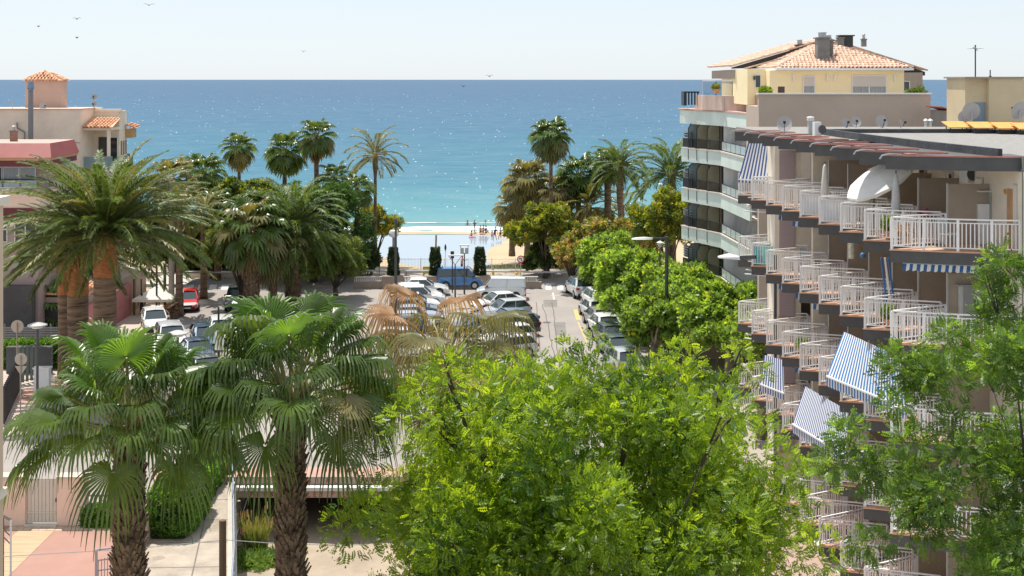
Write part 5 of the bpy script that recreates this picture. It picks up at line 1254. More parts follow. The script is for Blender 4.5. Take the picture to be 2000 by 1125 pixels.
r_ = MB().box(-33.6,100.42,11.55,-31.35,100.46,12.4).build('glass_balustrade', gb, lb); MB().beam((-33.6,100.44,12.43),(-31.35,100.44,12.43),.05,.05).build('handrail', steel, r_)
MB().box(-33.69,100.9,11.55,-33.66,103.2,14.3).build('terrace_shade', dgrey, lb) if False else None
window(lb,-33.3,-32.7,11.6,13.8,103.28,M('brown_frame',(.2,.1,.06),.6,.1,3),glass); window(lb,-32.5,-31.85,11.6,13.8,103.28,white,glass)
for zz in (8.2,5.1,11.6):
    for yy in (103.75,104.35,104.95):
        MB().box(-31.705,yy,zz,-31.67,yy+.28,zz+1.9).build('shutter', M('brown_shutter', (.28,.16,.11), .7, .1, 3), lb)
MB().box(-33.72,103.62,0,-31.71,105.3,15.95).build('side_wall', cream, lb)
tiled('canopy_tiles',(-31.7,104.9,14.75),(-30.9,104.9,14.5),(-30.9,106.4,14.6),(-31.7,106.4,14.9),terra,lb,.27)
MB().box(-31.69,105.0,13.7,-31.2,106.3,14.45).build('canopy_bracket', M('ochre_timber', (.50,.30,.13), .7, .1, 3), lb)
r_ = MB().box(-31.68,105.35,10.9,-31.2,105.4,12.4).build('glass_balustrade', gb, lb)
# roof hut
h_ = thing('roof_hut', 'pink rooftop hut with hipped terracotta tile roof', 'hut', (-38,105,16.2))
MB().box(-39.3,103.3,16.2,-36.4,104.7,18.42).build('wall', M('hut_pink', (.56,.38,.30), .85, .06, .8), h_)
tiled('roof_tiles',(-39.5,103.1,18.42),(-36.2,103.1,18.42),(-37.75,104.0,19.2),(-37.95,104.0,19.2),terra,h_,.27); tiled('roof_tiles',(-36.2,103.1,18.42),(-36.2,104.9,18.42),(-37.75,104.0,19.2),(-37.75,104.0,19.2),terra,h_,.27); tiled('roof_tiles',(-39.5,104.9,18.42),(-39.5,103.1,18.42),(-37.95,104.0,19.2),(-37.95,104.0,19.2),terra,h_,.27)
t = thing('flue_pipe', 'tall ribbed metal flue pipe with conical cowl on the beige block', 'flue', (-36.9,99.2,11.5)); 
q = P(60,200,98.5); mb = MB(); prof = [(.19,0)]
for j in range(26): zz = 3.0+j*.13; prof += [(.19,zz),(.205,zz+.03),(.19,zz+.06)]
prof += [(.19,6.6)]; MB().lathe(prof, (q.x,98.5,11.0), 14).build('pipe', M('flue_grey', (.20,.21,.22), .5, .1, 2), t, smooth=True)
MB().lathe([(.19,0),(.30,.28),(.27,.32),(.21,.75),(.05,.76)], (q.x,98.5,17.6), 14).build('cowl', M('blue_cowl', (.18,.26,.38), .35, .1, 2, metal=.4), t)
dish(184,190,101.5,.27,'upper dish of two on the beige block roof',False,.1,16.2); dish(184,204,101.2,.25,'lower dish of two on the beige block roof',False,-.1,16.2); dish(84,208,100.6,.33,'cream dish lying low at the foot of the pink hut',False,.9,16.2)
t = thing('antenna_mast', 'small aerial on the beige block left of the flue', 'antenna', (-39,101,16.2)); q = P(24,200,101)
MB().tube([(q.x,q.y,16.2),(q.x,q.y,16.9)], .025, 5).build('mast', steel, t); MB().beam((q.x-.3,q.y,16.85),(q.x+.15,q.y,16.9),.02,.02).beam((q.x-.25,q.y-.2,16.8),(q.x-.25,q.y+.2,16.9),.02,.02).build('aerial', steel, t)
t = thing('drain_pipe', 'cranked grey drain pipe on the beige block wall', 'pipe', (-38.5,99.6,11.5)); MB().tube([P(33,240,99.6),P(34,250,99.6),P(48,258,99.6),P(48,282,99.6)], .07, 6).build('pipe', M('flue_grey',(.2,.21,.22)), t); MB().lathe([(.1,-.04),(.1,.05)], P(33,240,99.6), 8).build('collar', steel, t)
# maroon-roofed building
mbld = thing('maroon_building', 'maroon-clad building with sliding windows and grey balcony at the left', 'building', (-38,90,0))
zt, zb2 = 14.05, 13.1
MB().add([(-60,88.2,zb2),(-31.75,88.2,zb2),(-32.2,89.2,zt),(-60,89.2,zt)],[(0,1,2,3)]).add([(-31.75,88.2,zb2),(-32.1,95,zb2),(-32.5,95,zt),(-32.2,89.2,zt)],[(0,1,2,3)]).build('mansard', maroon, mbld)
MB().add([(-60,89.2,zt),(-32.2,89.2,zt),(-32.5,95,zt),(-60,95,zt)],[(0,1,2,3)]).build('roof_deck', M('pink_roof_deck', (.50,.33,.28), .85, .1, 1), mbld)
MB().prism([(-60,88.28),(-31.85,88.28),(-32.2,95),(-60,95)], 12.9, zb2-.003).build('orange_band', M('orange_band', (.55,.30,.17), .7, .08, 1), mbld)
MB().prism([(-60,88.35),(-31.95,88.35),(-32.3,95),(-60,95)], 12.5, 12.897).build('maroon_band', M('maroon_band', (.13,.018,.022), .6, .1, 1), mbld)
MB().prism([(-60,89.4),(-33.0,89.4),(-32.9,95),(-60,95)], 10.9, 12.497).build('wall', M('mauve_wall', (.38,.28,.26), .8, .06, 1), mbld)
for i in range(7):
    x1 = -33.25-i*1.17; window(mbld, x1-1.07, x1-.05, 11.0, 12.35, 89.38, white, curtain if i % 3 != 2 else M('dark_pane',(.06,.055,.05),.1,.2,2))
MB().prism([(-60,88.4),(-32.6,88.4),(-32.6,95),(-60,95)], 10.75, 10.897).build('balcony_slab', M('mauve_slab',(.45,.33,.29),.8,.06,1), mbld)
r_ = MB(); 
for zz in (9.95,9.85+.0,): r_.beam((-60,88.45,11.6),(-32.7,88.45,11.6),.07,.06)
r_.beam((-60,88.45,11.0),(-32.7,88.45,11.0),.06,.05); rr_ = r_.build('handrail', white, mbld)
for i in range(9): MB().box(-33.9-i*1.2,88.43,11.05,-32.8-i*1.2-.05,88.46,11.5).build('balustrade_panel', M('grey_panel', (.26,.31,.34), .35, .1, 2), mbld)
MB().prism([(-60,88.6),(-32.7,88.6),(-32.7,95),(-60,95)], 9.6, 10.747).build('lower_wall', pinkw, mbld); MB().prism([(-60,88.5),(-32.6,88.5),(-32.6,95),(-60,95)], 8.9, 9.597).build('maroon_band', M('maroon_band',(.13,.018,.022)), mbld)
MB().prism([(-60,89.2),(-33,89.2),(-33,95),(-60,95)], 0, 8.897).build('wall', M('mauve_wall', (.38,.28,.26)), mbld)
for i in range(4): window(mbld, -40.6+i*2, -39.2+i*2, 7.2, 8.5, 89.18, white, glass, 2)
chimney(27,92,.42,14.05,14.75,'small brown brick chimney on the maroon-roofed building',True,M('brick_brown',(.26,.15,.11),.85,.3,6))
MB().box(-42,91,14.05,-38.6,95,14.35).build('roof_tiles', terra, mbld)
# near wall edge at the far left
nb_ = thing('near_building', 'cream building edge filling the left margin', 'building', (-9,20,0))
MB().box(-14,11.0,0,-7.95,20.0,16.55).build('wall', M('near_cream', (.66,.50,.36), .85, .05, .5, .1), nb_); MB().box(-14,10.9,16.55,-7.87,20.08,16.68).build('wall_cap', cream, nb_)
MB().box(-14,10.95,12.0,-7.9,20.05,12.12).build('string_course', cream, nb_)
# ================================================================== CARS
_pm = {}
def paint(c, metal=.0):
    k = (c, metal)
    if k not in _pm: _pm[k] = M('car_paint_%d' % len(_pm), c, .32, .03, 2, metal=metal, coat=.9, spec=.5)
    return _pm[k]
cglass = M('car_glass', (.035,.05,.055), .04, 0, spec=.9, coat=.4); trimb = M('black_trim', (.02,.02,.022), .6, 0)
lampw = M('headlight_glass', (.62,.64,.66), .12, 0, spec=.8); lampr = M('tail_light', (.42,.02,.02), .2, 0, spec=.8); plate = M('number_plate', (.65,.65,.62), .5, 0)
TYPES = {   # length, width, belt height, roof height, hood z, trunk z, (A base, A top, C top, C base) as x from the rear in metres
 'hatch': (4.0,1.76,.92,1.47,.88,.98,(2.85,2.15,.55,.12)), 'sedan': (4.5,1.80,.92,1.44,.86,1.0,(3.2,2.5,1.25,.65)),
 'suv': (4.5,1.88,1.05,1.66,1.02,1.12,(3.3,2.65,.55,.15)), 'van': (4.2,1.83,1.08,1.82,1.0,1.1,(3.45,2.85,.15,.03)),
 'bigvan': (5.2,2.0,1.25,2.25,1.2,1.3,(4.5,3.9,.12,.02)), 'pickup': (5.0,1.85,1.05,1.72,1.0,1.0,(3.6,3.1,1.8,1.65))}
def car(kind, col, px, py, head, label, metal=0., racks=False, name=None, panelvan=False, group=None, pos=None):
    """head: compass of the nose in degrees, 0 = +X (right), -90 = toward the camera"""
    L, W, zb, zr, zh, zt, (ab, at_, ct, cb) = TYPES[kind]; g_ = G(px,py) if pos is None else Vector(pos)
    root = thing(name or {'hatch':'parked_hatchback','sedan':'parked_sedan','suv':'parked_suv','van':'parked_van','bigvan':'parked_van','pickup':'parked_pickup'}[kind], label, 'van' if 'van' in kind else 'car', (g_.x,g_.y,.013), R(head), group)
    pm = paint(col, metal); h = W/2; x0 = -L/2
    st = [(0,.80,.42,zt-.22),(.10,.93,.30,zt-.05),(.35,.985,.24,zt),(1.2,1,.22,zb+.02),(L-1.5,1,.22,zb),(L-.9,.99,.22,zh+.01),(L-.35,.94,.24,zh-.12),(L-.08,.84,.28,zh-.28),(L,.70,.34,zh-.36)]
    mb = MB(); ns = 10
    for x, wf, z0, z1 in st:
        w_ = h*wf; ring = [(-w_*.8,z0),(-w_*.98,z0+.12),(-w_,(z0+z1)/2-.02),(-w_*.985,z1-.12),(-w_*.86,z1),(w_*.86,z1),(w_*.985,z1-.12),(w_,(z0+z1)/2-.02),(w_*.98,z0+.12),(w_*.8,z0)]
        mb.v += [(x0+x,a,b) for a,b in ring]
    for i in range(len(st)-1):
        for j in range(ns): q = (j+1) % ns; mb.f.append((i*ns+j,(i+1)*ns+j,(i+1)*ns+q,i*ns+q)); mb.m.append(0)
    mb.f.append(tuple(range(ns))); mb.m.append(0); mb.f.append(tuple((len(st)-1)*ns+j for j in range(ns))[::-1]); mb.m.append(0)
    mb.build('body', pm, root, smooth=False, local=True)
    # cabin: glass shell with painted pillars and roof
    wb, wr = h*.90, h*.74
    base = [(cb,zt-.03 if kind != 'van' else zb),(ab,zb-.02)]; top = [(ct,zr-.06),(at_,zr-.05)]
    mid = (ct+at_)/2
    def P8(o=0.0):
        return [(x0+cb-o*.3,-wb-o,base[0][1]),(x0+ab+o*.3,-wb-o,base[1][1]),(x0+at_,-wr-o,top[1][1]),(x0+ct,-wr-o,top[0][1]),(x0+cb-o*.3,wb+o,base[0][1]),(x0+ab+o*.3,wb+o,base[1][1]),(x0+at_,wr+o,top[1][1]),(x0+ct,wr+o,top[0][1])]
    v = P8(); fr = [(0,1,2,3),(7,6,5,4),(1,5,6,2),(4,0,3,7)]
    MB().add(v, fr[:2]).build('side_glass', trimb if panelvan else cglass, root, local=True) if not panelvan else MB().add(v, fr[:2]).build('side_panel', pm, root, local=True)
    MB().add(v, [fr[2]]).build('windscreen', cglass, root, local=True)
    MB().add(v, [fr[3]]).build('rear_window', cglass if not panelvan else pm, root, local=True)
    rf = MB(); n_ = 5; o = 0; pts = []
    for i in range(n_+1):
        t = i/n_; x = x0+ct-.06+(at_-ct+.12)*t; zc = zr-.05+.05*sin(pi*(.15+.75*t))
        for yf, dz in ((-1.04,-.05),(-.9,.0),(0,.035),(.9,.0),(1.04,-.05)): pts.append((x, wr*yf, zc+dz))
    rf.add(pts, [(i*5+j,(i+1)*5+j,(i+1)*5+j+1,i*5+j+1) for i in range(n_) for j in range(4)]).build('roof', pm, root, smooth=True, local=True)
    pl = MB()
    for s_ in (0,4):
        a, b, c, d = [Vector(v[s_+k]) for k in range(4)]; out = Vector((0,-.012 if s_ == 0 else .012,0))
        pl.beam(b+out, c+out, .07, .05); pl.beam(a+out, d+out, .16 if kind in ('hatch','suv') else .1, .05); m1 = a.lerp(b,.47)+out; m2 = d.lerp(c,.5)+out; pl.beam(m1, m2, .05, .05)
        pl.beam(d+out, c+out, .05, .05)
    pl.build('pillar', pm, root, local=True)
    # wheels
    for fx in (.82, L-.85):
        for s_ in (-1,1):
            wp_ = thing_part('wheel', root, (x0+fx, s_*(h-.09), .32)); R_ = .32
            def disc(r, y0, y1, n_=16):
                vs_ = [(r*cos(2*pi*i/n_), y0*s_, r*sin(2*pi*i/n_)) for i in range(n_)]+[(r*cos(2*pi*i/n_), y1*s_, r*sin(2*pi*i/n_)) for i in range(n_)]
                return vs_, [tuple(range(n_)),tuple(range(n_,2*n_))[::-1]]+[(i,(i+1)%n_,(i+1)%n_+n_,i+n_) for i in range(n_)]
            MB().add(*disc(R_,-.09,.10)).build('tyre', rubber, wp_, local=True); MB().add(*disc(R_*.66,.1,.108)).build('rim', chrome, wp_, local=True)
            mb = MB(); mb.add(*disc(R_*1.14, .0, .088)); o_ = mb.build('wheel_arch', trimb, root, local=True); o_.location = (x0+fx, s_*(h-.09), .36)
    # bumpers, lights, grille, plate, mirrors
    MB().box(x0+L-.10,-h*.66,.24,x0+L+.02,h*.66,.46).build('front_bumper', trimb if kind != 'sedan' else pm, root, local=True)
    MB().box(x0+L-.08,-h*.42,zh-.44,x0+L+.012,h*.42,zh-.29).build('grille', trimb, root, local=True)
    MB().box(x0-.03,-h*.78,.28,x0+.10,h*.78,.50).build('rear_bumper', trimb, root, local=True)
    MB().box(x0+L+.021,-.26,.34,x0+L+.03,.26,.44).build('number_plate', plate, root, local=True); MB().box(x0-.045,-.26,.52,x0-.031,.26,.63).build('number_plate', plate, root, local=True)
    for s_ in (-1,1):
        MB().add([(x0+L-.30,s_*h*.93,zh-.22),(x0+L-.045,s_*h*.64,zh-.26),(x0+L+.0,s_*h*.62,zh-.37),(x0+L-.22,s_*h*.955,zh-.36),(x0+L-.4,s_*h*.80,zh-.13),(x0+L-.18,s_*h*.60,zh-.17)], [(0,3,2,1),(4,0,1,5)] if s_ > 0 else [(1,2,3,0),(5,1,0,4)]).build('headlight', lampw, root, local=True)
        MB().box(x0+.0,s_*h*.62,zt-.32,x0+.09,s_*h*.945,zt-.12).build('tail_light', lampr, root, local=True)
        MB().box(x0+ab-.28,s_*(wb+.03),zb+.02,x0+ab-.14,s_*(wb+.2),zb+.15).build('mirror', pm if kind != 'van' else trimb, root, local=True)
    if racks:
        for x in (ct+.3, at_-.2): MB().beam((x0+x,-wr,zr+.03),(x0+x,wr,zr+.03),.05,.04).build('roof_bar', trimb, root, local=True)
    return root
def thing_part(name, parent, loc):
    o = bpy.data.objects.new(name, None); C.objects.link(o); o.parent = parent; o.location = loc; o.empty_display_size = .1; return o
CW = (.75,.75,.74); CS = (.42,.44,.46); CD = (.035,.045,.06); CBl = (.02,.022,.026); CB = (.045,.14,.30); CG = (.17,.18,.19)
car('van',(.05,.19,.44),900,562,0,'blue leisure van with roof bars parked side-on by the planters',.3,True)
car('hatch',(.62,.03,.035),366,603,-76,'red hatchback facing the camera beyond the restaurant parasol')
car('suv',(.62,.64,.66),334,681,-68,'silver-white crossover facing the camera below the wooden planter',.2)
car('suv',CW,434,668,-74,'white pickup-like car on the far side of the left street',name='parked_car')
car('hatch',(.05,.10,.16),402,678,-68,'dark teal car behind the blue one on the left street',.3)
car('sedan',(.06,.10,.16),386,706,-66,'dark blue car with mirror folded out behind the palm leaf',.3)
car('pickup',(.05,.07,.07),465,600,-82,'dark pickup truck with a load frame beside the park palms')
mb = MB(); 
car('sedan',CG,402,742,-64,'grey car almost hidden behind the palm fronds on the left street',.3)
car('hatch',CW,302,643,-70,'white car tucked between the thick date palms and the fence')
# left car park row, side on, noses to the right
row = [(812,576,'sedan',CW,'white saloon, farthest of the row just left of the blue van'),(800,587,'hatch',(.70,.71,.72),'pale silver car, second of the row counted from the blue van'),(803,597,'suv',CW,'white tall car, third of the row counted from the blue van'),
 (799,608,'hatch',CW,'white hatchback, fourth of the row counted from the blue van'),(798,620,'hatch',CD,'dark car, fifth of the row counted from the blue van'),(796,633,'sedan',(.30,.34,.38),'blue-grey car, sixth of the row counted from the blue van'),
 (794,647,'hatch',CS,'silver car half behind the dried fronds in the left parking row'),(792,662,'suv',CD,'dark car seventh down the left parking row behind the dried fronds'),(778,682,'hatch',CW,'white car with dark windows above the green fan leaves'),(775,702,'sedan',CW,'white saloon lowest in the left parking row')]
for x,y,k_,c_,lb_ in row: car(k_,c_,x+14,y,4,lb_,.15 if c_ not in (CW,) else 0,group='cars in the left parking row')
row = [(978,583,'van',(.70,.72,.73),'white panel van at the sea end of the right parking row',True),(972,606,'sedan',CW,'white car with red stripe lights beside the panel van',False),(985,622,'hatch',CS,'silver car third in the right parking row',False),
 (992,641,'sedan',(.10,.16,.22),'steel blue car in the right parking row',False),(992,657,'suv',CBl,'black car with red tail lights in the right parking row',False),(930,652,'hatch',(.12,.14,.17),'dark car nose-in left of the black one',False),
 (988,675,'hatch',CW,'white hatchback just above the green fan leaves',False),(990,697,'hatch',(.60,.62,.63),'pale hatchback lowest in the right parking row',False)]
for i,(x,y,k_,c_,lb_,pv) in enumerate(row): car(k_,c_,x,y,205 if i else 180,lb_,.1 if c_ != CW else 0,panelvan=pv,group='cars in the right parking row')
# right street, tails to the camera
for x,y,k_,c_,lb_,mt in ((1133,577,'suv',(.66,.68,.70),'silver-white crossover parked alone nearest the zebra crossing',.2),(1166,601,'suv',CW,'tall white car half under the first plane tree',0),(1160,619,'hatch',(.62,.64,.65),'pale silver car with dark side windows under the plane trees',.2),
   (1169,636,'hatch',(.26,.24,.20),'olive-beige car under the plane trees',.3),(1178,650,'hatch',CW,'white hatchback with a bright rear window glint',0),(1187,669,'hatch',(.05,.065,.085),'dark blue hatchback with red tail lights on the right street',.3),
   (1202,694,'sedan',(.10,.13,.17),'dark car with pale bonnet behind the branch tips',.3),(1216,722,'hatch',CS,'silver car peeking through the top of the feathery tree',.2)):
    car(k_,c_,x,y,101,lb_,mt,group='cars along the right street')

# ================================================================== STREET FURNITURE
def post(mb, p, h, r=.05, n=8, m=0): mb.tube([p, Vector(p)+Vector((0,0,h))], [r*1.15, r], n, m)
def arm_lamp(base, h, adir, al, lab, r=.09, m=pole_m, hn='street_lamp', head=(.62,.22,.10), col=None):
    t = thing(hn, lab, 'street lamp', base); b = Vector(base); mb = MB(); mb.tube([b, b+Vector((0,0,h*.35)), b+Vector((0,0,h))], [r*1.25, r, r*.85], 10); mb.build('pole', m, t)
    d = Vector(adir).normalized(); top = b+Vector((0,0,h-.12)); e = top+d*al
    MB().beam(top, e, .09, .1).build('arm', m, t)
    mb = MB(); p0 = e; p1 = e+d*head[0]*1.5+Vector((0,0,-.02)); s_ = d.cross(Vector((0,0,1)))*head[1]
    vs_ = []
    for f, w_, hh in ((0,.4,.05),(.35,1,.09),(.8,.95,.07),(1,.5,.02)):
        c_ = p0.lerp(p1, f); vs_ += [c_-s_*w_-Vector((0,0,.05)), c_-s_*w_*.6+Vector((0,0,hh)), c_+s_*w_*.6+Vector((0,0,hh)), c_+s_*w_-Vector((0,0,.05))]
    mb.add(vs_, [(i*4+j,(i+1)*4+j,(i+1)*4+(j+1)%4,i*4+(j+1)%4) for i in range(3) for j in range(4)]+[(0,1,2,3),(15,14,13,12)]).build('lamp_head', col or plastic_w, t)
    return t
g_ = G(1302,718); arm_lamp(g_, P(0,462,g_.y).z, (-1,0,.0), .9, 'tall dark street lamp with a horizontal arm over the plane trees', .13, head=(.9,.24,.1))
t = thing('street_lamp', 'dark lamp bracket with pale head reaching left from the balcony building', 'street lamp', (11.2,58,0))
p0 = P(1476,502,58.2); p1 = P(1446,503,58.8); MB().beam(p0,p1,.12,.16).build('bracket', pole_m, t); p2 = P(1404,502,59.5)
MB().add([p1+Vector((0,0,.02)),p1+Vector((0,0,-.12)),p2+Vector((0,0,-.06)),p2+Vector((0,0,-.02)),p1+Vector((0,.45,.02)),p1+Vector((0,.45,-.12)),p2+Vector((0,.35,-.06)),p2+Vector((0,.35,.0)),p1.lerp(p2,.5)+Vector((0,.2,.16))],[(0,3,8),(3,7,8),(7,4,8),(4,0,8),(0,1,2,3),(4,7,6,5),(1,5,6,2)]).build('lamp_head', plastic_w, t)
t2_ = MB(); t2_.tube([(11.95,58.1,0),(11.95,58.1,p0.z+.1)],.07,8); t2_.build('pole', pole_m, t)
# slim lamp behind, globe on top
t = thing('street_lamp', 'slim pale lamp post in front of the olive tree by the pale building', 'street lamp', (P(1290,360,108).x,108,0)); z_ = P(0,362,108).z
MB().tube([(t.location.x,108,0),(t.location.x,108,z_)], .06, 8).build('pole', M('pale_post',(.34,.33,.31),.6,.1,3), t); MB().lathe([(.05,0),(.2,.05),(.2,.12),(.08,.2)], (t.location.x,108,z_), 10).build('lamp_head', plastic_w, t)
t = thing('street_lamp', 'bowl-shaped lantern on a post between the plane trees and the pale building', 'street lamp', (P(1289,480,92).x,92,0)); z_ = P(0,483,92).z
MB().tube([(t.location.x,92,0),(t.location.x,92,z_)], .05, 8).build('pole', pole_m, t); MB().lathe([(.08,0),(.22,.28),(.26,.34),(.05,.46)], (t.location.x,92,z_), 12).build('lantern', plastic_w, t)
# disc-headed lamp pair left of the car park
g_ = G(773,745); t = thing('street_lamp', 'tall dark tapered lamp post rising in front of the left parking row', 'street lamp', g_); z_ = P(0,436,g_.y).z
MB().tube([g_, (g_.x,g_.y,z_*.5), (g_.x,g_.y,z_)], [.13,.10,.06], 10).build('pole', pole_m, t); MB().lathe([(.09,-.1),(.12,.0),(.10,.25),(.03,.34)], (g_.x,g_.y,z_), 10).build('finial', pole_m, t)
g_ = G(769,562); t = thing('street_lamp', 'grey post with white drum lantern behind the tall dark lamp post', 'street lamp', g_); z_ = P(0,462,g_.y).z
MB().tube([g_, (g_.x,g_.y,z_)], [.13,.12], 10).build('pole', M('grey_post',(.24,.25,.27),.5,.1,3), t); MB().lathe([(.12,0),(.42,.16),(.43,.4),(.36,.62),(.1,.68)], (g_.x,g_.y,z_-.1), 14).build('lantern', plastic_w, t)
def tri_lamp(px, py, ytop, lab, w_=.36):
    g_ = G(px,py); z_ = P(0,ytop,g_.y).z; t = thing('street_lamp', lab, 'street lamp', g_, 0, 'lamps with triangular heads by the car park')
    MB().tube([g_, (g_.x,g_.y,z_-.75)], [.08,.05], 8).build('pole', pole_m, t)
    mb = MB(); b_ = Vector((g_.x,g_.y,z_-.8))
    for s_ in (-1,1): mb.beam(b_, b_+Vector((s_*w_*1.55,0,.75)), .04, .04)
    mb.build('fork', pole_m, t); MB().box(g_.x-w_*1.6,g_.y-.25,z_-.06,g_.x+w_*1.6,g_.y+.25,z_).build('lamp_plate', M('plate_pale', (.5,.48,.46), .5, .05, 3), t)
    return t
tri_lamp(907,575,478,'taller triangular-headed lamp behind the blue van, with sign plates on its post',.26); tri_lamp(889,598,498,'shorter triangular-headed lamp in front of the blue van')
g_ = G(907,575); t = thing('sign_plates', 'two pale rectangular sign plates fixed on the taller triangular lamp post', 'sign', (g_.x,g_.y-.1,3.6)); MB().box(g_.x-.34,g_.y-.12,3.5,g_.x-.04,g_.y-.09,4.0).build('left_plate', M('sign_back', (.42,.40,.36), .5, .1, 3), t) ; MB().box(g_.x+.06,g_.y-.12,3.5,g_.x+.36,g_.y-.09,4.0).build('right_plate', M('sign_back',(.42,.40,.36)), t)
t = thing('traffic_light', 'dark two-headed traffic light just behind the blue van', 'traffic light', G(888,572)); g_ = t.location
MB().box(g_.x-.35,g_.y-.1,3.0,g_.x-.05,g_.y+.1,3.6).build('signal_head', blackmetal, t); MB().tube([(g_.x-.2,g_.y+.02,0),(g_.x-.2,g_.y+.02,3.0)], .05, 6).build('pole', blackmetal, t)
# no left turn sign
redm = M('sign_red', (.62,.03,.03), .4, .03, 3); signw = M('sign_white', (.78,.78,.77), .45, .02, 3); signb = M('sign_blue', (.015,.13,.42), .4, .03, 3)
def disc_xz(c, r0, r1, m, nm, par, dy=0, n=28):
    mb = MB()
    for i in range(n):
        a = 2*pi*i/n; mb.v += [(c.x+r0*cos(a),c.y+dy,c.z+r0*sin(a)),(c.x+r1*cos(a),c.y+dy,c.z+r1*sin(a))]
    for i in range(n): j = (i+1)%n; mb.f.append((2*i,2*i+1,2*j+1,2*j)); mb.m.append(0)
    return mb.build(nm, m, par)
g_ = G(1017,570); c_ = P(1017,506,g_.y); t = thing('no_left_turn_sign', 'round red-ringed no-left-turn sign on a post before the railings', 'road sign', g_)
MB().tube([g_, (g_.x,g_.y,c_.z+.2)], .04, 8).build('pole', steel, t); disc_xz(c_, .0, .30, signw, 'face', t, -.06); disc_xz(c_, .235, .32, redm, 'ring', t, -.064)
MB().box(c_.x+.02,c_.y-.068,c_.z-.16,c_.x+.09,c_.y-.064,c_.z+.09).add([(c_.x-.11,c_.y-.068,c_.z+.05),(c_.x+.09,c_.y-.068,c_.z+.02),(c_.x+.09,c_.y-.068,c_.z+.10),(c_.x-.11,c_.y-.068,c_.z+.05)],[(0,1,2,3)]).add([(c_.x-.16,c_.y-.068,c_.z+.06),(c_.x-.05,c_.y-.068,c_.z-.03),(c_.x-.05,c_.y-.068,c_.z+.15)],[(0,1,2)]).build('arrow', blackmetal, t)
MB().beam((c_.x-.2,c_.y-.072,c_.z+.2),(c_.x+.2,c_.y-.072,c_.z-.2),.005,.055,up=(0,0,1)).build('slash', redm, t); MB().lathe([(.30,0),(.30,.012)], (0,0,0), 24).build('back_plate', steel, t, local=True); o = t.children[-1]; o.rotation_euler = (R(90),0,0); o.location = c_-t.location+Vector((0,-.03,0))
# roundabout and crossing signs seen through the leaves
c_ = P(1428,768,47); t = thing('roundabout_sign', 'blue round sign with white curved arrows beside the lowest balconies', 'road sign', (c_.x,47,0))
MB().tube([(c_.x,47.1,0),(c_.x,47.1,c_.z+.2)], .035, 8).build('pole', steel, t); MB().box(c_.x-.30,47.02,c_.z-.30,c_.x+.30,47.05,c_.z+.30).build('back_plate', signw, t); disc_xz(c_, 0, .28, signb, 'face', t, -.01)
for q_ in range(3):
    mb = MB(); a0_ = R(90+120*q_); pts = [Vector((c_.x+.16*cos(a0_-R(a)),46.97,c_.z+.16*sin(a0_-R(a)))) for a in range(0,75,12)]
    for a, b in zip(pts, pts[1:]): mb.beam(a,b,.004,.045,up=((a-c_).x,0,(a-c_).z))
    e = pts[-1]; d = (pts[-1]-pts[-2]).normalized(); n_ = (e-c_).normalized(); mb.add([e+n_*.06, e-n_*.06, e+d*.10, e+d*.1], [(0,1,2)]); mb.build('arrow', signw, t)
c_ = P(1441,838,41); t = thing('crossing_sign', 'square blue pedestrian crossing sign with white triangle among the leaves', 'road sign', (c_.x,41,0))
MB().tube([(c_.x,41.1,0),(c_.x,41.1,c_.z+.2)], .035, 8).build('pole', steel, t); MB().box(c_.x-.27,41.02,c_.z-.27,c_.x+.27,41.05,c_.z+.27).build('back_plate', signw, t); MB().box(c_.x-.245,41.0,c_.z-.245,c_.x+.245,41.018,c_.z+.245).build('face', signb, t)
MB().add([(c_.x-.23,40.995,c_.z-.2),(c_.x+.23,40.995,c_.z-.2),(c_.x,40.995,c_.z+.2)],[(0,1,2)]).build('triangle', signw, t)
mb = MB(); mb.box(c_.x-.02,40.985,c_.z+.05,c_.x+.03,40.99,c_.z+.1)
for a, b in (((0,.05),(-.01,-.05)),((-.01,-.05),(-.07,-.17)),((-.01,-.05),(.06,-.17)),((0,.03),(-.07,-.03)),((0,.03),(.07,-.02))): mb.beam((c_.x+a[0],40.988,c_.z+a[1]),(c_.x+b[0],40.988,c_.z+b[1]),.004,.03,up=(1,0,0))
mb.build('walking_figure', blackmetal, t)
# promenade: tall railing toward the beach, guardrail, planters with clipped shrubs
def picket(p0, p1, h, step, lab, nm='railing', m=railwhite, w_=.02, gap=.08, cat='railing', rail=True, group=None, feet=True):
    p0 = Vector(p0); p1 = Vector(p1); t = thing(nm, lab, cat, p0, 0, group); L = (p1-p0).length; n_ = int(L/step); mb = MB()
    for i in range(n_+1): q = p0.lerp(p1, i/n_); mb.box(q.x-w_/2,q.y-w_/2,q.z+gap,q.x+w_/2,q.y+w_/2,q.z+h)
    mb.build('bars', m, t, 'stuff'); mb = MB()
    for zz in (gap+.04, h-.06): mb.beam(p0+Vector((0,0,zz)), p1+Vector((0,0,zz)), .04, .035)
    mb.build('rail', m, t); mb = MB()
    for i in range(max(1,round(L/2.2))+1): q = p0.lerp(p1, i/max(1,round(L/2.2))); mb.box(q.x-.03,q.y-.032,q.z-.05,q.x+.03,q.y+.032,q.z+h+.03)
    mb.build('post', m, t); return t
picket((-18,124,0),(7.2,124,0),1.15,.14,'tall white picket railing between the promenade and the beach')
picket((-31,124.2,0),(-18.1,124.2,0),1.15,.16,'white picket railing behind the round tree and park palms')
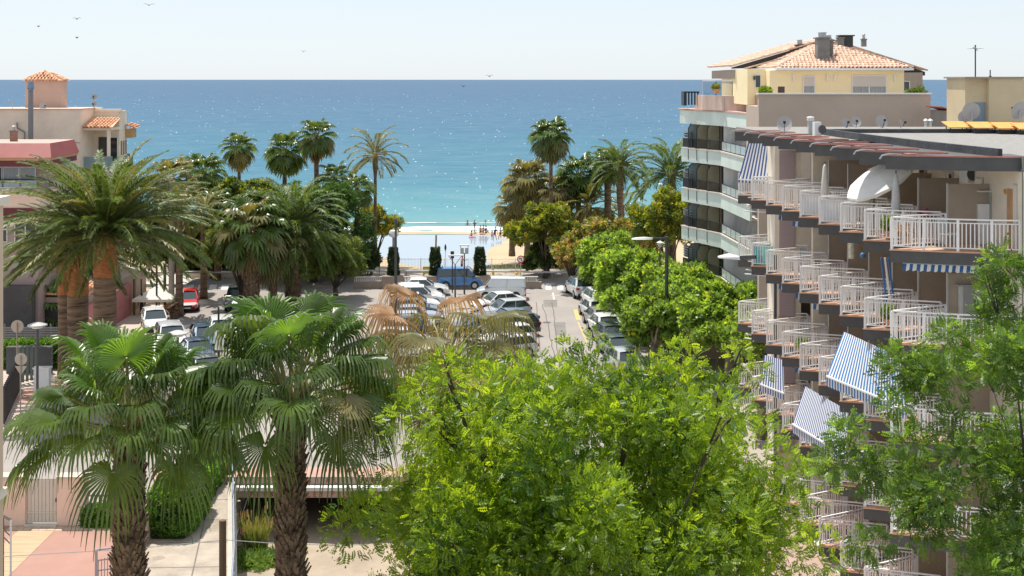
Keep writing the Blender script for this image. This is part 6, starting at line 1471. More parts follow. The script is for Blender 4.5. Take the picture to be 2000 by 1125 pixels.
def guard(p0, p1, lab):
    p0 = Vector(p0); p1 = Vector(p1); t = thing('guardrail', lab, 'guardrail', p0, 0, 'guardrails along the promenade'); 
    MB().tube([p0+Vector((0,0,.78)), p1+Vector((0,0,.78))], .09, 8).build('rail', M('guardrail_metal', (.50,.49,.48), .45, .15, 2), t); n_ = round((p1-p0).length/2.9)
    for i in range(n_+1): q = p0.lerp(p1, i/n_); MB().box(q.x-.06,q.y+.05,0,q.x+.06,q.y+.17,.74).build('post', M('guardrail_post', (.25,.23,.21), .7, .1, 3), t)
guard((-13.6,118.5,0),(-10.4,118.5,0),'short guardrail between the round tree and the tall lamp post'); guard((-2.9,118.3,0),(7.0,117.2,0),'grey tubular guardrail from the planter to the zebra crossing')
guard((-9.8,118.4,0),(-6.3,118.4,0),'short guardrail left of the middle clipped shrub'); guard((-34,117.5,0),(-21,117.5,0),'grey guardrail across the end of the left street')
mb = MB(); mb.box(-34,119.5,0,-20.5,120.2,.5); o = mb.build('bench_wall', cream, None); tag(o, 'low cream bench wall behind the left guardrail', 'wall')
wallm = M('planter_render', (.30,.24,.20), .85, .1, .8, .2, bscale=15)
t = thing('parking_wall', 'low brown wall with white balusters separating the car park from the promenade', 'wall', (-8,113.2,0))
mb = MB(); mb.box(-14,113.0,0,2.6,113.35,.62).build('wall', wallm, t)
mb = MB()
for i in range(90):
    x = -13.9+i*.18
    if not (-11.2 < x < -9.3 or -7.7 < x < -5.7 or -3.8 < x < -1.9): mb.box(x-.035,113.1,.62,x+.035,113.2,.98)
mb.build('balusters', white, t, 'stuff'); MB().box(-14,113.02,.98,2.3,113.3,1.08).build('coping', M('coping_stone', (.55,.48,.42), .8, .1, 2), t)
topiary = LM('clipped_leaf', (.022,.05,.014), (.05,.085,.02), .2, .55, 1.0)
for px, lab in ((768,'clipped columnar shrub in a planter behind the tall lamp post'),(850,'clipped columnar shrub at the left end of the blue van'),(937,'clipped columnar shrub to the right of the blue van')):
    q = P(px,543,113.6); t = thing('clipped_shrub', lab, 'shrub', (q.x,113.6,0), 0, 'clipped columnar shrubs in planters')
    MB().box(q.x-.95,113.0-.15,0,q.x+.95,114.5,1.12).build('planter', wallm, t); rn = np.random.RandomState(px); n_ = 1500
    a = rn.rand(n_)*2*pi; zz = rn.rand(n_)*2.5; rr = .47*(1-.25*(zz/2.5)**3)*(.8+.25*rn.rand(n_)+.12*np.sin(zz*5+a*2)); pos = np.stack([rr*np.cos(a),rr*np.sin(a)+.2,zz+1.05],1); d = np.stack([np.cos(a),np.sin(a),.5+0*a],1)
    v, f = scatter(TUFT, pos, rot_to(d+rn.normal(size=d.shape)*.5, rn), np.full(n_,.16)); np_mesh('foliage', v, f, [topiary], None, t, 'stuff')
for px, y0, y1, lab in ((850,459,530,'pale bollard-like post in the lagoon behind the left clipped shrub'),(1057,468,528,'leaning pale wooden post by the railing under the yellow-green tree'),(546,470,520,'thin post')):
    if lab == 'thin post': continue
    q = P(px,y1,125); zt_ = P(px,y0,125).z; t = tag(MB().tube([(q.x,125,-.2),(q.x+.1,125,zt_)], .09, 8).build('wooden_post', M('pale_wood_post', (.36,.30,.22), .8, .2, 3)), lab, 'post')
t = thing('path_sign', 'small dark pointed sign on a thin post before the lagoon', 'sign', (P(870,528,124.8).x,124.8,0)); q = t.location
MB().tube([(q.x,q.y,0),(q.x,q.y,1.9)], .025, 6).build('post', steel, t); MB().lathe([(.02,0),(.10,.3),(.10,.5),(.02,.75)], (q.x,q.y,1.7), 8, sy=.3).build('plate', blackmetal, t)
t = thing('path_sign', 'small dark box on a thin pole beside the trunk of the lone date palm', 'sign', (P(741,540,117).x,117,0)); q = t.location
MB().tube([(q.x,q.y,0),(q.x,q.y,3.2)], .025, 6).build('post', blackmetal, t); MB().box(q.x-.07,q.y-.06,1.4,q.x+.07,q.y+.03,2.0).build('box', blackmetal, t)
q = P(833,545,119); o = MB().box(q.x-.35,119,0,q.x+.35,119.3,1.1).build('yellow_bin', M('yellow_panel', (.45,.40,.12), .6, .15, 3)); tag(o, 'yellow-green panel box behind the left end of the blue van', 'bin')
q = P(963,548,121); t = thing('yellow_cone', 'small yellow wet-floor style cone on the promenade before the railing', 'cone', (q.x,121,0)); MB().lathe([(.17,0),(.14,.04),(.04,.75),(.01,.78)], (q.x,121,.0), 10).build('body', M('cone_yellow', (.6,.42,.08), .5, .1, 3), t); MB().box(q.x-.2,120.8,0,q.x+.2,121.2,.03).build('base', M('cone_yellow',(.6,.42,.08)), t)
# yellow-white barrier heap beside the panel van
q = G(1003,575); t = thing('barrier_heap', 'heap of folded yellow barriers lying on the end wall of the parking row', 'barrier', (q.x,113.2,1.1)); mb = MB()
for k in range(14): a = Vector((q.x+random.uniform(-1.1,1.1),113.15+random.uniform(-.3,.3),1.12+random.uniform(0,.35))); mb.beam(a, a+Vector((random.uniform(-.7,.7),random.uniform(-.3,.3),random.uniform(0,.25))), .08, .05)
mb.build('bars', M('pale_yellow_plastic', (.70,.52,.22), .5, .15, 3), t)
# yellowish boulder
q = P(1050,545,126)
o = MB().lathe([(.1,0),(.5,.1),(.55,.35),(.3,.6),(.05,.62)], (P(1160,0,130).x-8.2,128.5,-.35), 9, sy=.7).build('boulder', M('pale_rock', (.55,.48,.38), .9, .15, 2), smooth=True); tag(o, 'pale boulder on the grass strip behind the beach railing', 'boulder')
# grass strip
gr = M('thin_grass', (.16,.20,.05), .9, .3, 2)
rn = np.random.RandomState(5); n_ = 2000; xg = rn.uniform(-3.4,4.6,n_); yg = 125.2+rn.uniform(0,1,n_)*(4.6-np.abs(xg-.5)*.7); pos = np.stack([xg,yg,np.array([beach_z(a,b) for a,b in zip(xg,yg)])],1)
v, f = scatter(NEEDLE, pos, rot_to(np.tile([0,0,1.0],(n_,1))+rn.normal(size=(n_,3))*.5, rn), rn.uniform(.15,.32,n_)); np_mesh('grass', v, f, [gr], None, None, 'stuff')

# ================================================================== LEFT STREET: restaurant, fences, lamps
t = thing('restaurant_parasol', 'big cream square parasol over the restaurant terrace', 'parasol', G(310,612)); g_ = t.location
c_ = P(330,562,g_.y); mb = MB(); z0_ = P(0,577,g_.y).z; hw = 1.55; hd = 2.4
for cx_, lab in ((-.9,0),(1.5,1)):
    pass
mb.v = [(g_.x-hw,g_.y-hd*.8,z0_),(g_.x+hw,g_.y-hd*.8,z0_),(g_.x+hw,g_.y+hd,z0_),(g_.x-hw,g_.y+hd,z0_),(g_.x,g_.y+.3,z0_+.85)]; mb.f = [(0,1,4),(1,2,4),(2,3,4),(3,0,4)]; mb.m = [0]*4
for a, b in ((0,1),(1,2),(2,3),(3,0)):
    i_ = len(mb.v); A_, B_ = mb.v[a], mb.v[b]; mb.v += [A_, B_, (B_[0],B_[1],B_[2]-.2), (A_[0],A_[1],A_[2]-.2)]; mb.f.append((i_,i_+1,i_+2,i_+3)); mb.m.append(0)
mb.build('canopy', M('cream_canvas', (.80,.74,.66), .8, .03, 2, trans=.2), t); MB().tube([g_, (g_.x,g_.y+.3,z0_+.8)], .05, 8).build('pole', wood, t)
t2 = thing('restaurant_parasol', 'second cream parasol just beyond the first, nearer the sea', 'parasol', (g_.x-.6,g_.y+5.5,0)); a_ = t2.location; mb = MB(); zz = z0_+.3
mb.v = [(a_.x-1.8,a_.y-1.8,zz),(a_.x+1.8,a_.y-1.8,zz),(a_.x+1.8,a_.y+1.8,zz),(a_.x-1.8,a_.y+1.8,zz),(a_.x,a_.y,zz+.6)]; mb.f = [(0,1,4),(1,2,4),(2,3,4),(3,0,4)]; mb.m = [0]*4; mb.build('canopy', M('cream_canvas',(.8,.74,.66)), t2); MB().tube([(a_.x,a_.y,0),(a_.x,a_.y,zz+.55)], .05, 8).build('pole', wood, t2)
t = thing('terrace_fence', 'brown timber terrace enclosure on the left street before the red car', 'fence', G(340,628)); 
fp_ = [G(327,632), G(357,612)]; mb = MB(); a, b = fp_; 
for j in range(5): MB().beam(a+Vector((0,0,.16+j*.2)), b+Vector((0,0,.16+j*.2)), .05, .17).build('board', M('brown_board', (.13,.06,.035), .7, .2, 3, stretch=(1,1,6)), t)
for j in range(5): q = a.lerp(b, j/4); MB().box(q.x-.06,q.y-.06,0,q.x+.06,q.y+.06,1.2).build('post', M('brown_board',(.13,.06,.035)), t)
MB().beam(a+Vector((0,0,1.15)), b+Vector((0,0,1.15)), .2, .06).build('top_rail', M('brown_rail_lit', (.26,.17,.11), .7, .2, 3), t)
c2 = G(300,632); MB().beam(c2+Vector((0,0,.7)), a+Vector((0,0,.7)), .05, .05).beam(c2+Vector((0,0,.35)), a+Vector((0,0,.35)), .05, .05).build('end_rail', wood, t)
t = thing('plants_in_terrace', 'dried brown-green potted plants along the timber enclosure', 'plants', G(337,622)); q = t.location
bush_mesh('foliage', (q.x-.2,q.y-.3,.8), (.6,1.2,.32), 200, .2, [M('dried_flower',(.5,.25,.1)), yg_b, drk], t, 44, .5); MB().box(q.x-.5,q.y-1.4,.12,q.x+.4,q.y+1.4,.6).build('trough', wood, t)
t = thing('yellow_cart', 'yellow handcart with curved wheel frame at the end of the terrace', 'cart', G(310,634)); q = t.location; yc = M('cart_yellow', (.55,.36,.10), .6, .12, 3)
MB().box(q.x-.7,q.y,.55,q.x+.1,q.y+.5,1.1).build('box', yc, t); MB().box(q.x-.62,q.y-.02,.8,q.x-.35,q.y-.003,1.0).build('panel', M('cart_orange',(.6,.22,.05),.6,.1,3), t)
for s_ in (0,): 
    mb = MB(); c_ = Vector((q.x+.45,q.y+.1,.55)); pts = [c_+Vector((.35*cos(a),0,.5*sin(a))) for a in np.linspace(0,2*pi,17)]; mb.tube(pts,.035,6); 
    for a in np.linspace(0,pi,4)[:-1]: mb.beam(c_+Vector((.35*cos(a),0,.5*sin(a))), c_-Vector((.35*cos(a),0,.5*sin(a))), .03,.03)
    mb.build('wheel', M('cart_cream', (.60,.50,.32), .6, .1, 3), t)
# restaurant front walls left of the person
t = thing('restaurant_building', 'dark low restaurant building with tiled edge behind the thick palms', 'building', (-34,92,0))
MB().box(-60,88.5,0,-33.2,105,4.2).build('wall', M('restaurant_dark', (.07,.065,.065), .7, .2, .8), t)
MB().box(-33.1,90.5,0,-30.0,105,3.1).build('side_wall', M('restaurant_wall', (.36,.28,.23), .8, .12, 1), t); tiled('roof_tiles',(-33.2,90.3,3.3),(-29.9,90.3,3.15),(-29.9,94,3.6),(-33.2,94,3.75),terra,t,.27)
MB().box(-32.95,90.38,0,-30.2,90.48,2.7).build('dark_opening', M('dark_opening',(.02,.02,.022),.5,.1,1), t)
MB().box(-29.98,90.0,0,-29.75,100,2.6).build('red_post_wall', M('pink_red_post', (.42,.16,.16), .7, .1, 1), t)
for j,(px,w_) in enumerate(((236,.1),(262,.1),(276,.06),(306,.08),(322,.12))):
    q = G(px,612+6*(j%2)); o = MB().tube([q, (q.x,q.y,P(0,515 if j > 2 else 545,q.y).z)], w_, 8).build('wooden_pole' if j != 4 else 'lamp_pole', pole_m if j != 1 else wood); tag(o, ('dark pole beside the restaurant wall, leftmost of five','wooden pole beside the restaurant wall left of the walking person','thin dark pole right behind the walking person','dark pole standing at the parasol edge','dark thick pole in front of the restaurant parasol')[j], 'pole')
q = P(335,560,101); o = MB().tube([(q.x,101,0),(q.x,101,P(0,346,101).z)], [.26,.16], 10).build('concrete_pole', M('pale_concrete_pole', (.42,.37,.33), .8, .12, 2)); tag(o, 'tall pale concrete utility pole amid the left park trees', 'pole')
q = P(402,540,119); o = MB().tube([(q.x,119,0),(q.x,119,P(0,492,119).z)], .16, 8).build('grey_pole', M('grey_post',(.24,.25,.27))); tag(o, 'short grey metal pole behind the left guardrail', 'pole')
# fence with grey slats, hedge strip, lamps, round plate
t = thing('slatted_fence', 'grey horizontal slat fence behind the small fan palm', 'fence', (P(8,660,86).x,86,0)); xa, xb_ = P(8,660,86).x, P(128,660,86).x; zt_ = P(0,634,86).z; zb_ = P(0,664,86).z-1
n_ = int((zt_-zb_)/.16)
for j in range(n_): MB().box(xa-1,86,zb_+j*.16,xb_,86.04,zb_+j*.16+.11).build('slat', M('grey_slat', (.22,.215,.21), .6, .15, 3), t)
for j in range(5): x_ = xa+(xb_-xa)*j/4; MB().box(x_-.04,86.05,0,x_+.04,86.12,zt_+.04).build('post', M('grey_slat',(.22,.215,.21)), t)
def box_hedge(x0,x1,y0,y1,z1,lab,n_,seed,mats,size=.16,z0=0,cat='hedge',nm='hedge',rounded=.35):
    rn = np.random.RandomState(seed); A = [(x1-x0)*(z1-z0),(y1-y0)*(z1-z0),(y1-y0)*(z1-z0),(x1-x0)*(y1-y0)]; A = np.array(A)/sum(A); fc = rn.choice(4,n_,p=A); u = rn.rand(n_); w_ = rn.rand(n_)
    X = np.where(fc==0,x0+u*(x1-x0),np.where(fc==1,x0,np.where(fc==2,x1,x0+u*(x1-x0)))); Y = np.where(fc==0,y0,y0+u*(y1-y0)); Y = np.where(fc==3,y0+w_*(y1-y0),Y); Z = np.where(fc==3,z1,z0+w_*(z1-z0))
    cx, cy, cz = (x0+x1)/2,(y0+y1)/2,(z0+z1)/2; D = np.stack([(X-cx)/((x1-x0)/2),(Y-cy)/((y1-y0)/2),(Z-cz)/((z1-z0)/2)],1); 
    k = (np.abs(D)**4).sum(1)**-.25; k = 1-rounded*(1-k); P_ = np.stack([cx+(X-cx)*k,cy+(Y-cy)*k,cz+(Z-cz)*k],1)+rn.normal(size=(n_,3))*.05
    P_ += np.array([[.10*mn.noise(Vector(p)*1.4)] for p in P_])*D/np.linalg.norm(D,axis=1,keepdims=True)
    t = thing(nm, lab, cat, (cx,cy,z0)); v, f = scatter(TUFT, P_, rot_to(D+rn.normal(size=D.shape)*.6, rn), size*rn.uniform(.7,1.3,n_)); np_mesh('foliage', v-np.array([cx,cy,z0]), f, mats, np.repeat((rn.rand(n_) > .75).astype(int)*(len(mats)-1), TUFT.shape[0]), t, 'stuff')
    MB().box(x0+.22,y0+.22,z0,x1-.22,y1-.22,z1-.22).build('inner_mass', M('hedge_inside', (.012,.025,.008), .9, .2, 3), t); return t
hg = LM('hedge_leaf', (.055,.15,.018), (.085,.20,.028), .4, .45, .8); hg2 = LM('hedge_leaf_light', (.13,.24,.04), (.17,.29,.05), .4, .45, .8)
a = P(12,682,82); b = P(130,682,82); box_hedge(a.x,b.x,81.2,82.4,b.z+.55,'low clipped hedge strip in front of the grey slat fence',1100,61,[hg,hg2],.2,z0=0)
def mush_lamp(px, ytop, Y, lab, r=.42):
    q = P(px,ytop,Y); t = thing('mushroom_lamp', lab, 'street lamp', (q.x,Y,0), 0, 'lamps with shallow dish heads'); MB().tube([(q.x,Y,0),(q.x,Y,q.z-.2)], .07, 8).build('pole', pole_m, t)
    MB().lathe([(r*.2,-.26),(r,-.16),(r*.96,-.1),(r*.4,.0),(.03,.03)], (q.x,Y,q.z), 16).build('lamp_shade', M('lamp_shade_grey', (.45,.44,.42), .5, .08, 3), t); MB().lathe([(r*.5,-.28),(r*.6,-.2)], (q.x,Y,q.z), 10).build('diffuser', plastic_w, t); return t
mush_lamp(347,646,62,'dish-headed street lamp in front of the silver-white crossover',.5); mush_lamp(73,630,66,'dish-headed street lamp beside the left pavement railing',.5)
def round_sign(px, py, Y, r, lab, tri=False, mm='sign_back'):
    c_ = P(px,py,Y); t = thing('road_sign', lab, 'road sign', (c_.x,Y,.1)); bk = M('sign_back_tan', (.46,.40,.33), .5, .08, 3)
    MB().tube([(c_.x,Y,.1),(c_.x,Y,c_.z+r*.6)], .035, 8).build('pole', M('tan_post', (.38,.32,.25), .6, .1, 3), t); o = MB().lathe([(r,0),(r,.02)], (0,0,0), 24).build('round_plate', bk, t, local=True); o.rotation_euler = (R(90),0,0); o.location = (0,.08,c_.z-.1)
    if tri: z_ = c_.z-r-.05; MB().add([(c_.x-r*.95,Y+.05,z_),(c_.x+r*.95,Y+.05,z_),(c_.x,Y+.05,z_-r*1.5),(c_.x-r*.95,Y+.07,z_),(c_.x+r*.95,Y+.07,z_),(c_.x,Y+.07,z_-r*1.5)],[(0,2,1),(3,4,5),(0,1,4,3),(1,2,5,4),(2,0,3,5)]).build('triangular_plate', bk, t)
    return t
round_sign(40,702,68.5,.33,'back of a round and a triangular road sign on the left pavement',True); round_sign(33,638,75,.37,'back of a round grey road sign next to the slatted fence')
# fences round the left pavement corner
def slat_fence(p0, p1, h, step, lab, m, nm='fence', w_=.06, vert=True):
    p0 = Vector(p0); p1 = Vector(p1); t = thing(nm, lab, 'fence', p0); L = (p1-p0).length; n_ = int(L/step)
    for i in range(n_+1): q = p0.lerp(p1, i/n_); MB().box(q.x-w_/2,q.y-.02,q.z+.1,q.x+w_/2,q.y+.02,q.z+h).build('bar', m, t)
    for zz in (.2,h-.12): MB().beam(p0+Vector((0,.04,zz)), p1+Vector((0,.04,zz)), .05, .06).build('rail', m, t)
    return t
slat_fence(P(8,788,72.5)-Vector((0,0,0)) if False else (P(6,780,68).x,68,.11), (P(38,740,76).x,76,.11), 1.9, .45, 'black barred fence along the left edge of the pavement', blackmetal, w_=.22)
slat_fence((P(36,740,77).x,77,.11),(P(70,735,78).x,78,.11),2.3,.28,'grey-green barred gate between the pavement and the hedge', M('green_grey_bar',(.16,.20,.18),.6,.1,3), w_=.16)
t = thing('low_wall', 'dark low planter wall with a metal cap left of the thick palms', 'wall', (-29,80,0)); MB().box(P(12,0,80).x,80,0,P(100,0,80).x,80.3,1.7).build('wall', M('dark_wall', (.07,.08,.085), .7, .2, 1), t); MB().box(P(12,0,80).x,79.95,1.7,P(100,0,80).x,80.35,1.78).build('coping', dgrey, t)
t = thing('white_gatepost', 'white gate pillar on the left pavement beside the dish-headed lamp', 'pillar', (P(83,700,72).x,72,0)); q = t.location; MB().box(q.x-.5,72,0,q.x+.35,72.4,2.2).build('pillar', white, t); MB().box(q.x-.56,71.95,2.2,q.x+.41,72.45,2.28).build('cap', white, t)
t = thing('info_board', 'blank beige double-panel board before the silver-white crossover', 'board', (P(324,690,60).x,60,0)); q = P(324,686,60); bb = M('beige_board', (.50,.42,.33), .7, .06, 3)
MB().box(q.x-.52,60,q.z-.45,q.x-.01,60.05,q.z+.45).build('panel', bb, t); MB().box(q.x+.01,60,q.z-.45,q.x+.52,60.05,q.z+.45).build('panel', bb, t); MB().tube([(q.x,60.1,0),(q.x,60.1,q.z+.4)], .04, 6).build('post', bb, t)
t = thing('info_board', 'white rectangular board on a dark pole beside the white pickup-like car', 'board', (P(427,680,63).x,63,0)); q = P(428,664,63)
MB().box(q.x-.22,63,q.z-.5,q.x+.22,63.05,q.z+.5).build('panel', white, t); MB().tube([(q.x-.05,63.1,0),(q.x-.05,63.1,q.z+1.6)], .05, 6).build('post', blackmetal, t)

# ================================================================== BRIDGE DECK, GATE, TERRACE, HEDGE
dk = thing('underpass_deck', 'concrete deck edge of the underpass with red graffiti letters', 'bridge', (-8,58.5,0)); dc = M('deck_concrete', (.38,.29,.235), .9, .15, .8, .3, bscale=10)
MB().box(-13.0,58.2,-.52,-4.2,58.9,-.18).build('lower_beam', dc, dk); MB().box(-13.1,58.05,-.177,-4.1,58.45,-.02).build('white_ledge', M('ledge_white', (.62,.59,.55), .8, .1, 2), dk)
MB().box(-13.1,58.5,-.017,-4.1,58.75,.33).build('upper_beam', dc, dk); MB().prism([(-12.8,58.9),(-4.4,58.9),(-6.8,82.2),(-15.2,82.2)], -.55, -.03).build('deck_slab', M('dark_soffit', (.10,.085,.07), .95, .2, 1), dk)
MB().box(-4.9,58.0,-2.4,-4.0,58.15,.6).build('end_pier', dc, dk)
gfm = M('red_graffiti', (.36,.045,.035), .8, .2, 4)
GL = {'F':[(0,0,0,1),(0,1,.7,1),(0,.55,.55,.6)],'L':[(0,1,0,0),(0,0,.6,0)],'U':[(0,1,.05,.1),(.05,.1,.35,0),(.35,0,.6,.15),(.6,.15,.62,1)],'B':[(0,0,0,1),(0,1,.5,.85),(.5,.85,.05,.5),(.05,.5,.6,.3),(.6,.3,0,0)],'A':[(0,0,.3,1),(.3,1,.65,0),(.12,.4,.55,.4)],'S':[(.6,.95,.1,.8),(.1,.8,.5,.45),(.5,.45,.05,0)],'E':[(0,0,0,1),(0,1,.5,1),(0,.5,.45,.5),(0,0,.55,0)],'I':[(.1,0,.1,1)],'Y':[(0,1,.3,.5),(.6,1,.3,.5),(.3,.5,.25,0)]}
def graffiti(txt, x, z, h, y, adv=.32):
    for ch_ in txt:
        mb = MB()
        for s_ in GL.get(ch_, []): mb.beam((x+s_[0]*h*.9,y,z+s_[1]*h),(x+s_[2]*h*.9,y,z+s_[3]*h),.035,.006,up=(0,1,0))
        x += adv
        if mb.v: mb.build('graffiti_letter', gfm, dk)
graffiti('FLUB Y', P(490,964,58.2).x, -.47, .22, 58.195, .30); graffiti('ALES FAL SA', P(590,964,58.2).x, -.48, .22, 58.195, .27); graffiti('YEAS', P(675,966,58.2).x, -.47, .22, 58.195, .26); graffiti('FLAES BIAL', P(500,945,58.5).x, .05, .22, 58.495, .40); graffiti('SALE', P(712,944,58.5).x, .05, .24, 58.495, .34)
# railing along the channel lip
bl_m = M('blue_grey_railing', (.24,.28,.33), .45, .12, 3)
t = thing('channel_railing', 'blue-grey metal railing along the channel edge beside the path', 'railing', (-12.4,57.5,.14)); pts = [Vector((a,b,.14)) for a,b in ((-12.7,58.2),(-10.32,47.5),(-8.5,38.0),(-6.6,22))]
mb = MB(); bm_ = MB()
for a, b in zip(pts, pts[1:]):
    for zz in (.12,.55,1.0): mb.beam(a+Vector((0,0,zz)), b+Vector((0,0,zz)), .06, .05)
    L = (b-a).length
    for i in range(int(L/1.1)+1): q = a.lerp(b, min(1,i*1.1/L)); bm_.box(q.x-.035,q.y-.035,q.z-.02,q.x+.035,q.y+.035,q.z+1.02)
mb.build('rail', bl_m, t); bm_.build('post', bl_m, t)
# gate wall
gt = thing('gate_wall', 'pink rendered garden wall with two pillars framing the white gate', 'wall', (-19,52.9,0)); Yg = 52.9
xl, x1, x2, x3 = P(-30,0,Yg).x, P(49,0,Yg).x, P(111,0,Yg).x, P(166,0,Yg).x; zt_ = P(0,934,Yg).z
MB().box(xl,Yg,0,x1,Yg+.5,zt_).build('pillar', pinkw, gt); MB().box(x2,Yg,0,x3,Yg+.5,zt_).build('pillar', pinkw, gt)
MB().box(xl,Yg-.06,zt_,x1+.02,Yg+.56,zt_+.07).build('pillar_cap', M('pink_cap', (.62,.48,.40), .85, .08, 1), gt); MB().box(x2-.02,Yg-.06,zt_,x3+.05,Yg+.56,zt_+.07).build('pillar_cap', M('pink_cap',(.62,.48,.40)), gt)
MB().box(x1-.0,Yg-.1,0,x2+.0,Yg+.5,.10).build('threshold', M('threshold_stone', (.66,.60,.52), .8, .08, 1), gt)
ga = thing('white_gate', 'white sheet-metal garden gate with vertical ribs between the pink pillars', 'gate', ((x1+x2)/2,Yg+.12,.1)); gm_ = M('gate_offwhite', (.60,.55,.47), .6, .06, 2)
n_ = 8
for i in range(n_): xa_ = x1+.05+(x2-x1-.1)*i/n_; MB().box(xa_+.008,Yg+.12,.16,xa_+(x2-x1-.1)/n_-.008,Yg+.15,zt_-.05).build('panel', gm_, ga)
MB().box(x1+.03,Yg+.155,.12,x2-.03,Yg+.17,zt_-.05).build('back_sheet', M('gate_back', (.25,.22,.19), .7, .1, 2), ga)
for zz in (.14,.55): MB().box(x1+.05,Yg+.09,zz,x2-.05,Yg+.118,zz+.05).build('rail', gm_, ga)
o = MB().box(x2-.001,Yg+.0,.1,x2+.0,Yg+.01,.11); MB().box(x2-.09,Yg+.08,1.0,x2-.05,Yg+.115,1.15).build('handle', blackmetal, ga)
# pink terrace in front
pt = thing('terrace_floor', 'salmon pink terrace with a tan tiled walkway up to the gate', 'terrace', (-19,50,0)); tpink = M('salmon_floor', (.36,.20,.155), .85, .08, .6, .1)
MB().prism([(-24,46),(-13.9,46),(-14.6,49.5),(P(292,0,53.5).x,53.5),(-24,53.5)], .004, .05).build('floor', tpink, pt)
wk = M('tan_walk_plank', (.48,.33,.20), .8, .25, 2.0, stretch=(.3,6,1))
for j in range(26):
    y_ = Yg-.75-.24*j
    if y_ < 46.5: break
    MB().box(x1-.05,y_-.115,.05,x2+.12,y_+.115,.062+.002*(j%2)).build('plank', wk, pt)
for j in range(14): x_ = P(22,0,Yg).x+j*.33; MB().box(x_,Yg-.58,.05,x_+.31,Yg-.1,.060+.002*(j%3)).build('tile', M('tan_tile', (.52,.40,.29), .8, .15, 3), pt)
# terrace edge wall and railings
o = MB().box(P(284,0,52).x,48.5,0,P(292,0,52).x+.15,53.3,.95).build('terrace_wall', pinkw); tag(o, 'narrow pink end wall between the terrace and the big hedge', 'wall')
t = thing('two_bar_rail', 'pale two-bar metal railing behind the small hedge', 'railing', (-16.5,53.6,0)); q0 = P(166,0,53.6).x; q1 = P(232,0,53.6).x
for py_ in (968,984): zz = P(0,py_,53.6).z; MB().box(q0,53.6,zz-.04,q1,53.68,zz+.04).build('bar', M('mauve_metal', (.36,.32,.33), .5, .1, 3), t)
for f_ in (.4,.95): MB().box(q0+(q1-q0)*f_-.03,53.7,0,q0+(q1-q0)*f_+.03,53.76,P(0,968,53.6).z).build('post', M('mauve_metal',(.36,.32,.33)), t)
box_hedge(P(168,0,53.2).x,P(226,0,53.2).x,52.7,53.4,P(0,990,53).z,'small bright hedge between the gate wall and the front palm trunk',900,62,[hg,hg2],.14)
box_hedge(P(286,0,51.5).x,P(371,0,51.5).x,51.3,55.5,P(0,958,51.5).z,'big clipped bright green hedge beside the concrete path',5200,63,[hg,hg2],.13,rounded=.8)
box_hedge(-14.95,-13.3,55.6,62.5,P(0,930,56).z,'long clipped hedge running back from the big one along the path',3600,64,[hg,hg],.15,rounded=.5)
t = thing('grey_railing', 'grey barred handrail at the bottom edge beside the front palm trunk', 'railing', (-15.5,47,0)); ra = P(188,1074,46.5); rb = P(232,1069,47.2)
rm_ = M('mauve_metal',(.36,.32,.33))
for zz in (0,-.38,-.75): MB().beam(ra+Vector((0,0,zz)), rb+Vector((0,0,zz)), .05,.05).build('rail', rm_, t)
MB().box(ra.x-.04,ra.y-.04,0,ra.x+.04,ra.y+.04,ra.z+.02).build('post', rm_, t)
for j in range(7): q = ra.lerp(rb,(j+.7)/7.4); MB().box(q.x-.012,q.y-.012,ra.z-1.6,q.x+.012,q.y+.012,ra.z-.38).build('bar', rm_, t)
t = thing('stair_handrail', 'white sloping stair handrail behind the front palm trunk', 'railing', P(235,1095,46)); MB().beam(P(240,1088,46.5),P(222,1140,44.5),.14,.08).build('rail', white, t); MB().box(P(240,0,46.5).x-.05,46.5,0,P(240,0,46.5).x+.03,46.56,P(0,1090,46.5).z).build('post', white, t)
t = thing('black_stair_rail', 'black metal stair railing hugging the left margin', 'railing', P(15,1060,40)); 
A_, B_ = P(6,1008,43), P(21,1016,40); C_ = P(21,1150,38)
MB().beam(A_,B_,.06,.06).beam(B_,C_,.06,.06).beam(A_-Vector((0,0,.45)),B_-Vector((0,0,.5)),.03,.03).beam(P(8,1050,42),P(20,1062,40),.03,.03).build('rail', blackmetal, t); MB().beam(A_,P(6,1150,43),.05,.05,up=(0,1,0)).build('post', blackmetal, t)
# wooden post with wires, rock, tall grass tuft
Yp = 30; q = P(435,1016,Yp); t = thing('wire_post', 'dark weathered wooden post holding a slack wire in front of the path', 'post', (q.x,Yp,0))
MB().tube([(q.x,Yp,3.5),(q.x,Yp,q.z)], [.088,.084], 9).build('post', wood, t)
def wire(pts, lab):
    o = MB().tube([P(*p) for p in pts], .009, 4).build('wire', M('wire_grey', (.30,.30,.30), .5, 0)); tag(o, lab, 'wire')
wire(((-10,1088,29.5),(120,1080,29.7),(260,1072,29.8),(434,1055,30)),'slack pale wire running from the left margin to the wooden post'); wire(((434,1054,30),(520,1060,30),(620,1064,30),(720,1064,30.2)),'wire running from the wooden post toward the feathery tree')
q = G(505,1062,-2.3); t = thing('tall_grass', 'tall feathery grass tuft growing at the mouth of the underpass', 'grass tuft', (q.x,56.6,-2.3)); rn = np.random.RandomState(8)
mb = MB()
